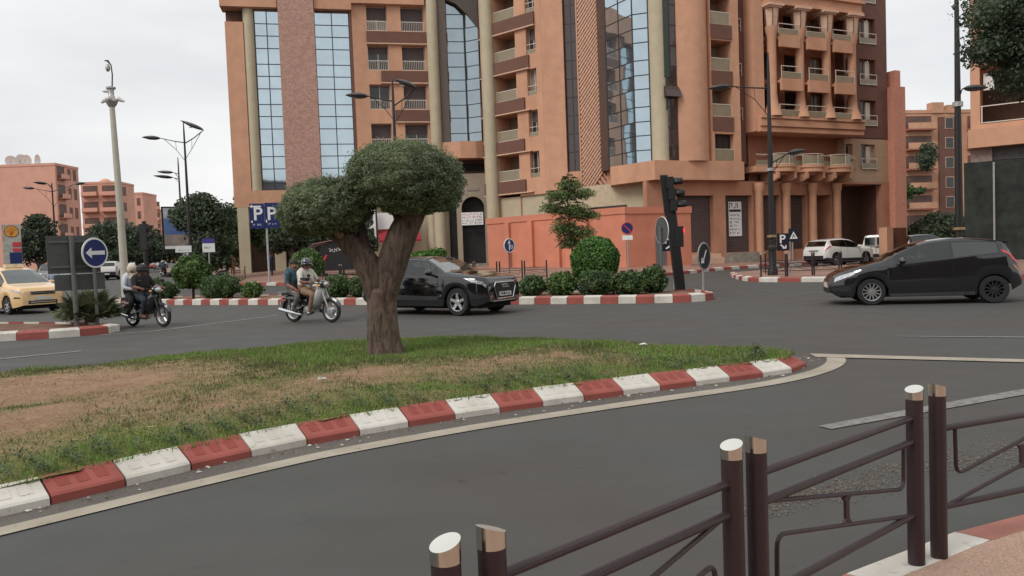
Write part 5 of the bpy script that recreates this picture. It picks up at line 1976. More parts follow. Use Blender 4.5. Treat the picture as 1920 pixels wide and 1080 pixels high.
# far traffic, small in the picture
LOW = dict(n=30)
silver = paint_mat('silver car paint', (.34, .35, .36), .35, .4, .8)
bluegrey = paint_mat('blue grey car paint', (.09, .12, .15), .35, .3, .8)
red_p = paint_mat('dark red car paint', (.18, .02, .02), .35, .0, .8)
darkp = paint_mat('black far car paint', (.02, .02, .022), .3, .1, .8)
def put(carP, name, label, loc, rz, paint, group=None, detail=True, cat='car'):
    z = gz(loc[0], loc[1])
    return Car({**carP, **LOW}).build(name, label, (loc[0], loc[1], z), R(rz), paint, group, cat, detail)


q = px(205, 505, 70)
fs = put({**RAV}, 'far_suv', 'white suv with black bumper driving away down the far street past the round arrow sign', (q.x - .5, q.y + 1.5), 104, white_paint)
part('bumper', MB().box(e1 - .03, e1 + .1, -.78, .78, .40, .70), M_['trimblack'], fs)
part('number_plate', MB().box(e1 - .04, e1 - .03, -.3, .3, .45, .58), M_['plate'], fs)
FG = 'cars far down the street'
q = px(92, 500, 66); put(TAXI, 'far_car', 'grey estate car parked by the fuel station sign', (q.x, q.y), -60, silver, 'cars by the fuel station', False)
q = px(112, 503, 62); put(HATCH, 'far_car', 'blue grey small car behind the left edge of the dark sign panel', (q.x, q.y), -62, bluegrey, 'cars by the fuel station', False)
q = px(246, 492, 112); put(VAN, 'far_car', 'white van seen far off between the cream mast and the traffic light', (q.x, q.y), -75, white_paint, FG, False, 'van')
q = px(258, 490, 128); put(HATCH, 'far_car', 'silver car farthest off just left of the dark traffic light', (q.x, q.y), -75, silver, FG, False)
q = px(283, 492, 112); put(HATCH, 'far_car', 'dark red car seen far off just right of the dark traffic light', (q.x, q.y), -75, red_p, FG, False)
q = px(300, 490, 125); put(RAV, 'far_car', 'black car with lights seen far off left of the round street shrub', (q.x, q.y), -75, darkp, FG, False)
q = px(187, 489, 110); put(VAN, 'far_car', 'white van seen far off left of the cream camera mast', (q.x, q.y), 100, white_paint, FG, False, 'van')
q = px(1738, 462, 58); put({**RAV, 'top': [(x, z * 1.06) for x, z in RAV['top']]}, 'far_car', 'dark suv of which only the roof shows above the charcoal hatchback', (q.x, q.y), 10, darkp)

# ------------------------------------------------------------------ people
SKINV = 'skin'


def person(label, loc, rz, J, cols, hair=None, helmet=None, scarf=None, group=None, cap=None, hands=True):
    """J: joints in local metres; cols: skin, shirt, trousers, shoes (+ sleeve: short or long)"""
    names = ['pel', 'spi', 'che', 'nec', 'chin', 'hea', 'shR', 'elR', 'wrR', 'shL', 'elL', 'wrL', 'hiR', 'knR', 'anR', 'toR', 'hiL', 'knL', 'anL', 'toL']
    rad = dict(pel=.150, spi=.150, che=.165, nec=.058, chin=.074, hea=.098, shR=.078, elR=.048, wrR=.034, hiR=.105, knR=.070, anR=.045, toR=.038)
    rad.update(J.get('rad', {}))
    edges = [('pel', 'spi'), ('spi', 'che'), ('che', 'nec'), ('nec', 'chin'), ('chin', 'hea')]
    for s in 'RL':
        edges += [('che', 'sh' + s), ('sh' + s, 'el' + s), ('el' + s, 'wr' + s), ('pel', 'hi' + s), ('hi' + s, 'kn' + s), ('kn' + s, 'an' + s), ('an' + s, 'to' + s)]
    J = dict(J)
    if 'nec' not in J: J['nec'] = tuple(Vector(J['che']).lerp(Vector(J['hea']), .5))
    J['chin'] = tuple(Vector(J['hea']) + Vector(J.get('face', (1, 0, 0))) * .028 + Vector((0, 0, -.085)))
    J['nec'] = tuple(Vector(J['che']).lerp(Vector(J['hea']), .62))
    idx = {n: i for i, n in enumerate(names)}
    me = bpy.data.meshes.new('person_skeleton')
    me.from_pydata([J[n] for n in names], [(idx[a], idx[b]) for a, b in edges], [])
    tmp = bpy.data.objects.new('person_skeleton', me)
    COL.objects.link(tmp)
    md = tmp.modifiers.new('skin', 'SKIN')
    md.use_smooth_shade = True
    sub = tmp.modifiers.new('sub', 'SUBSURF')
    sub.levels = sub.render_levels = 2
    for n, i in idx.items():
        r_ = rad.get(n, rad.get(n[:2] + 'R', .05))
        me.skin_vertices[0].data[i].radius = (r_ * 1.12, r_ * 1.12)
    me.skin_vertices[0].data[0].use_root = True
    dg = bpy.context.evaluated_depsgraph_get()
    dg.update()
    body = bpy.data.meshes.new_from_object(tmp.evaluated_get(dg))
    bpy.data.objects.remove(tmp)
    body.name = 'person'
    short = cols.get('sleeve', 'short') == 'short'
    role = {}
    for a, b in edges:
        r = 1
        if 'hea' in (a, b) or 'chin' in (a, b): r = 0
        elif a[:2] == 'el': r = 0 if short else 1
        elif a in ('pel',) and b[:2] == 'hi' or a[:2] in ('hi',): r = 2
        elif a[:2] == 'kn': r = 2
        elif a[:2] == 'an': r = 3
        role[(a, b)] = r
    segs = [(Vector(J[a]), Vector(J[b]), role[(a, b)]) for a, b in edges]
    mi = []
    for p in body.polygons:
        c = p.center
        best, br = 1e9, 1
        for a, b, r in segs:
            d = b - a
            t = max(0, min(1, (c - a).dot(d) / max(d.length_squared, 1e-9)))
            q = (c - a - d * t).length
            if q < best: best, br = q, r
        mi.append(br)
    # face features and hands go into the same body mesh
    bm = bmesh.new()
    bm.from_mesh(body)
    for f, m_ in zip(bm.faces, mi): f.material_index = m_
    ex = MB()
    hd = Vector(J['hea'])
    fd = Vector(J.get('face', (1, 0, 0))).normalized()
    sd = Vector((-fd.y, fd.x, 0)).normalized()
    upv = fd.cross(sd) * -1
    if upv.z < 0: upv = -upv
    hc = hd + Vector((0, 0, -.035))
    ex.tube([hc + fd * .088 + upv * .02, hc + fd * .118 - upv * .022, hc + fd * .092 - upv * .036], [.008, .015, .008], 6, 0)
    for s in (-1, 1):
        ex.ell(tuple(hc + fd * .088 + sd * .034 * s + upv * .018), .012, .012, .009, 6, 4, 4)
        ex.ell(tuple(hc + sd * .098 * s - upv * .01), .022, .022, .032, 6, 4, 0)
    ex.tube([hc + fd * .088 - upv * .066 - sd * .026, hc + fd * .096 - upv * .064, hc + fd * .088 - upv * .066 + sd * .026], .007, 5, 4)
    if hands:
        for s in 'RL':
            w, e = Vector(J['wr' + s]), Vector(J['el' + s])
            d = (w - e).normalized()
            side = d.cross(Vector((0, 0, 1)))
            if side.length < .1: side = Vector((0, 1, 0))
            side.normalize()
            dn = d.cross(side)
            if dn.z > 0: dn = -dn
            ex.tube([w - d * .02, w + d * .03, w + d * .085], [.030, .038, .036], 8, 0, flat=.6)
            for k in range(4):
                o_ = w + d * .08 + side * (-.030 + .020 * k)
                l = (.055, .066, .062, .048)[k]
                ex.tube([o_, o_ + d * l * .5 + dn * .006, o_ + d * l * .75 + dn * .032, o_ + d * l * .45 + dn * .052], [.0095, .009, .0085, .007], 6, 0)
            sg = 1 if s == 'R' else -1
            t0 = w + d * .025 + side * .034 * sg * -1
            ex.tube([t0, t0 + d * .03 - side * .018 * sg, t0 + d * .055 + dn * .022], [.012, .011, .008], 6, 0)
    vs_ = [bm.verts.new(p) for p in ex.v]
    for f, m_ in zip(ex.f, ex.m):
        try:
            nf = bm.faces.new([vs_[i] for i in f])
            nf.material_index = m_
            nf.smooth = True
        except ValueError:
            pass
    bm.to_mesh(body)
    bm.free()
    body.polygons.foreach_set('use_smooth', [True] * len(body.polygons))
    for c in (cols['skin'], cols['shirt'], cols['trousers'], cols['shoes'], M_['text']):
        body.materials.append(c)
    o = bpy.data.objects.new('person', body)
    COL.objects.link(o)
    o.location, o.rotation_euler = loc, (0, 0, rz)
    tag(o, label, 'person', group)
    hz = hd + Vector((0, 0, -.01))
    if helmet:
        mb = MB().lathe([(.132, -.03), (.137, .03), (.128, .08), (.098, .122), (.05, .148), (.001, .155)], 18, tuple(hz))
        part('helmet', mb, helmet, o, True, angle=60)
        vb = MB()
        a0 = math.atan2(fd.y, fd.x)
        V = []
        for k in range(9):
            a = a0 + (k - 4) * .26
            V += [(hz.x + .137 * math.cos(a), hz.y + .137 * math.sin(a), hz.z + .02), (hz.x + (.137 + .055 * math.cos((k - 4) * .3)) * math.cos(a), hz.y + (.137 + .055 * math.cos((k - 4) * .3)) * math.sin(a), hz.z + .0)]
        vb.add(V, [(2 * k, 2 * k + 1, 2 * k + 3, 2 * k + 2) for k in range(8)])
        part('visor', vb, helmet, o, True)
    if hair:
        mb = MB().ell(tuple(hz - fd * .014 + Vector((0, 0, .012))), .110, .110, .112, 14, 8, z0=-.1)
        mb.ell(tuple(hz - fd * .04 + Vector((0, 0, -.02))), .085, .085, .09, 12, 7)
        part('hair', mb, hair, o, True)
    if scarf:
        mb = MB().ell(tuple(hz - fd * .018), .125, .125, .135, 14, 9)
        mb.lathe([(.10, -.10), (.12, -.16), (.165, -.24), (.15, -.26)], 14, tuple(hz - fd * .02))
        part('headscarf', mb, scarf, o, True)
    return o


def sitting(px_, py_, pz, lean, head_up, hand, knee, foot, elbow_out=.30, wid=.19, face=(1, 0, 0), headfwd=.04, footw=.14):
    """joints of a rider facing +X"""
    J = dict(pel=(px_, py_, pz), spi=(px_ + lean * .35, py_, pz + .20), che=(px_ + lean * .8, py_, pz + .40), hea=(px_ + lean + headfwd, py_, pz + .62 + head_up), face=face)
    for s, sg in (('R', -1), ('L', 1)):
        sh = Vector((px_ + lean * .85, py_ + sg * wid, pz + .43))
        wr = Vector((hand[0], py_ + sg * hand[1], hand[2]))
        mid = (sh + wr) / 2
        el = Vector((mid.x - .06, py_ + sg * elbow_out, mid.z - .10))
        J['sh' + s], J['el' + s], J['wr' + s] = tuple(sh), tuple(el), tuple(wr)
        J['hi' + s] = (px_ + .03, py_ + sg * .10, pz - .02)
        J['kn' + s] = (knee[0], py_ + sg * knee[1], knee[2])
        J['an' + s] = (foot[0], py_ + sg * footw, foot[1])
        J['to' + s] = (foot[0] + .15, py_ + sg * (footw + .02), foot[1] - .06)
    return J


cloth = lambda n, c, v=.1: mat(n, c, .85, var=v, scale=9)
SH = mat('dark shoes', (.03, .022, .02), .7)


# ------------------------------------------------------------------ motorbikes
def motorbike(label, loc, rz, colour, shield, rimstyle, seatm, group=None, forkm='alum'):
    root = thing('motorbike', label, 'motorbike', loc, rz, group)
    wb, r = 1.22, .285
    def wheel(x):
        w = thing('wheel', None, None, (x, 0, r))
        w.parent = root
        part('tyre', MB().lathe([(r - .062 + .032 * math.cos(t), .032 * math.sin(t)) if False else (r - .044 + .044 * math.cos(t), .042 * math.sin(t)) for t in [2 * math.pi * k / 10 for k in range(10)]], 28, axis='Y', close=True), M_['tyre'], w, True)
        rm = MB().lathe([(r - .078, -.03), (r - .078, .03), (r - .098, .024), (r - .098, -.024)], 26, axis='Y', close=True)
        rm.lathe([(.001, -.06), (.04, -.06), (.04, .06), (.001, .06)], 10, axis='Y')
        if rimstyle == 'spoke':
            for k in range(18):
                a = 2 * math.pi * k / 18
                rm.tube([(.035 * math.cos(a + .5), .03 * (-1) ** k, .035 * math.sin(a + .5)), ((r - .095) * math.cos(a), 0, (r - .095) * math.sin(a))], .004, 4, cap=False)
            rm.lathe([(.001, .062), (.085, .055), (.085, -.055), (.001, -.062)], 14, axis='Y')
        else:
            for k in range(5):
                a = 2 * math.pi * k / 5 + .3
                for o_ in (-.13, .13):
                    rm.tube([(.04 * math.cos(a), 0, .04 * math.sin(a)), ((r - .09) * math.cos(a + o_), 0, (r - .09) * math.sin(a + o_))], [.016, .012], 5)
        part('rim', rm, M_['alloy'], w, True)
        return w
    wheel(0), wheel(wb)
    fk = MB()
    for s in (-1, 1):
        fk.tube([(wb, s * .07, r), (wb - .15, s * .075, .62), (wb - .24, s * .06, .86)], [.022, .024, .018], 7)
    part('fork', fk, M_[forkm], root, True)
    fd = MB()
    n = 12
    V = []
    for k in range(n + 1):
        a = R(20) + R(130) * k / n
        for y, dr in ((-.06, -.02), (-.035, .022), (.035, .022), (.06, -.02)):
            V.append((wb + (r + .02 + dr) * math.cos(a), y, r + (r + .02 + dr) * math.sin(a)))
    fd.add(V, [(k * 4 + j, k * 4 + j + 1, k * 4 + j + 5, k * 4 + j + 4) for k in range(n) for j in range(3)])
    part('front_mudguard', fd, colour, root, True)
    # leg shield: curved panel open to the rear
    ls = MB()
    V = []
    prof = [(.98, .88, .10), (1.0, .74, .17), (.96, .60, .20), (.88, .46, .20), (.78, .33, .16)]
    for x, z, w in prof:
        for k in range(9):
            t = -1 + 2 * k / 8
            V.append((x + .02 - .14 * t * t, w * t, z))
    ls.add(V, [(j * 9 + k, j * 9 + k + 1, (j + 1) * 9 + k + 1, (j + 1) * 9 + k) for j in range(4) for k in range(8)])
    o = part('leg_shield', ls, shield, root, True)
    md = o.modifiers.new('thick', 'SOLIDIFY')
    md.thickness = .012
    part('frame', MB().tube([(.96, 0, .78), (.72, 0, .45), (.50, 0, .42), (.25, 0, .50), (-.12, 0, .62)], [.05, .055, .06, .055, .04], 10).tube([(.45, .05, .42), (0, .07, r)], .022, 6).tube([(.45, -.05, .42), (0, -.07, r)], .022, 6), colour, root, True)
    part('engine', MB().lathe([(.001, -.12), (.10, -.11), (.12, -.04), (.12, .04), (.10, .11), (.001, .12)], 14, (.52, 0, .30), 'Y').box(.58, .78, -.06, .06, .24, .38), M_['alum'], root, True)
    bd = MB()
    secs = [(-.30, .60, .05, .03), (-.15, .60, .11, .07), (.1, .58, .13, .10), (.35, .54, .12, .10), (.5, .52, .08, .07)]
    V = []
    for x, z, w, h in secs:
        for k in range(10):
            a = 2 * math.pi * k / 10
            V.append((x, w * math.cos(a), z + h * math.sin(a)))
    bd.add(V, [(j * 10 + k, j * 10 + (k + 1) % 10, (j + 1) * 10 + (k + 1) % 10, (j + 1) * 10 + k) for j in range(4) for k in range(10)] + [tuple(range(10)), tuple(range(40, 50))])
    part('tail_body', bd, colour, root, True)
    part('seat', MB().prism([(-.28, .66), (.0, .675), (.2, .66), (.56, .62), (.60, .66), (.5, .695), (.22, .72), (-.05, .75), (-.27, .735)], -.12, .12, plane='XZ'), seatm, root)
    rf = MB()
    V = []
    for k in range(9):
        a = R(75) + R(110) * k / 8
        for y in (-.06, .06):
            V.append(((r + .05) * math.cos(a), y, r + (r + .05) * math.sin(a)))
    rf.add(V, [(2 * k, 2 * k + 1, 2 * k + 3, 2 * k + 2) for k in range(8)])
    part('rear_mudguard', rf, M_['trimblack'], root, True)
    part('shock', MB().tube([(.0, .12, r), (-.02, .12, .58)], .028, 8).tube([(.0, -.12, r), (-.02, -.12, .58)], .028, 8), M_['chrome'], root, True)
    part('exhaust', MB().tube([(.62, -.10, .24), (.35, -.13, .20), (.0, -.14, .26), (-.34, -.145, .33)], [.02, .026, .042, .045], 10), M_['chrome'], root, True)
    part('footrest', MB().tube([(.52, -.26, .24), (.52, .26, .24)], .015, 6).tube([(.18, -.24, .33), (.18, .24, .33)], .012, 6), M_['trimblack'], root)
    part('chain_case', MB().box(.05, .48, .085, .11, .26, .34), colour, root)
    hb = MB().tube([(.80, -.34, .97), (.90, -.2, .955), (.97, 0, .93), (.90, .2, .955), (.80, .34, .97)], .014, 7)
    part('handlebar', hb, M_['trimblack'], root, True)
    part('grip', MB().tube([(.79, -.36, .972), (.845, -.25, .962)], .02, 8), M_['tyre'], root)
    part('grip', MB().tube([(.79, .36, .972), (.845, .25, .962)], .02, 8), M_['tyre'], root)
    part('headlamp_cowl', MB().ell((1.00, 0, .93), .12, .15, .10, 14, 9), shield if rimstyle != 'spoke' else colour, root, True)
    part('headlight', MB().ell((1.07, 0, .925), .065, .10, .07, 12, 8), M_['lamp'], root, True)
    part('indicator', MB().ell((1.0, -.16, .90), .04, .035, .03, 8, 6), M_['amber'], root)
    part('indicator', MB().ell((1.0, .16, .90), .04, .035, .03, 8, 6), M_['amber'], root)
    for s in (-1, 1):
        part('mirror', MB().tube([(.88, s * .22, .96), (.84, s * .30, 1.12)], .007, 5).ell((.83, s * .31, 1.15), .018, .06, .04, 10, 6), M_['trimblack'], root, True)
    part('tail_light', MB().ell((-.31, 0, .60), .04, .07, .045, 10, 6), M_['redlamp'], root, True)
    part('number_plate', MB().box(-.36, -.35, -.09, .09, .42, .52), M_['plate'], root)
    rk = MB()
    for s in (-1, 1):
        rk.tube([(-.1, s * .10, .70), (-.42, s * .09, .74)], .010, 5)
    rk.tube([(-.42, -.09, .74), (-.42, .09, .74)], .010, 5).tube([(-.3, -.1, .725), (-.3, .1, .725)], .010, 5)
    part('rack', rk, M_['alum'], root)
    part('stand', MB().tube([(.42, .08, .26), (.30, .16, .14)], .012, 5), M_['trimblack'], root)
    return root


b1 = (-5.44, 19.2, 0)
a1 = math.atan2(-.48, .876)
silverp = paint_mat('silver grey leg shield', (.50, .49, .46), .35, .1, .6)
motorbike('silver and black moped with wire spoke wheels carrying two men', b1, a1, paint_mat('moped black paint', (.02, .02, .022), .3), silverp, 'spoke', mat('black vinyl seat', (.015, .015, .016), .5))
hl_ = mat('glossy helmet', (.03, .032, .04), .25, coat=1)
person('man in cream shirt, tan trousers and dark helmet steering the silver moped', b1, a1,
       sitting(.40, 0, .80, .05, .02, (.80, .30, .985), (.83, .19, .70), (.66, .30), face=(.75, -.66, 0), footw=.15),
       dict(skin=M_['darkskin'], shirt=cloth('cream shirt', (.62, .58, .50)), trousers=cloth('tan trousers', (.25, .155, .10)), shoes=SH), helmet=hl_)
person('man in teal striped polo and grey trousers riding pillion on the silver moped', b1, a1,
       {**sitting(.02, 0, .83, .02, .0, (.30, .22, .82), (.40, .24, .66), (.22, .34), face=(.8, -.6, 0), elbow_out=.31, wid=.2, footw=.24)},
       dict(skin=M_['skin'], shirt=cloth('teal striped polo', (.045, .10, .13), .35), trousers=cloth('grey trousers', (.13, .12, .11)), shoes=SH), hair=mat('dark hair', (.02, .016, .014), .7))
o = part('arm_pouch', MB().box(-.1, .1, -.06, .06, -.04, .04), M_['black'], None, loc=(b1[0] + .45, b1[1] - .55, 1.06), rz=a1)
tag(o, 'small black pouch hanging at the chest of the man in the cream shirt', 'pouch')

b2 = (-9.72, 19.75, 0)
a2 = math.atan2(-.50, .86)
blk2 = paint_mat('motorbike gloss black', (.012, .012, .014), .22)
motorbike('black motorbike with silver five spoke wheels carrying a man and a woman', b2, a2, blk2, blk2, 'star', mat('dark seat', (.012, .012, .012), .5), forkm='trimblack')
person('man in black t-shirt, jeans and black cap steering the black motorbike', b2, a2,
       sitting(.38, 0, .80, .06, .02, (.80, .30, .985), (.80, .20, .70), (.62, .30), face=(.9, -.4, 0), footw=.15),
       dict(skin=M_['darkskin'], shirt=cloth('black t-shirt', (.022, .017, .018)), trousers=cloth('dark jeans', (.035, .045, .06)), shoes=mat('tan sandals', (.2, .09, .05), .7)), helmet=mat('black cap', (.014, .014, .016), .6))
person('woman in white top and pale headscarf riding pillion on the black motorbike', b2, a2,
       sitting(-.02, 0, .83, .06, .03, (.36, .20, .95), (.34, .22, .66), (.14, .34), face=(.75, -.65, 0), elbow_out=.29, wid=.175, footw=.22),
       dict(skin=M_['skin'], shirt=cloth('white top', (.62, .64, .70), .05), trousers=cloth('black trousers', (.02, .02, .022)), shoes=SH, sleeve='long'), scarf=cloth('cream headscarf', (.58, .52, .42), .05))

# ------------------------------------------------------------------ vegetation
def leaf_cloud(name, blobs, n, size, m, parent=None, seed=1, shell=.4, aspect=2.2, rough=.16, nf=2.2, out=.5, kind=None, up=0.0, flat=None):
    """leaf-sized faces spread through the outer part of a set of lumpy ellipsoids"""
    rs = np.random.RandomState(seed)
    W = np.array([b[3] * b[4] + b[4] * b[5] + b[3] * b[5] for b in blobs])
    cnt = (W / W.sum() * n).astype(int)
    P, Nn = [], []
    for (cx, cy, cz, rx, ry, rz), k in zip(blobs, cnt):
        d = rs.randn(k, 3)
        d /= np.linalg.norm(d, axis=1)[:, None]
        lump = np.array([mnoise.noise(Vector((x * nf + cx * 3, y * nf + cy, z * nf + cz * 2))) + .5 * mnoise.noise(Vector((x * nf * 2.6 + 5, y * nf * 2.6, z * nf * 2.6 + cx))) for x, y, z in d])
        rad = (1 - shell * rs.rand(k) ** 1.7) * (1 + rough * lump * 1.6)
        p = d * rad[:, None]
        if flat is not None:
            p[:, 2] = np.where(p[:, 2] < flat, flat + (p[:, 2] - flat) * .25, p[:, 2])
        P.append(p * np.array([rx, ry, rz]) + np.array([cx, cy, cz]))
        Nn.append(d)
    P, Nn = np.concatenate(P), np.concatenate(Nn)
    k = len(P)
    nr = Nn * out + rs.randn(k, 3) * .6
    nr[:, 2] += up
    nr /= np.linalg.norm(nr, axis=1)[:, None]
    t = rs.randn(k, 3)
    t -= nr * (t * nr).sum(1)[:, None]
    t /= np.linalg.norm(t, axis=1)[:, None]
    b = np.cross(nr, t)
    s = size * (.55 + .9 * rs.rand(k))[:, None]
    V = np.stack([P - t * s, P + b * s / aspect, P + t * s, P - b * s / aspect], 1)
    return np_mesh(name, V.reshape(-1, 3), 4, m, parent, kind)


def core(name, blobs, f, m, parent):
    mb = MB()
    for cx, cy, cz, rx, ry, rz in blobs:
        mb.ell((cx, cy, cz), rx * f, ry * f, rz * f, 14, 9)
    r = random.Random(3)
    mb.v = [(a + mnoise.noise(Vector((a * 3, b * 3, c * 3))) * .08, b + mnoise.noise(Vector((b * 3, c * 3, a * 3))) * .08, c + mnoise.noise(Vector((c * 3, a * 3, b * 3))) * .06) for a, b, c in mb.v]
    return part(name, mb, m, parent, True)


def rough_limb(pts, rad, n=18, amp=.12, seed=0, seg=10):
    """bark-covered limb: ridged tube along a smoothed path"""
    P = [Vector(p) for p in pts]
    Q, Rr = [], []
    for i in range(len(P) - 1):
        for k in range(seg):
            t = k / seg
            p0, p1, p2, p3 = P[max(i - 1, 0)], P[i], P[i + 1], P[min(i + 2, len(P) - 1)]
            Q.append(.5 * ((2 * p1) + (p2 - p0) * t + (2 * p0 - 5 * p1 + 4 * p2 - p3) * t * t + (3 * p1 - p0 - 3 * p2 + p3) * t ** 3))
            Rr.append(rad[i] + (rad[i + 1] - rad[i]) * t)
    Q.append(P[-1]); Rr.append(rad[-1])
    mb = MB().tube(Q, Rr, n)
    V = []
    for j in range(len(Q)):
        for k in range(n):
            v = Vector(mb.v[j * n + k])
            d = v - Q[j]
            a = 2 * math.pi * k / n
            w = mnoise.noise(Vector((math.cos(a) * 2.2 + seed, math.sin(a) * 2.2, v.z * .9))) + .6 * mnoise.noise(Vector((math.cos(a) * 5 + seed, math.sin(a) * 5, v.z * 2.2))) + .45 * mnoise.noise(Vector((math.cos(a) * 13 + seed, math.sin(a) * 13, v.z * 4)))
            V.append(tuple(Q[j] + d * (1 + amp * w)))
    mb.v = V
    return mb


def bark_mat(c0=(.055, .036, .026, 1), c1=(.158, .110, .083, 1)):
    m = mat('ridged bark', (.175, .125, .09), .95, var=.2, scale=3, space='World')
    N, L = m.node_tree.nodes, m.node_tree.links
    g = N.new('ShaderNodeNewGeometry')
    mp_ = N.new('ShaderNodeMapping')
    mp_.inputs['Scale'].default_value = (22, 22, 5.5)
    n = N.new('ShaderNodeTexNoise')
    n.inputs['Scale'].default_value = 1
    n.inputs['Detail'].default_value = 7
    n.inputs['Roughness'].default_value = .65
    n.inputs['Distortion'].default_value = .6
    L.new(g.outputs['Position'], mp_.inputs['Vector'])
    L.new(mp_.outputs['Vector'], n.inputs['Vector'])
    r = N.new('ShaderNodeValToRGB')
    r.color_ramp.elements[0].position, r.color_ramp.elements[1].position = .36, .58
    r.color_ramp.elements[0].color, r.color_ramp.elements[1].color = c0, c1
    L.new(n.outputs['Fac'], r.inputs['Fac'])
    L.new(r.outputs['Color'], N['Principled BSDF'].inputs['Base Color'])
    b = N.new('ShaderNodeBump')
    b.inputs['Strength'].default_value = 1
    b.inputs['Distance'].default_value = .03
    L.new(n.outputs['Fac'], b.inputs['Height'])
    L.new(b.outputs['Normal'], N['Principled BSDF'].inputs['Normal'])
    return m


M_['trunkbark'] = bark_mat()
M_['shadedlimbbark'] = bark_mat((.046, .030, .023, 1), (.135, .092, .071, 1))  # same bark, tone lowered on the limbs in place of crown shade

# the big clipped olive on the island
ol = thing('olive_tree', 'old olive tree clipped into two rounded crowns on the grass island', 'tree', (-1.745, 10.42, .378))
ol.scale = (.865, .865, .865)
tk = rough_limb([(.02, 0, -.36), (.01, 0, -.2), (-.01, 0, .02), (-.02, 0, .45), (-.02, 0, .78), (-.02, 0, .94)], [.33, .285, .245, .226, .22, .08], 56, .12, 2, 26)
part('trunk', tk, M_['trunkbark'], ol, True, angle=80)
part('limb', rough_limb([(-.02, 0, .2), (-.05, 0, .62), (-.20, .0, 1.16), (-.42, .04, 1.48), (-.70, .08, 1.76), (-.95, .1, 2.0)], [.12, .180, .205, .18, .15, .11], 30, .11, 4, 16), M_['shadedlimbbark'], ol, True, angle=80)
part('limb', rough_limb([(-.01, 0, .2), (.015, 0, .62), (.16, .02, 1.22), (.33, .04, 1.64), (.52, .05, 2.02), (.7, .05, 2.35)], [.12, .190, .24, .225, .185, .13], 34, .11, 6, 16), M_['shadedlimbbark'], ol, True, angle=80)
part('limb', rough_limb([(-.22, .0, 1.25), (-.27, .04, 1.6), (-.33, .06, 1.95)], [.11, .09, .06], 12, .12, 7), M_['limb'], ol, True, angle=80)
part('limb', rough_limb([(.38, .0, 1.72), (.30, -.06, 1.98), (.2, -.05, 2.25)], [.13, .09, .06], 12, .12, 8), M_['limb'], ol, True, angle=80)
stub = rough_limb([(-.70, -.14, 1.78), (-.56, -.2, 1.66)], [.045, .055], 8, .1, 3)
part('cut_stub', stub, mat('pale cut wood', (.26, .15, .10), .9), ol, True)
bl1 = [(-.83, .0, 2.10, .64, .72, .46), (-1.13, .0, 2.02, .42, .5, .38), (-.50, .05, 2.18, .42, .55, .38)]
bl2 = [(.40, .0, 2.55, .84, .85, .52), (.83, .05, 2.44, .50, .6, .50), (.02, .0, 2.64, .46, .6, .38), (.5, .0, 2.24, .5, .6, .33)]
core('inner_foliage', bl1 + bl2, .84, M_['olive'], ol)
leaf_cloud('crown', bl1, 90000, .0175, M_['olive'], ol, 11, .26, 2.2, .125, 3.4, .5, up=.5, flat=-.8)
leaf_cloud('crown', bl2, 130000, .0175, M_['olive'], ol, 12, .26, 2.2, .125, 3.4, .5, up=.5, flat=-.85)

fz = [(a, b, c + .02, d * 1.04, e * 1.04, f * 1.05) for a, b, c, d, e, f in bl1 + bl2]
leaf_cloud('crown', fz, 15000, .024, M_['olive'], ol, 13, .16, 4.5, .16, 5.0, -.2, up=.1, flat=-.5)

# shrubs on the median
def shrub(name, label, x, y, z, r, rz_, m, n, size, seed, group=None, cat='shrub', stem=True, rough=.12, shell=.35, nf=2.2, ry=None, flat=-.75):
    if name == 'low_shrub': r, rz_ = r * .86, rz_ * .86
    root = thing(name, label, cat, (x, y, gz(x, y) + .15), 0, group)
    b = [(0, 0, z, r, ry or r, rz_)]
    core('inner_foliage', b, .78, m, root)
    leaf_cloud('crown', b, n, size, m, root, seed, shell, 1.7, rough, nf, .6, flat=flat)
    if stem:
        part('trunk', MB().tube([(0, 0, -.1), (.02, 0, max(.1, z - rz_ * .6))], [.06, .045], 7), M_['bark'], root)
    return root


shrub('topiary_ball', 'tall bright green ball clipped shrub in front of the pink hoarding', 2.62, 24.1, 1.02, .76, .76, M_['topiary'], 16000, .040, 21, rough=.05, flat=-1)
shrub('topiary_ball', 'ball clipped shrub right behind the helmeted moped driver', -7.55, 28.6, 1.2, .62, .60, M_['shrublight'], 8000, .045, 22, rough=.05, flat=-1)
shrub('round_shrub', 'large loose round shrub beside the tall street lamp on the median', -12.95, 31.4, 1.02, .70, .72, M_['shrublight'], 11000, .055, 23, rough=.16)
LOWG = 'low shrubs along the median'
for i, (X_, Y_, r_, h_, lab) in enumerate([
        (-14.6, 31.6, .75, .50, 'low dark shrub at the left foot of the large round shrub'),
        (-13.9, 30.95, .55, .42, 'small low shrub in front of the large round shrub'),
        (-11.55, 30.7, .92, .56, 'wide low shrub just right of the large round shrub'),
        (-10.2, 30.4, .46, .36, 'smallest low shrub between the wide shrub and the mopeds'),
        (-6.25, 27.9, .58, .48, 'low rounded shrub between the silver moped and the olive trunk'),
        (-5.35, 27.4, .48, .44, 'low rounded shrub half hidden by the olive trunk'),
        (.66, 24.3, .50, .37, 'low shrub nearest the nose of the black suv'),
        (1.58, 23.9, .55, .42, 'low shrub second from the nose of the black suv'),
        (2.6, 23.3, .66, .45, 'low dark shrub right under the tall ball shrub'),
        (3.55, 23.1, .60, .40, 'low shrub just right of the tall ball shrub'),
        (4.32, 23.4, .46, .48, 'bushy low shrub beside the leaning traffic light')]):
    shrub('low_shrub', lab, X_, Y_, h_ * .8, r_, h_, [M_['shrub'], M_['shrub'], M_['shrub'], M_['shrublight']][i % 4], int(6500 * r_), .045, 40 + i, LOWG, stem=False, rough=.22, shell=.5, flat=-.8)

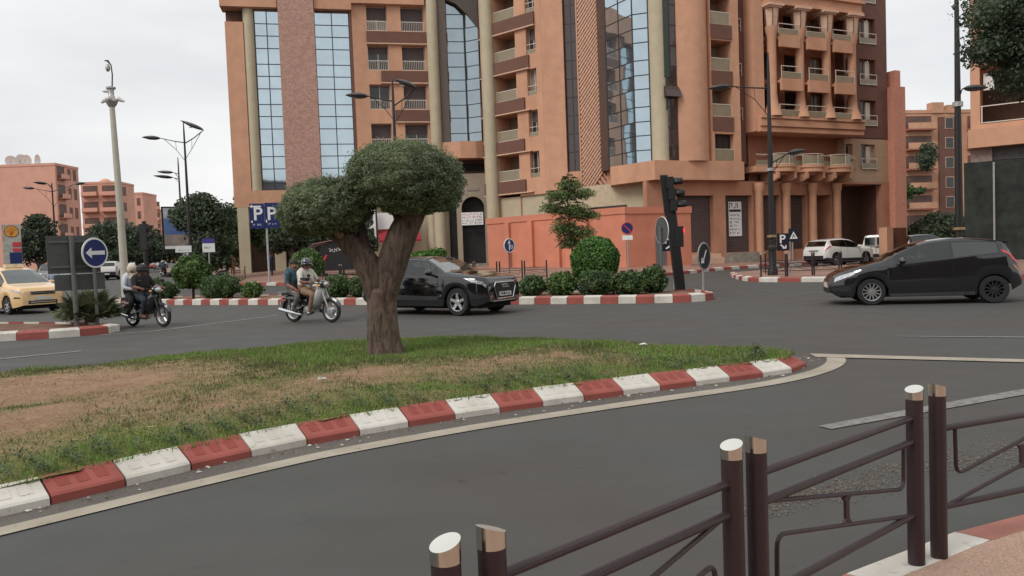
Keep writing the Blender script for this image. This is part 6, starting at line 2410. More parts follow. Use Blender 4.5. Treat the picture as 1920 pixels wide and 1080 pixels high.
# jacaranda sapling behind the ball shrub
jc = thing('young_tree', 'slender feathery young tree standing before the pink hoarding', 'tree', (px(1072, 480, 36).x, 36, .2))
part('trunk', MB().tube([(0.05, 0, 0), (.04, 0, 1.2), (-.04, 0, 2.3), (-.1, 0, 3.6), (-.08, 0, 4.9)], [.05, .045, .04, .028, .012], 7), M_['bark'], jc, True)
rs = random.Random(4)
br, fv = MB(), []
for i in range(58):
    z = 1.6 + 3.2 * (i / 57)
    a = i * 2.4
    L_ = (1.25 - .35 * abs(z - 2.8)) * rs.uniform(.7, 1.1) * (1 if z < 3.6 else .75)
    up_ = .5 if z > 2.6 else .15
    p0 = Vector((-.03, 0, z))
    d = Vector((math.cos(a), math.sin(a) * .8, 0))
    pts = [p0 + d * (L_ * t) + Vector((0, 0, L_ * (up_ * t - .65 * t * t))) for t in (0, .25, .5, .75, 1)]
    br.tube(pts, [.012, .010, .008, .006, .003], 4)
    for k in range(26):
        t = .25 + .75 * k / 25
        j = min(int(t * 4), 3)
        q = pts[j].lerp(pts[j + 1], t * 4 - j)
        for s in (-1, 1):
            l = .20 * math.sin(math.pi * min(1, .25 + t * .8)) * rs.uniform(.7, 1.2) + .04
            sd = Vector((-d.y, d.x, 0)) * s
            e = (sd * .85 + d * .45 + Vector((0, 0, rs.uniform(-.45, .1)))).normalized() * l
            w = Vector((d.x, d.y, 0)).normalized() * .042
            fv += [tuple(q), tuple(q + e * .5 + w), tuple(q + e), tuple(q + e * .5 - w)]
part('branches', br, M_['bark'], jc)
np_mesh('crown', fv, 4, M_['fern'], jc)
jb = [(0, 0, 3.6, .62, .55, .22), (-.45, 0, 3.2, .70, .6, .20), (.55, 0, 3.25, .68, .6, .20), (-.85, .1, 2.75, .55, .5, .22), (.15, 0, 2.6, .72, .6, .30), (.85, 0, 2.45, .55, .5, .2), (-.25, 0, 2.0, .70, .6, .3), (.45, 0, 1.8, .75, .6, .26), (-.1, 0, 1.45, .5, .5, .22)]
leaf_cloud('crown', [(a, b, c * 1.24 - .1, d, e, f * 1.25) for a, b, c, d, e, f in jb], 11000, .075, M_['fern'], jc, 33, .9, 4.0, .35, 2.5, .1)

# dwarf fan palm at the sign poles
fp = thing('fan_palm', 'low tufted fan palm growing round the two grey sign poles', 'palm', (-10.45, 19.1, .15))
fv = []
rs = random.Random(8)
for i in range(105):
    a = rs.uniform(0, 6.28)
    el = rs.uniform(.35, 1.45)
    L_ = rs.uniform(.3, .62)
    d = Vector((math.cos(a) * math.cos(el), math.sin(a) * math.cos(el), math.sin(el)))
    c = d * L_ + Vector((rs.uniform(-.25, .25), rs.uniform(-.2, .2), .05))
    sdv = d.cross(Vector((0, 0, 1))).normalized()
    for k in range(15):
        t = (k - 7) / 7
        dd = (d * math.cos(t * 1.3) + sdv * math.sin(t * 1.3) + Vector((0, 0, -.25 * abs(t) - .1))).normalized()
        l = .42 * (1 - .3 * abs(t)) * rs.uniform(.8, 1.1)
        w = dd.cross(d.cross(sdv)).normalized() * .022
        fv += [tuple(c), tuple(c + dd * l * .45 + w), tuple(c + dd * l + Vector((0, 0, -.05))), tuple(c + dd * l * .45 - w)]
np_mesh('frond', fv, 4, M_['palm'], fp)
part('trunk', MB().tube([(0, 0, -.05), (0, 0, .3)], [.16, .12], 9), M_['bark'], fp, True)


def tree(label, x, y, h, blobs, m, n, size, seed, trunk_r=.16, group=None, name='street_tree', shell=.55, rough=.3, zb=None, nf=1.8):
    z0 = (gz(x, y) + .15) if zb is None else zb
    root = thing(name, label, 'tree', (x, y, z0), 0, group)
    lo = min(b[2] - b[5] for b in blobs)
    tk = MB().tube([(0, 0, -.2), (.03, .02, lo * .6 + .2), (0, 0, lo + .5 * (h - lo) * .6)], [trunk_r * 1.2, trunk_r, trunk_r * .6], 9)
    for b in blobs:
        tk.tube([(0, 0, lo * .7 + .1), (b[0] * .5, b[1] * .5, (lo + b[2]) / 2), (b[0], b[1], b[2])], [trunk_r * .6, trunk_r * .4, trunk_r * .15], 6)
    part('trunk', tk, M_['bark'], root, True)
    core('inner_foliage', blobs, .62, m, root)
    leaf_cloud('crown', blobs, n, size, m, root, seed, shell, 1.8, rough, nf, .4)
    return root


TG = 'street trees on the left'
p = px(376, 480, 52); tree('dark round headed street tree rising behind the billboard', p.x, p.y, 8, [(.1, 0, 4.5, 1.6, 1.6, 1.3), (-.95, 0, 4.3, .95, 1.1, .85), (1.3, .2, 4.2, 1.0, 1.2, 1.1), (.2, 0, 5.2, 1.0, 1.1, .7), (.8, 0, 2.8, 1.5, 1.3, 1.2), (.5, 0, 1.5, 1.6, 1.2, .9)], M_['treeleaf'], 14000, .115, 51, .2, TG)
p = px(462, 480, 60); tree('dense dark tree against the left corner of the terracotta block', p.x, p.y, 7, [(0, 0, 4.0, 1.5, 1.5, 1.7), (-.6, 0, 2.6, 1.5, 1.4, 1.3), (1.5, .3, 3.4, 1.3, 1.2, 1.4)], M_['shrub'], 12000, .13, 52, .18, TG)
p = px(425, 480, 82); tree('dark tree filling the gap between the billboard tree and the terracotta block', p.x, p.y, 7, [(0, 0, 4.0, 2.4, 2, 1.8), (-2.2, 0, 3.4, 2.2, 2, 1.7), (.5, 0, 2.2, 3.0, 2, 1.6)], M_['treeleaf'], 11000, .17, 53, .2, TG)
p = px(548, 470, 56.5); tree('dark tree under the left crown of the olive beside the parking sign', p.x, p.y, 6, [(0, 0, 3.2, 1.5, 1.0, 1.2), (1.5, .2, 2.9, 1.4, .9, 1.1), (-.9, .2, 2.6, 1.0, .8, .9)], M_['treeleaf'], 9000, .13, 54, .15, TG)
p = px(617, 470, 57); tree('dark low tree behind the black food kiosk', p.x, p.y, 6, [(0, 0, 3.0, 1.6, .9, 1.3), (1.6, .2, 2.8, 1.3, .8, 1.2), (2.6, .2, 2.2, .9, .7, .9)], M_['treeleaf'], 8000, .13, 55, .15, TG)
p = px(72, 480, 70); tree('bushy tree in front of the blank pink gable by the fuel sign', p.x, p.y, 7, [(0, 0, 4.0, 1.6, 1.5, 1.6), (-.9, 0, 3.0, 1.3, 1.3, 1.3), (1.2, 0, 2.8, 1.4, 1.3, 1.2), (.2, 0, 5.2, .9, .9, .8), (2.3, .2, 3.0, 1.0, 1, .8)], M_['treeleaf'], 11000, .14, 56, .18, TG)
p = px(205, 480, 95); tree('dark green tree behind the round arrow sign', p.x, p.y, 7, [(0, 0, 4.4, 2.4, 2, 1.9), (2.2, 0, 4.0, 1.8, 1.6, 1.6), (-1.2, 0, 3, 2, 1.6, 1.5), (1.5, 0, 2.4, 2.6, 1.6, 1.3)], M_['treeleaf'], 10000, .19, 57, .2, TG)
p = px(255, 480, 100); tree('dark green tree behind the far traffic light', p.x, p.y, 7, [(0, 0, 4.0, 2.6, 2, 1.8), (2.4, 0, 3.4, 2.2, 1.8, 1.6), (4.6, 0, 2.9, 2.2, 1.8, 1.4), (2.4, 0, 2.0, 3.4, 1.6, 1.1)], M_['treeleaf'], 10000, .19, 58, .2, TG)
p = px(1765, 435, 62); shrub('hedge_bush', 'dark round hedge bush beyond the charcoal hatchback', p.x, p.y, 1.6, 2.4, 1.7, M_['treeleaf'], 7000, .13, 61, rough=.2, ry=1.6)
p = px(1715, 440, 66); shrub('hedge_bush', 'low dark hedge bush left of the round one beyond the hatchback', p.x, p.y, 1.1, 1.8, 1.3, M_['shrub'], 5000, .13, 62, rough=.2, ry=1.4)
p = px(802, 474, 52.5); pl_ = thing('planter_hedge', 'bright low hedge in a planter by the pale wall right of the olive trunk', 'hedge', (p.x, p.y, .6))
part('planter', MB().box(-1.2, 1.2, -.5, .5, -.5, .62), M_['beige'], pl_)
leaf_cloud('foliage', [(-.5, 0, .9, .65, .45, .38), (.3, 0, .95, .65, .45, .42), (.9, 0, 1.05, .35, .4, .4)], 4200, .075, M_['topiary'], pl_, 63, .5, 1.8, .25)
# dark leafy tree hanging into the picture at the upper right
tree('dark tree overhanging the netted fence at the upper right corner', 17.2, 21.3, 9, [(-2.6, 0, 7.2, 1.6, 1.6, 1.5), (-1.2, 0, 6.2, 1.8, 1.6, 1.5), (-3.85, -0.1, 7.35, 0.85, 0.8, 0.75), (-4.15, 0, 6.35, 0.55, 0.6, 0.38), (-3.5, 0, 6.5, 0.7, 0.7, 0.6), (-2.9, 0.1, 5.7, 0.9, 0.8, 0.6), (-2.1, 0, 8.6, 2.0, 1.7, 1.2), (-1.1, 0.2, 4.9, 1.1, 1.0, 0.8), (-1.3, 0.4, 3.4, 0.8, 0.8, 1.1)], M_['treeleaf'], 52000, .055, 64, .07, None, 'overhanging_tree', .75, .34, .15, 3.2)

# ------------------------------------------------------------------ barrier fence in the foreground
POSTM = MB()
def slant_post(h, r, s, m_post, m_cap):
    pass


def barrier(label, p0, p1, z0, mirror=False, toprail=True, group=None, h=.75, first=True, last=True, scale=1.0, lite=False):
    p0, p1 = Vector((*p0, 0)), Vector((*p1, 0))
    d = p1 - p0
    L_ = d.length
    root = thing('barrier', label, 'barrier', (p0.x, p0.y, z0), math.atan2(d.y, d.x), group)
    r = .034
    n = 7 if lite else 20
    for x, sg, on_ in ((0, 1, first), (L_, -1, last)):
        if not on_: continue
        sl = .012
        mb = MB()
        V = []
        for zf in (0, 1):
            for k in range(n):
                a = 2 * math.pi * k / n
                z = 0 if zf == 0 else h - .042 - sl * sg * math.cos(a) * 0
                V.append((x + r * math.cos(a), r * math.sin(a), z))
        mb.add(V, [(k, (k + 1) % n, n + (k + 1) % n, n + k) for k in range(n)])
        po = part('post', mb, M_['post'], root, True, fix=False)
        V = []
        cr_ = r + .0015
        for k in range(n):
            a = 2 * math.pi * k / n
            V.append((x + cr_ * math.cos(a), cr_ * math.sin(a), h - .043))
        for k in range(n):
            a = 2 * math.pi * k / n
            V.append((x + cr_ * math.cos(a), cr_ * math.sin(a), h - sl * sg * math.cos(a)))
        cp = MB().add(V, [(k, (k + 1) % n, n + (k + 1) % n, n + k) for k in range(n)])
        part('cap', cp, M_['steel'], po, True, fix=False)
        top = MB().add(V[n:], [tuple(range(n))])
        part('cap_face', top, mat('pale cap face', (.72, .71, .66), .25, metal=.55, var=.04), po, fix=False)
    ra, rb = r - .006, L_ - r + .006
    z1, z2, z3 = .63, .53, .215
    tr = (.0135, .0145, .0145)
    nn = 5 if lite else 10
    if toprail: part('rail', MB().tube([(ra, 0, z1), (rb, 0, z1)], tr[0], nn), M_['post'], root, True)
    part('rail', MB().tube([(ra, 0, z2 if toprail else .56), (rb, 0, z2 if toprail else .56)], tr[1], nn), M_['post'], root, True)
    part('rail', MB().tube([(ra, 0, z3), (rb, 0, z3)], tr[2], nn), M_['post'], root, True)

    def X(u): return (L_ - u) if mirror else u
    zt = z2 if toprail else .56
    def round_path(pts, rad=.05, n_=5):
        P = [Vector(p) for p in pts]
        out = [P[0]]
        for i in range(1, len(P) - 1):
            a, b = (P[i - 1] - P[i]).normalized(), (P[i + 1] - P[i]).normalized()
            q0, q1 = P[i] + a * rad, P[i] + b * rad
            for k in range(n_ + 1):
                t = k / n_
                out.append(q0 * (1 - t) ** 2 + P[i] * 2 * t * (1 - t) + q1 * t * t)
        return out + [P[-1]]
    # upper rod: slants down from the rail, turns up again; lower rod: the same upside down
    part('hoop', MB().tube(round_path([(X(.07), 0, zt - .005), (X(L_ - .11), 0, z3 + .10 + .03), (X(L_ - .105), 0, zt - .005)]), .0085, 4 if lite else 8), M_['post'], root, True)
    part('hoop', MB().tube(round_path([(X(L_ - .06), 0, z3 + .005), (X(.11), 0, zt - .13), (X(.105), 0, z3 + .005)]), .0085, 4 if lite else 8), M_['post'], root, True)
    if not lite:
        zm0, zm1 = .318, .425
        xm = X(L_ * .5)
        part('spacer', MB().prism([(xm - .03, zm0), (xm - .012, zm0 + .022), (xm - .012, zm1 - .022), (xm - .03, zm1), (xm + .03, zm1), (xm + .012, zm1 - .022), (xm + .012, zm0 + .022), (xm + .03, zm0)], -.006, .006, plane='XZ'), M_['post'], root)
    return root


NB = 'dark plum barriers along the near kerb'
barrier('near barrier panel leftmost in the row, only its end post showing', (-1.0, .95), (-.17, 1.69), .115, True, True, NB)
barrier('second near barrier panel from the left, rising from the bottom edge', (-.07, 1.77), (.68, 2.44), .115, True, True, NB)
barrier('near barrier panel in the middle of the row with two top rails', (.78, 2.51), (1.68, 3.24), .115, False, True, NB)
barrier('near barrier panel at the right edge, its topmost rail missing', (1.81, 3.30), (2.80, 3.70), .115, True, False, NB)

BG = 'dark barriers along the far pavement'
def zpv(x, y): return gz(x, y) + .17
fence_far = [((-3.3, 36.3), 'by the olive trunk'), ((-2.25, 35.55), 'above the roof of the black suv'), ((-1.15, 34.9), 'above the bonnet of the black suv'), ((-.02, 34.45), 'behind the round blue sign'), ((1.1, 34.75), 'left of the tall ball shrub')]
for (x, y), w in fence_far:
    barrier('far pavement barrier ' + w, (x - .5, y + .22), (x + .5, y - .12 if x < 0 else y + .3), .2, False, True, BG, lite=True, h=.98)
for (x, y), w in (((-11.3, 44.6), 'behind the two moped riders'), ((-10.1, 43.6), 'beside the black kiosk'), ((-8.95, 42.7), 'under the red stripe of the black kiosk'), ((-18.1, 51.5), 'at the left corner of the paved walk')):
    barrier('far pavement barrier ' + w, (x - .5, y + .35), (x + .5, y - .35), zpv(x, y), False, True, BG, lite=True, h=.98)
RB = 'dark barriers on the right corner pavement'
for x, w in ((10.55, 'beside the lamp base'), (11.62, 'left of the white suv'), (12.70, 'in front of the white suv'), (13.8, 'just over the nose of the charcoal hatchback')):
    barrier('corner barrier ' + w, (x - .48, 31.2), (x + .48, 31.1), .16, False, True, RB, lite=True, h=.95)
barrier('corner barrier turned end on behind the lamp base', (11.2, 31.6), (11.5, 35), .16, False, True, RB, lite=True, h=.95)

# ------------------------------------------------------------------ signs
def pole_mb(h, r=.04, lean=0, n=10):
    return MB().tube([(0, 0, 0), (lean, 0, h)], r, n)


def face_angle(x, y, turn=0.0):
    """z turn so that local -Y looks at the camera, then swung by turn degrees"""
    return math.atan2(-x, y) * 1.0 + R(turn) if False else -math.atan2(x, y) + R(turn)


def disc_sign(label, x, y, z, d, turn, front, rim, h0, back='greyback', name='round_sign', pole='greypole', pr=.04):
    root = thing(name, label, 'road sign', (x, y, h0), face_angle(x, y, turn))
    part('pole', pole_mb(z - h0 + .1, pr), M_[pole], root, True, loc=(0, .05, 0))
    c = (0, 0, z - h0)
    r = d / 2
    part('disc', MB().lathe([(.001, .012), (r, .012), (r, -.008), (.001, -.008)], 30, c, 'Y'), M_[back], root)
    part('face', MB().lathe([(.001, -.012), (r * .90, -.012), (r * .90, -.008)], 30, c, 'Y'), M_[front], root)
    part('rim', MB().lathe([(r * .90, -.013), (r * 1.0, -.013), (r * 1.02, .0), (r * 1.0, .014), (r * .9, -.004)], 30, c, 'Y', close=True), M_[rim], root)
    return root, z - h0


def flat(mbpts, y, t=.004):
    return MB().prism(mbpts, y - t, y, plane='XZ')


o, zc = disc_sign('round blue sign with a white arrow to the left on a grey pole', -10.03, 18.7, 1.89, .72, 40, 'blue', 'signwhite', .15)
part('arrow', flat([(-.26, zc), (-.10, zc + .13), (-.10, zc + .045), (.27, zc + .055), (.27, zc - .045), (-.10, zc - .045), (-.10, zc - .13)], -.0125), M_['signwhite'], o)
o, zc = disc_sign('small round blue sign with a white arrow in front of the pink hoarding', -.05, 33.2, 1.84, .60, 40, 'blue', 'signwhite', .17, pr=.03)
part('arrow', flat([(-.03, zc - .2), (-.03, zc + .1), (-.09, zc + .09), (.0, zc + .24), (.07, zc + .08), (.03, zc + .1), (.03, zc - .2)], -.0125), M_['signwhite'], o)
part('bicycle_mark', MB().lathe([(.05, -.0135), (.085, -.0135)], 14, (.13, 0, zc - .06), 'Y'), M_['signwhite'], o)
o, zc = disc_sign('red and blue no parking sign above a white plate before the hoarding', px(1176, 427, 41).x, 41, 2.60, .62, 0, 'blue', 'signred', .3, pole='alum')
part('slash', MB().obox((0, -.015, zc), .50, .004, .075, Matrix.Rotation(R(45), 3, 'Y')), M_['signred'], o)
part('plate', MB().box(-.27, .27, -.012, .0, zc - .62, zc - .38), M_['signwhite'], o)
o, zc = disc_sign('large round sign seen from behind beside the leaning traffic light', 4.58, 23.35, 2.02, .82, 118, 'navy', 'signwhite', .15)
o, zc = disc_sign('round navy sign with a slim white arrow turned nearly edge on at the median tip', 5.68, 22.75, 1.20, .82, 64, 'navy', 'alum', .15, pole='alum', pr=.03)
part('arrow', MB().obox((0, -.014, zc), .06, .004, .44, Matrix.Rotation(R(35), 3, 'Y')).obox((-.14, -.0145, zc - .17), .2, .004, .06, Matrix.Rotation(R(0), 3, 'Y')).obox((-.17, -.015, zc - .12), .06, .004, .16, Matrix.Rotation(R(0), 3, 'Y')), M_['signwhite'], o)

# backs of two board signs on the left pole
rt = thing('board_sign', 'dark grey backs of two rectangular boards on a grey pole beside the arrow sign', 'road sign', (-10.52, 18.55, .15), face_angle(-10.52, 18.55, 10))
part('pole', pole_mb(2.15, .058), M_['greypole'], rt, True, loc=(.02, -.06, 0))
part('board', MB().box(-.5, .62, .0, .03, 1.27, 2.17), M_['greyback'], rt)
part('board', MB().box(-.38, .70, .0, .03, .86, 1.24), M_['greyback'], rt)
part('strut', MB().box(-.45, .6, -.03, .0, 2.0, 2.05).box(-.45, .6, -.03, .0, 1.4, 1.45), M_['greypole'], rt)


def text_part(name, s, size, parent, loc, m, rot=(R(90), 0, 0), ext=.002):
    c = bpy.data.curves.new(name, 'FONT')
    c.body = s
    c.size = size
    c.extrude = ext
    c.align_x = 'CENTER'
    c.resolution_u = 3
    c.offset = size * .018
    t = bpy.data.objects.new(name, c)
    COL.objects.link(t)
    dg = bpy.context.evaluated_depsgraph_get()
    me = bpy.data.meshes.new_from_object(t.evaluated_get(dg))
    bpy.data.objects.remove(t)
    bpy.data.curves.remove(c)
    me.name = name
    me.materials.clear()
    me.materials.append(m)
    o = bpy.data.objects.new(name, me)
    COL.objects.link(o)
    o.parent = parent
    o.location = loc
    o.rotation_euler = rot
    return o


p = px(497, 405, 45)
pp = thing('parking_sign', 'twin blue parking boards with two white letters P on a pale pole', 'parking sign', (p.x, 45, gz(p.x, 45) + .2), face_angle(p.x, 45, 3))
zc = p.z - pp.location.z
part('pole', pole_mb(zc, .06), mat('pale pole', (.45, .46, .46), .45, metal=.3), pp, True, loc=(.06, .08, 0))
part('panel', MB().box(-.84, -.03, -.03, .03, zc - .72, zc + .72), M_['blue'], pp)
part('panel', MB().box(-.01, .78, -.034, .03, zc - .70, zc + .76), M_['blue'], pp)
for x0 in (-.40, .36):
    text_part('lettering', 'P', 1.05, pp, (x0, -.042, zc - .22), M_['signwhite'])
part('arrow', flat([(-.84, zc + .56), (-.70, zc + .67), (-.70, zc + .60), (-.20, zc + .60), (-.20, zc + .52), (-.70, zc + .52), (-.70, zc + .45)], -.033), M_['signwhite'], pp)
tag_stuff('small_lettering', scribble(.5, .14, 1, 31), M_['signwhite'], pp, loc=(-.68, -.034, zc - .56))
tag_stuff('small_lettering', scribble(.5, .14, 1, 32), M_['signwhite'], pp, loc=(.14, -.038, zc - .54))
part('symbol', MB().box(-.78, -.70, -.036, -.031, zc - .38, zc - .26).box(.03, .10, -.04, -.035, zc - .38, zc - .22), M_['signwhite'], pp)

p = px(1468, 453, 34)
ps = thing('parking_sign', 'dark square sign with white letter P and small arrow near the white suv', 'parking sign', (p.x, 34, .15), face_angle(p.x, 34))
zc = p.z - .15
part('pole', pole_mb(zc, .03), M_['alum'], ps, True, loc=(.28, .05, 0))
part('panel', MB().box(-.25, .25, -.015, .015, zc - .40, zc + .36), M_['navy'], ps)
text_part('lettering', 'P', .52, ps, (-.02, -.02, zc - .06), M_['signwhite'])
part('arrow', MB().obox((-.02, -.018, zc - .2), .2, .004, .06, Matrix.Rotation(R(40), 3, 'Y')).obox((.06, -.0185, zc - .28), .16, .004, .06, Matrix.Rotation(0, 3, 'Y')).obox((.12, -.019, zc - .22), .05, .004, .14, Matrix.Rotation(0, 3, 'Y')), M_['signwhite'], ps)
p = px(1488, 441, 35)
ps = thing('crossing_sign', 'dark square pedestrian crossing sign with white triangle near the white suv', 'road sign', (p.x, 35, .15), face_angle(p.x, 35))
zc = p.z - .15
part('pole', pole_mb(zc, .03), M_['alum'], ps, True, loc=(-.05, .05, 0))
part('panel', MB().box(-.22, .22, -.015, .015, zc - .30, zc + .30), M_['navy'], ps)
part('triangle', MB().prism([(-.17, zc - .16), (.17, zc - .16), (0, zc + .17)], -.02, -.016, plane='XZ'), M_['signwhite'], ps)
part('figure', MB().prism([(-.08, zc - .13), (-.05, zc - .13), (0, zc - .02), (.05, zc - .13), (.08, zc - .13), (.02, zc + .03), (0, zc + .09), (-.02, zc + .03)], -.024, -.0205, plane='XZ'), M_['navy'], ps)
p = px(1251, 455, 27.5)
ps = thing('parking_sign', 'small dark sign with white letter P half hidden by the leaning traffic light', 'parking sign', (p.x, 27.5, .0), face_angle(p.x, 27.5))
zc = p.z
part('pole', pole_mb(zc, .03), M_['alum'], ps, True, loc=(.2, .05, 0))
part('panel', MB().box(-.22, .22, -.015, .015, zc - .30, zc + .30), M_['navy'], ps)
text_part('lettering', 'P', .40, ps, (0, -.02, zc - .02), M_['signwhite'])
part('arrow', MB().obox((.02, -.018, zc - .17), .16, .004, .05, Matrix.Rotation(R(-35), 3, 'Y')), M_['signwhite'], ps)

# billboard with a plain landscape print
p = px(362, 428, 58)
bb = thing('billboard', 'black framed billboard with a blue sky and desert print behind the median', 'billboard', (p.x, 58, gz(p.x, 58)), face_angle(p.x, 58, 8))
zc = p.z - bb.location.z
w2, h2 = 2.0, 1.5
part('frame', MB().box(-w2 - .12, w2 + .12, .0, .2, zc - h2 - .3, zc + h2 + .12), M_['black'], bb)
part('print', MB().box(-w2, w2, -.03, .0, zc - .45, zc + .75), mat('blue print', (.07, .13, .30), .5, col2=(.12, .19, .36), scale=.6), bb)
part('print', MB().box(-w2, w2, -.03, .0, zc + .75, zc + h2), mat('pale print', (.42, .45, .47), .5), bb)
part('print', MB().box(-w2, w2, -.03, .0, zc - h2 + .22, zc - .45), mat('sand print', (.28, .23, .20), .5, var=.2, scale=1.2), bb)
part('caption_strip', MB().box(-w2, w2, -.034, .0, zc - h2, zc - h2 + .22), M_['signwhite'], bb)
part('pole', MB().box(-.2, .2, .05, .35, 0, zc - h2), M_['black'], bb)
for (x_, y_, Yd, w_, h_, lab, top) in ((344, 467, 44, .85, .38, 'plain white direction board left of the round shrub', None), (391, 460, 44, .66, .78, 'white street name board with a blue top above the low shrubs', 'blue')):
    p = px(x_, y_, Yd)
    t_ = thing('direction_sign', lab, 'road sign', (p.x, Yd, gz(p.x, Yd)), face_angle(p.x, Yd))
    zz = p.z - t_.location.z
    part('pole', pole_mb(zz, .04), M_['alum'], t_, True, loc=(0, .06, 0))
    part('panel', MB().box(-w_ / 2, w_ / 2, -.02, .02, zz - h_ / 2, zz + h_ / 2), M_['signwhite'], t_)
    if top:
        part('panel_top', MB().box(-w_ / 2, w_ / 2, -.024, .0, zz + h_ * .15, zz + h_ / 2), mat('violet blue sheet', (.06, .05, .25), .4), t_)
    tag_stuff('lettering', scribble(w_ * .7, h_ * .2, 1, 41 + x_), M_['text'], t_, loc=(-w_ * .33, -.023, zz - h_ * .25))

# fuel station sign with a scallop emblem
p = px(22, 448, 60)
fs_ = thing('fuel_sign', 'pale fuel station pylon sign with a round yellow scallop emblem', 'fuel sign', (p.x, 60, 0.0), face_angle(p.x, 60, 0))
part('pylon', MB().box(-.62, .62, -.15, .15, 0, p.z + 1.1), mat('pale pylon sheet', (.46, .44, .40), .5), fs_)
zc = p.z + .55
N_ = 26
lob = []
for k in range(N_):
    a = -math.pi / 2 + 2 * math.pi * k / N_
    rr2 = .44 * (1 + .035 * math.cos(9 * a + 1.57)) * (1 - .14 * max(0, -math.sin(a)) ** 3)
    lob.append((rr2 * math.cos(a), zc + rr2 * math.sin(a)))
part('emblem_edge', MB().prism([(x * 1.12, zc + (z - zc) * 1.12) for x, z in lob], -.165, -.15, plane='XZ'), mat('dark red emblem edge', (.20, .03, .02), .5), fs_)
part('emblem', MB().prism(lob, -.18, -.165, plane='XZ'), mat('emblem yellow', (.72, .33, .04), .5), fs_)
rb = MB()
for k in range(-3, 4):
    a = math.pi / 2 + k * .34
    rb.add([(.02 * k * .5 - .01, -.182, zc - .3), (.02 * k * .5 + .01, -.182, zc - .3), (.36 * math.cos(a) + .012, -.182, zc + .36 * math.sin(a) - .02), (.36 * math.cos(a) - .012, -.182, zc + .36 * math.sin(a) - .02)], [(0, 1, 2, 3)])
part('emblem_rib', rb, M_['signred'], fs_)
part('price_panel', MB().box(.02, .60, -.17, -.15, p.z - .62, p.z - .26).box(.02, .60, -.17, -.15, p.z - 1.0, p.z - .74), mat('red price panel', (.60, .05, .07), .5), fs_)
part('price_panel', MB().box(-.2, .6, -.17, -.15, p.z - 1.9, p.z - 1.05), M_['blue'], fs_)

# ------------------------------------------------------------------ traffic lights
tl = thing('traffic_light', 'thick dark traffic light post leaning left at the median tip', 'traffic light', (5.30, 24.4, .15))
part('post', MB().prism([(-.15, -.10), (.15, -.10), (.15, .10), (-.15, .10)], 0, .1).add([(-.15, -.1, .1), (.15, -.1, .1), (.15, .1, .1), (-.15, .1, .1), (-.48, -.06, 3.5), (-.16, -.06, 3.5), (-.16, .08, 3.5), (-.48, .08, 3.5)], [(0, 1, 5, 4), (1, 2, 6, 5), (2, 3, 7, 6), (3, 0, 4, 7), (4, 5, 6, 7)]), M_['black'], tl)
part('backing_board', MB().add([(-.40, -.05, 2.35), (-.20, -.05, 2.35), (-.30, -.05, 3.62), (-.52, -.05, 3.62), (-.40, .09, 2.35), (-.20, .09, 2.35), (-.30, .09, 3.62), (-.52, .09, 3.62)], [(0, 1, 2, 3), (4, 5, 6, 7), (0, 1, 5, 4), (1, 2, 6, 5), (2, 3, 7, 6), (3, 0, 4, 7)]), M_['black'], tl)
for k, zz in enumerate((3.38, 3.02, 2.66)):
    xx = -.30 + .05 * k
    o = part('lamp_housing', MB().box(xx - .06, xx + .16, -.17, .18, zz - .175, zz + .175), M_['trimblack'], tl)
    vis = MB()
    V = []
    for i, (xo, rr2) in enumerate(((xx + .15, .155), (xx + .46, .145))):
        for q in range(9):
            a = math.pi * (-.12 + 1.24 * q / 8)
            V.append((xo, .01 + rr2 * math.cos(a), zz + rr2 * math.sin(a)))
    vis.add(V, [(q, q + 1, 10 + q, 9 + q) for q in range(8)])
    v = part('visor', vis, M_['trimblack'], o, True)
    md = v.modifiers.new('thick', 'SOLIDIFY'); md.thickness = .012
    part('lens', MB().lathe([(.001, xx + .17), (.12, xx + .165)], 14, (0, .01, zz), 'X'), [mat('dark red lens', (.10, .01, .01), .3), mat('dark amber lens', (.10, .05, .01), .3), mat('dark green lens', (.01, .06, .03), .3)][k], o)
part('repeater', MB().box(-.12, .14, -.1, .1, 1.35, 2.0), M_['trimblack'], tl)
part('repeater_lens', MB().ell((.15, -.04, 1.86), .05, .07, .08, 10, 6), M_['redglow'], tl)
p = px(271, 440, 42)
t2 = thing('traffic_light', 'dark traffic light standing far off behind the black motorbike riders', 'traffic light', (p.x, 42, gz(p.x, 42)))
part('post', MB().tube([(0, 0, 0), (0, 0, 3.9)], [.14, .11], 8), M_['black'], t2)
part('signal_head', MB().box(-.2, .16, -.16, .16, 2.35, 3.75), M_['trimblack'], t2)
for zz in (3.5, 3.05, 2.6):
    part('visor', MB().prism([(.16, zz - .05), (.46, zz + .10), (.46, zz + .16), (.16, zz + .2)], -.14, .14, plane='XZ'), M_['trimblack'], t2)

# ------------------------------------------------------------------ street lamps
def lamp_head(mb, a, b, w=.2):
    """flattened leaf-shaped lantern between two points"""
    a, b = Vector(a), Vector(b)
    n = 9
    pts = [a.lerp(b, t / n) for t in range(n + 1)]
    rad = [max(.012, w * math.sin(math.pi * min(1, (t / n) ** .8 * .98 + .01)) ** .8) for t in range(n + 1)]
    mb.tube(pts, rad, 10, flat=.5)


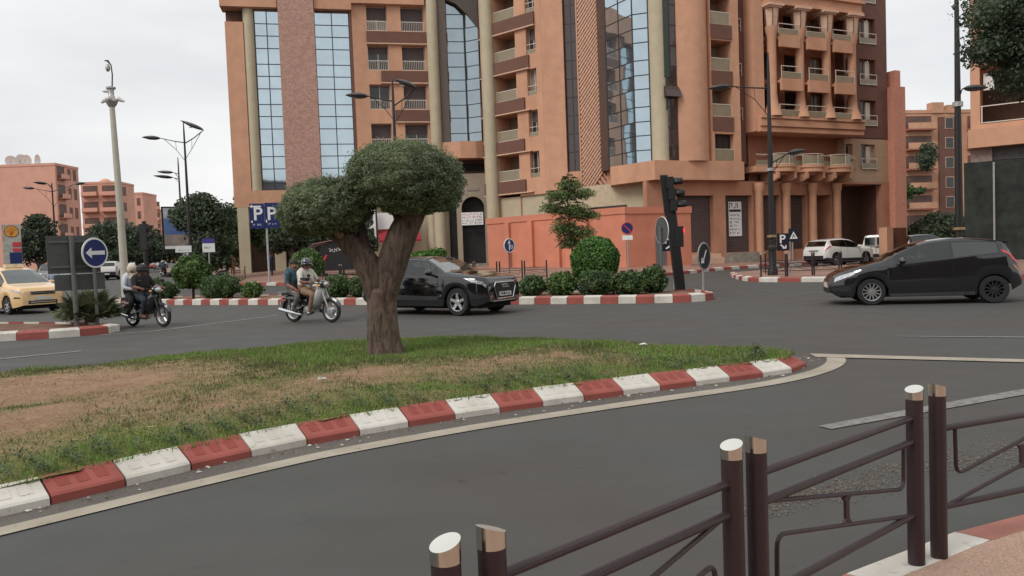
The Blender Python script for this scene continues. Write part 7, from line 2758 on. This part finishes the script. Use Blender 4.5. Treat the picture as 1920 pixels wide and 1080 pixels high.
def street_lamp(label, x, y, z0, h, arms, group='street lamps with leaf shaped lanterns', base=False, r=.09, rz=0.0, spike=.6):
    root = thing('street_lamp', label, 'street lamp', (x, y, z0), rz, group)
    part('pole', MB().tube([(0, 0, 0), (0, 0, h * .45), (0, 0, h), (0, 0, h + spike)], [r * 1.25, r, r * .55, r * .3], 10), M_['black'], root, True)
    for dx, dy, zr, ln, rise, hl, tip in arms:
        hl *= 1.2
        d = Vector((dx, dy, 0)).normalized()
        e = d * ln + Vector((0, 0, zr + rise))
        ar = MB().tube([Vector((0, 0, zr)), d * ln * .5 + Vector((0, 0, zr + rise * .42)), e], [.035, .03, .026], 6)
        ar.tube([Vector((0, 0, zr - ln * .75)), d * ln * .35 + Vector((0, 0, zr - ln * .28)), d * ln * .85 + Vector((0, 0, zr + rise * .8))], .017, 5)
        ar.tube([d * ln * .35 + Vector((0, 0, zr - ln * .28)), d * ln * .38 + Vector((0, 0, zr + rise * .3))], .012, 4)
        part('arm', ar, M_['black'], root, True)
        mb = MB()
        f = d * hl * (1 if tip >= 0 else -1)
        lamp_head(mb, e, e + f + Vector((0, 0, abs(hl) * (.10 if tip > 0 else .45 if tip < 0 else -.05))), .25)
        part('lantern', mb, mat('dark lantern', (.035, .034, .034), .4), root, True)
        lens = MB().ell(tuple(e + f * .5 + Vector((0, 0, abs(hl) * (.05 if tip > 0 else .2 if tip < 0 else -.02) - .085))), .22, .12, .03, 10, 5)
        part('lamp_lens', lens, M_['alum'], root, True)
    if base:
        part('base', MB().lathe([(.22, 0), (.22, .2), (.16, .35), (.16, 1.05), (.2, 1.1), (.2, 1.2), (.12, 1.3)], 12), M_['black'], root, True)
        part('collar', MB().lathe([(r * 1.25, 1.6), (r * 1.9, 1.62), (r * 1.9, 1.70), (r * 1.2, 1.72)], 12), mat('brass collar', (.35, .25, .12), .4, metal=.5), root, True)
        part('band', MB().lathe([(r * 1.1, h * .52), (r * 1.5, h * .52), (r * 1.5, h * .535), (r * 1.1, h * .535)], 12), M_['alum'], root)
    return root


street_lamp('tall twin arm street lamp in front of the main block above the olive tree', -4.72, 33.0, .15, 8.45, [(-1, .1, 7.95, 1.05, .28, .85, 1), (1, -.1, 7.75, 1.0, .72, .75, -1)], spike=.4)
street_lamp('twin arm street lamp rising behind the large round shrub on the left', px(359, 500, 47).x, 47, .1, 9.4, [(-1, .1, 8.8, 1.5, .35, 1.0, 1), (1, -.1, 8.75, 1.25, .75, 1.2, -1)])
street_lamp('street lamp with two lanterns overlapping just left of the tall twin arm lamp', px(345, 500, 61).x, 61, .2, 9.2, [(-1, .3, 8.5, .5, .15, 1.3, 1), (-1, -.5, 8.1, .4, .1, 1.2, 1)])
street_lamp('triple arm street lamp in front of the blank pink gable', px(107, 500, 66).x, 66, .3, 8.6, [(-1, .1, 7.9, 1.6, .35, .9, 1), (-.6, -.5, 8.3, .3, .25, .9, 1), (1, .2, 7.9, 1.8, .6, .7, 1)], spike=0)
street_lamp('tall street lamp with an ornate base on the right corner pavement', 11.15, 33.0, .15, 8.5, [(-1, .1, 7.9, 1.6, .18, .75, 0), (1, -.55, 4.75, .7, .35, .62, 1)], base=True, r=.11, spike=.9)
street_lamp('tall black street lamp with one low lantern at the right edge', px(1799, 470, 31).x, 31, .15, 12.5, [(1, -.3, 6.9, .18, .3, .75, 0)], base=True, r=.125)

# cream mast with cameras and a swan neck lamp
cm_ = thing('camera_mast', 'tall cream mast with surveillance cameras and a swan neck lamp', 'camera mast', (-16.98, 34.0, .0))
part('mast', MB().tube([(0, 0, 0), (-.03, 0, 4), (-.12, 0, 8.75)], [.18, .15, .11], 14), M_['cream'], cm_, True)
hdm = MB().lathe([(.12, 8.5), (.2, 8.62), (.26, 8.75), (.18, 8.9), (.12, 9.0), (.12, 9.25), (.2, 9.3), (.2, 9.36), (.08, 9.4)], 12, (-.12, 0, 0))
part('mast_head', hdm, M_['alum'], cm_, True)
for a in (2.9, .1, 1.7, -1.5):
    d = Vector((math.cos(a), math.sin(a), 0))
    mb = MB().tube([Vector((-.12, 0, 8.82)) + d * .15, Vector((-.12, 0, 8.86)) + d * .3, Vector((-.12, 0, 8.74)) + d * .52], [.08, .11, .05], 8)
    part('camera', mb, M_['white'], cm_, True)
part('camera', MB().ell((-.3, -.05, 9.2), .18, .08, .08, 8, 6), M_['white'], cm_, True)
part('swan_neck', MB().tube([(-.06, 0, 9.35), (-.02, 0, 9.9), (-.05, 0, 10.3), (-.18, 0, 10.5), (-.32, 0, 10.52)], [.03, .028, .026, .05, .02], 7), M_['black'], cm_, True)
part('lantern', MB().ell((-.2, 0, 10.2), .10, .10, .17, 10, 8), M_['alum'], cm_, True)

# ------------------------------------------------------------------ black kiosk, walkers, side wall
p = px(612, 498, 50)
ki = thing('food_kiosk', 'black food kiosk on legs with a raised grey hatch and red stripes', 'kiosk', (p.x, 50, gz(p.x, 50) + .3), R(2))
kb = mat('kiosk black', (.018, .018, .02), .35)
part('cabin', MB().prism([(-.5, .35), (2.6, .35), (2.6, 1.75), (1.1, 2.15), (.1, 2.05), (-.5, 1.3)], -.7, .8, plane='XZ'), kb, ki)
part('hatch', MB().prism([(-2.1, .9), (-.7, 2.1), (.6, 2.28), (1.6, 2.1), (1.55, 2.02), (.6, 2.2), (-.65, 2.0), (-2.0, .82)], -.8, .85, plane='XZ'), mat('grey hatch panel', (.07, .075, .078), .3), ki)
part('stripe', flat([(-.35, .55), (-.2, .55), (.25, 1.35), (.1, 1.35)], -.702).add(*[(lambda m: (m.v, m.f))(flat([(1.75, 1.35), (2.45, 1.35), (2.1, .55), (1.95, .55), (2.2, 1.2), (1.75, 1.2)], -.702))][0]), M_['redpaint'], ki)
part('hatch_edge', MB().tube([(-.65, -.82, 2.05), (.6, -.82, 2.24), (1.6, -.82, 2.07)], .035, 5), mat('dull red edge', (.20, .06, .055), .5), ki)
sc = MB()
r9 = random.Random(5)
xx, pts = .35, []
for k in range(40):
    pts.append((xx + .06 * math.sin(k * 1.25), -.706, 1.62 + .075 * math.sin(k * .95 + 1) * (1.7 if k % 9 < 3 else 1) + .06 * k / 40))
    xx += .028
sc.tube(pts, .014, 4)
part('script_lettering', sc, M_['signwhite'], ki)
for x_ in (-.3, 1.0, 2.4):
    for y_ in (-.55, .55):
        part('leg', MB().box(x_ - .05, x_ + .05, y_ - .05, y_ + .05, -.2, .35), M_['black'], ki)


def standing(face=(0, -1, 0), stride=.16):
    J = dict(pel=(0, 0, .95), spi=(0, 0, 1.14), che=(0, 0, 1.34), hea=(0, -.02, 1.60), face=face)
    for s, sg in (('R', -1), ('L', 1)):
        J['sh' + s] = (sg * .18, 0, 1.40); J['el' + s] = (sg * .25, .03 * sg, 1.13); J['wr' + s] = (sg * .25, -.08 * sg, .9)
        J['hi' + s] = (sg * .09, 0, .92); J['kn' + s] = (sg * .10, -stride * sg * .5, .52); J['an' + s] = (sg * .10, -stride * sg, .09); J['to' + s] = (sg * .11, -stride * sg - .13, .04)
    return J


hair_d = mat('black hair', (.015, .012, .012), .7)
p = px(437, 513, 58); person('walker in an ochre robe on the far left pavement', (p.x, 58, gz(p.x, 58) + .15), .4, standing((-.5, -.8, 0)), dict(skin=M_['darkskin'], shirt=cloth('ochre robe', (.28, .12, .03)), trousers=cloth('ochre skirt', (.24, .10, .03)), shoes=SH, sleeve='long'), hair=hair_d, hands=False)
p = px(469, 515, 62); person('walker in pale clothes on the paved walk beside the block', (p.x, 62, gz(p.x, 62) + .2), .2, standing(), dict(skin=M_['darkskin'], shirt=cloth('pale top', (.35, .33, .30)), trousers=cloth('khaki trousers', (.2, .15, .09)), shoes=SH), hair=hair_d, hands=False)
p = px(477, 515, 60); person('walker in dark red clothes on the paved walk beside the block', (p.x, 60, gz(p.x, 60) + .2), -.3, standing(), dict(skin=M_['darkskin'], shirt=cloth('dark red top', (.10, .02, .025)), trousers=cloth('dark trousers', (.03, .025, .03)), shoes=SH, sleeve='long'), hair=hair_d, hands=False)
p = px(508, 520, 53); person('person in navy clothes standing right of the parking sign pole', (p.x, 53, gz(p.x, 53) + .25), 0.0, standing(stride=.02), dict(skin=M_['darkskin'], shirt=cloth('navy jacket', (.015, .018, .035)), trousers=cloth('navy trousers', (.012, .014, .026)), shoes=SH, sleeve='long'), hair=hair_d, hands=False)
p = px(304, 512, 72); mk = motorbike('small dark moped riding away down the far street left of the round shrub', (p.x, 72, gz(p.x, 72)), R(100), blk2, blk2, 'star', M_['black'])
person('rider in a pale helmet on the small moped down the far street', tuple(mk.location), R(100), sitting(.3, 0, .80, .05, .02, (.80, .30, .985), (.7, .19, .70), (.6, .30)), dict(skin=M_['darkskin'], shirt=cloth('grey jacket', (.05, .055, .07)), trousers=cloth('black jeans', (.02, .02, .022)), shoes=SH), helmet=mat('pale helmet', (.45, .40, .36), .4))
p = px(420, 508, 50); motorbike('dark moped parked on the pavement beyond the low shrubs', (p.x, 50, gz(p.x, 50) + .16), R(-150), blk2, blk2, 'star', M_['black'])

p = px(1672, 470, 49)
sw = thing('parking_wall', 'terracotta pier with a brown boarded screen beside the white van', 'wall', (p.x, 49, 0), R(24))
part('pier', MB().box(-.75, -.2, -.3, .3, 0, 2.25), M_['terra'], sw)
part('screen', MB().box(-.2, 1.2, -.12, .1, .1, 2.2), M_['wood'], sw)

# ------------------------------------------------------------------ far buildings
def block(name, label, corner, w, dep, h, rz, wallm, z0, rows, roofline=True):
    """rows: list of (face, u0, u1, z, height, kind); face 'f' front, 'r' right side"""
    root = thing(name, label, 'building', (corner[0], corner[1], z0), rz)
    part('wall', MB().box(0, w, 0, dep, -2, h), wallm, root)
    part('parapet', MB().box(-.1, w + .1, -.1, .35, h, h + .5).box(w - .3, w + .12, .35, dep, h, h + .5).box(-.1, .3, .35, dep, h, h + .5), wallm, root)
    cache = {}
    for face, u0, u1, z, hh, kind in rows:
        ww = u1 - u0
        k = (round(ww, 2), round(hh, 2), kind)
        if k not in cache:
            fr_ = MB().box(0, ww, -.06, .02, 0, .08).box(0, ww, -.06, .02, hh - .08, hh).box(0, .08, -.06, .02, .08, hh - .08).box(ww - .08, ww, -.06, .02, .08, hh - .08)
            pn = MB().box(.08, ww - .08, -.03, .01, .08, hh - .08)
            if kind == 'b':
                fr_.box(-.1, ww + .1, -1.1, .0, -.25, -.05)
            cache[k] = (fr_.mesh('window'), pn.mesh('pane'), MB().box(-.1, ww + .1, -1.12, -1.0, -.05, .85).mesh('balcony_front'))
        loc, a = ((u0, -.0, z), 0) if face == 'f' else ((w, u0, z), math.pi / 2)
        o = link('window', cache[k][0], M_['pinkd'], root, loc, a)
        link('pane', cache[k][1], M_['hazewin'] if kind != 'l' else M_['winglass'], o)
        if kind == 'b':
            link('balcony_front', cache[k][2], wallm, o)
    return root


# blank pink gable on the left, its street side to the right
c = px(118, 430, 160)
c0 = px(-70, 430, 165)
bz = gz(c.x, 160)
rows = []
for k in range(5):
    z = 2.6 + 4.0 * k
    for u in (4.4, 6.4): rows.append(('r', u, u + 1.1, z, 2.3, 'w'))
    rows.append(('r', .6, 3.2, z, 2.8, 'b'))
g1 = block('pink_block', 'pink block with a blank gable wall and white dishes on its roof', (c0.x, 158.5), c.x - c0.x, 8.5, 22.9 - bz, 0, M_['pinkb'], bz, rows)
for x_, sz, lab in ((26, 1.15, 'white satellite dish leftmost on the pink gable roof'), (45, 1.35, 'wide white satellite dish second on the pink gable roof'), (55, 1.2, 'white satellite dish third on the pink gable roof'), (75, 1.2, 'white satellite dish rightmost on the pink gable roof')):
    q = px(x_, 300, 164)
    ds = thing('satellite_dish', lab, 'satellite dish', (q.x, 163, 23.2), R(20 + x_), 'satellite dishes on the pink gable roof')
    part('dish', MB().lathe([(.02, .45), (sz * .5, .28), (sz * .85, .08), (sz, -.12)], 16, (0, 0, 1.5), 'Y'), M_['white'], ds, True)
    part('mount', MB().tube([(0, .5, 0), (0, .4, 1.5)], .09, 6), M_['alum'], ds)

# stepped balcony block farther down
c = px(160, 430, 190)
bz = gz(c.x, 190)
rows = []
for k in range(5):
    z = 2.5 + 3.9 * k
    rows += [('f', .5, 4.0, z - .8, 2.4, 'b'), ('f', 5.0, 8.4, z - .8, 2.4, 'b'), ('r', 2, 4, z - .8, 2.2, 'w')]
block('balcony_block', 'pink block with deep balconies behind the cream mast', (c.x - .5, 190), 9.0, 9, 22.3 - bz, R(4), M_['pinkb'], bz, rows)
q = px(187, 342, 192)
part('dome', MB().ell((4.2, 4, 20.3), 1.6, 1.6, 1.5, 12, 8), M_['pinkb'], bpy.data.objects['balcony_block'], True)
c = px(226, 430, 230)
bz = gz(c.x, 230)
rows = []
for k in range(5):
    z = 2.5 + 3.9 * k
    rows += [('f', .4, 2.6, z - 1, 2.4, 'b'), ('f', 3.4, 4.4, z - 1, 2.2, 'w'), ('f', 5.2, 6.2, z - 1, 2.2, 'w')]
block('stepped_block', 'dusty pink block with roof plant just right of the cream mast', (c.x, 230), 7.0, 10, 23.2 - bz, R(3), M_['pinkb'], bz, rows)
c = px(262, 430, 270)
bz = gz(c.x, 270)
rows = []
for k in range(5):
    z = 3 + 3.8 * k
    rows += [('f', 1, 2.4, z, 2.2, 'w'), ('f', 3.6, 7.4, z, 2.6, 'b')]
block('end_block', 'small pink block at the far end of the street', (c.x, 270), 8.4, 12, 20.8 - bz, 0, M_['pinkb'], bz, rows)

# right: building across the side street
c = px(1690, 420, 118)
rows = []
for k in range(6):
    z = 3.2 + 3.0 * k
    rows += [('f', .8, 5.2, z, 2.0, 'b'), ('f', 7.2, 8.6, z, 1.7, 'l'), ('f', 11.2, 14.2, z, 1.9, 'b')]
rb_ = block('side_street_block', 'terracotta apartment house across the side street on the right', (c.x, 118), 15.5, 14, 20.6, R(8), M_['terra'], -.2, rows)
part('brown_panel', MB().box(6.3, 9.9, -.25, -.02, 1.5, 20), M_['brown'], rb_)
for k in range(6):
    o = link('window', MB().box(0, 1.4, -.3, -.24, 0, 1.7).mesh('window'), M_['trim'], rb_, (7.3, 0, 3.2 + 3 * k))
    link('pane', MB().box(.08, 1.32, -.32, -.29, .08, 1.62).mesh('pane'), M_['winglass'], o)
part('parapet_step', MB().box(5.2, 7.2, -.2, 1, 20.6, 22.2).box(7.8, 9.2, -.2, 1, 20.6, 21.8), M_['terra'], rb_)
q = px(1752, 292, 112); tree('small tree on an upper terrace of the side street house', q.x, 114, 4, [(0, 0, 1.2, 1.4, 1.2, 1.6), (.3, 0, 2.4, 1.2, 1, 1.0), (-.2, 0, .2, 1.0, .9, 1.0)], M_['treeleaf'], 2500, .16, 71, .1, None, 'terrace_tree', zb=q.z - 1.2)
q = px(1712, 355, 112); tree('trailing greenery on a lower terrace of the side street house', q.x, 114, 4, [(0, 0, .6, 1.2, 1, 1.2), (1.6, 0, .7, 1.4, 1, .5)], M_['shrub'], 1800, .15, 72, .08, None, 'terrace_tree', zb=q.z - .8)

# right: near building wrapped in netting
NB_ = Seg((px(1822, 440, 43).x, 43.0), (px(1822, 440, 43).x + 20, 29.5))
nb = thing('netted_building', 'terracotta building at the right edge with dark netting round its ground floor', 'building', (NB_.p0.x, NB_.p0.y, 0), world_children=True)
spart('wall', wall_mb(0, 22, 6.9, 20, [(.45, 9.5, 7.6, 10.8, 3.0), (.45, 9.5, 11.4, 14.8, 3.0), (.45, 9.5, 15.4, 18.6, 3)], thick=12), M_['terra'], nb, NB_)
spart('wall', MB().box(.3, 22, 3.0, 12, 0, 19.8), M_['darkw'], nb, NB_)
spart('slab', MB().box(-.1, 22, -.5, 3, 6.3, 7.3), M_['terra'], nb, NB_)
spart('soffit', MB().box(.1, 22, .2, 3, 5.6, 6.3), mat('grey soffit', (.12, .11, .105), .9), nb, NB_)
for z in (7.6, 11.6):
    spart('railing', MB().box(.45, 9.5, .1, .16, z + .95, z + 1.0).box(.45, 9.5, .1, .16, z + .05, z + .1).box(.5, .56, .1, .16, z + .1, z + .95).box(5, 5.06, .1, .16, z + .1, z + .95), M_['rail'], nb, NB_)
for z, u in ((8.4, 1.3), (10.2, 1.35), (11.9, 1.3)):
    pass
spart('air_conditioner', MB().box(.6, 1.1, .5, .8, 9.5, 10.4), M_['white'], nb, NB_)
spart('air_conditioner', MB().box(.55, 1.05, .5, .8, 11.6, 12.8), M_['white'], nb, NB_)
spart('pier', MB().box(0, 1.0, -.02, .6, 3.6, 6.3), mat('grey pink pier', (.27, .19, .16), .9), nb, NB_)
nt_ = thing('netting_screen', 'tall dark green netting screen round the building at the right edge', 'screen', tuple(NB_.P(-.2, -.7, .1)), NB_.rz)
V = []
nx2, nz2 = 60, 12
for j in range(nz2 + 1):
    for i in range(nx2 + 1):
        u, z = 20 * i / nx2 - .1, 5.4 * j / nz2
        V.append((u, .12 * mnoise.noise(Vector((u * .9, z * .3, 2))) + .05 * mnoise.noise(Vector((u * 3, z * .8, 7))), z))
part('sheet', MB().add(V, [(j * (nx2 + 1) + i, j * (nx2 + 1) + i + 1, (j + 1) * (nx2 + 1) + i + 1, (j + 1) * (nx2 + 1) + i) for j in range(nz2) for i in range(nx2)]), M_['net'], nt_, True)
part('post', MB().tube([(1.3, -.2, 0), (1.3, -.2, 5.3)], .05, 6), M_['alum'], nt_)
part('rail', MB().box(-.1, 19.9, .25, .3, 5.2, 5.3).box(-.1, 19.9, .25, .3, 2.6, 2.7), M_['wood'], nt_)

# the street wall behind the camera, seen only in paint, glass and steel
rows = []
for k in range(4):
    for u in range(4, 56, 6): rows.append(('f', u, u + 2.2, 4.4 + 3.1 * k, 1.8, 'w'))
ob = block('opposite_block', 'dull brown block across the street behind the barriers', (38, -27), 60, 10, 16.5, math.pi, mat('dull render across the street', (.15, .125, .11), .9, var=.1, scale=.3), 0, rows)
rows = []
for k in range(3):
    for u in range(3, 34, 6): rows.append(('f', u, u + 2.0, 4.2 + 3.1 * k, 1.8, 'w'))
ob = block('opposite_block', 'lower dull block farther left across the street behind the barriers', (-28, -25), 38, 10, 12.5, math.pi, mat('dull render across the street', (.15, .125, .11), .9, var=.1, scale=.3), 0, rows)
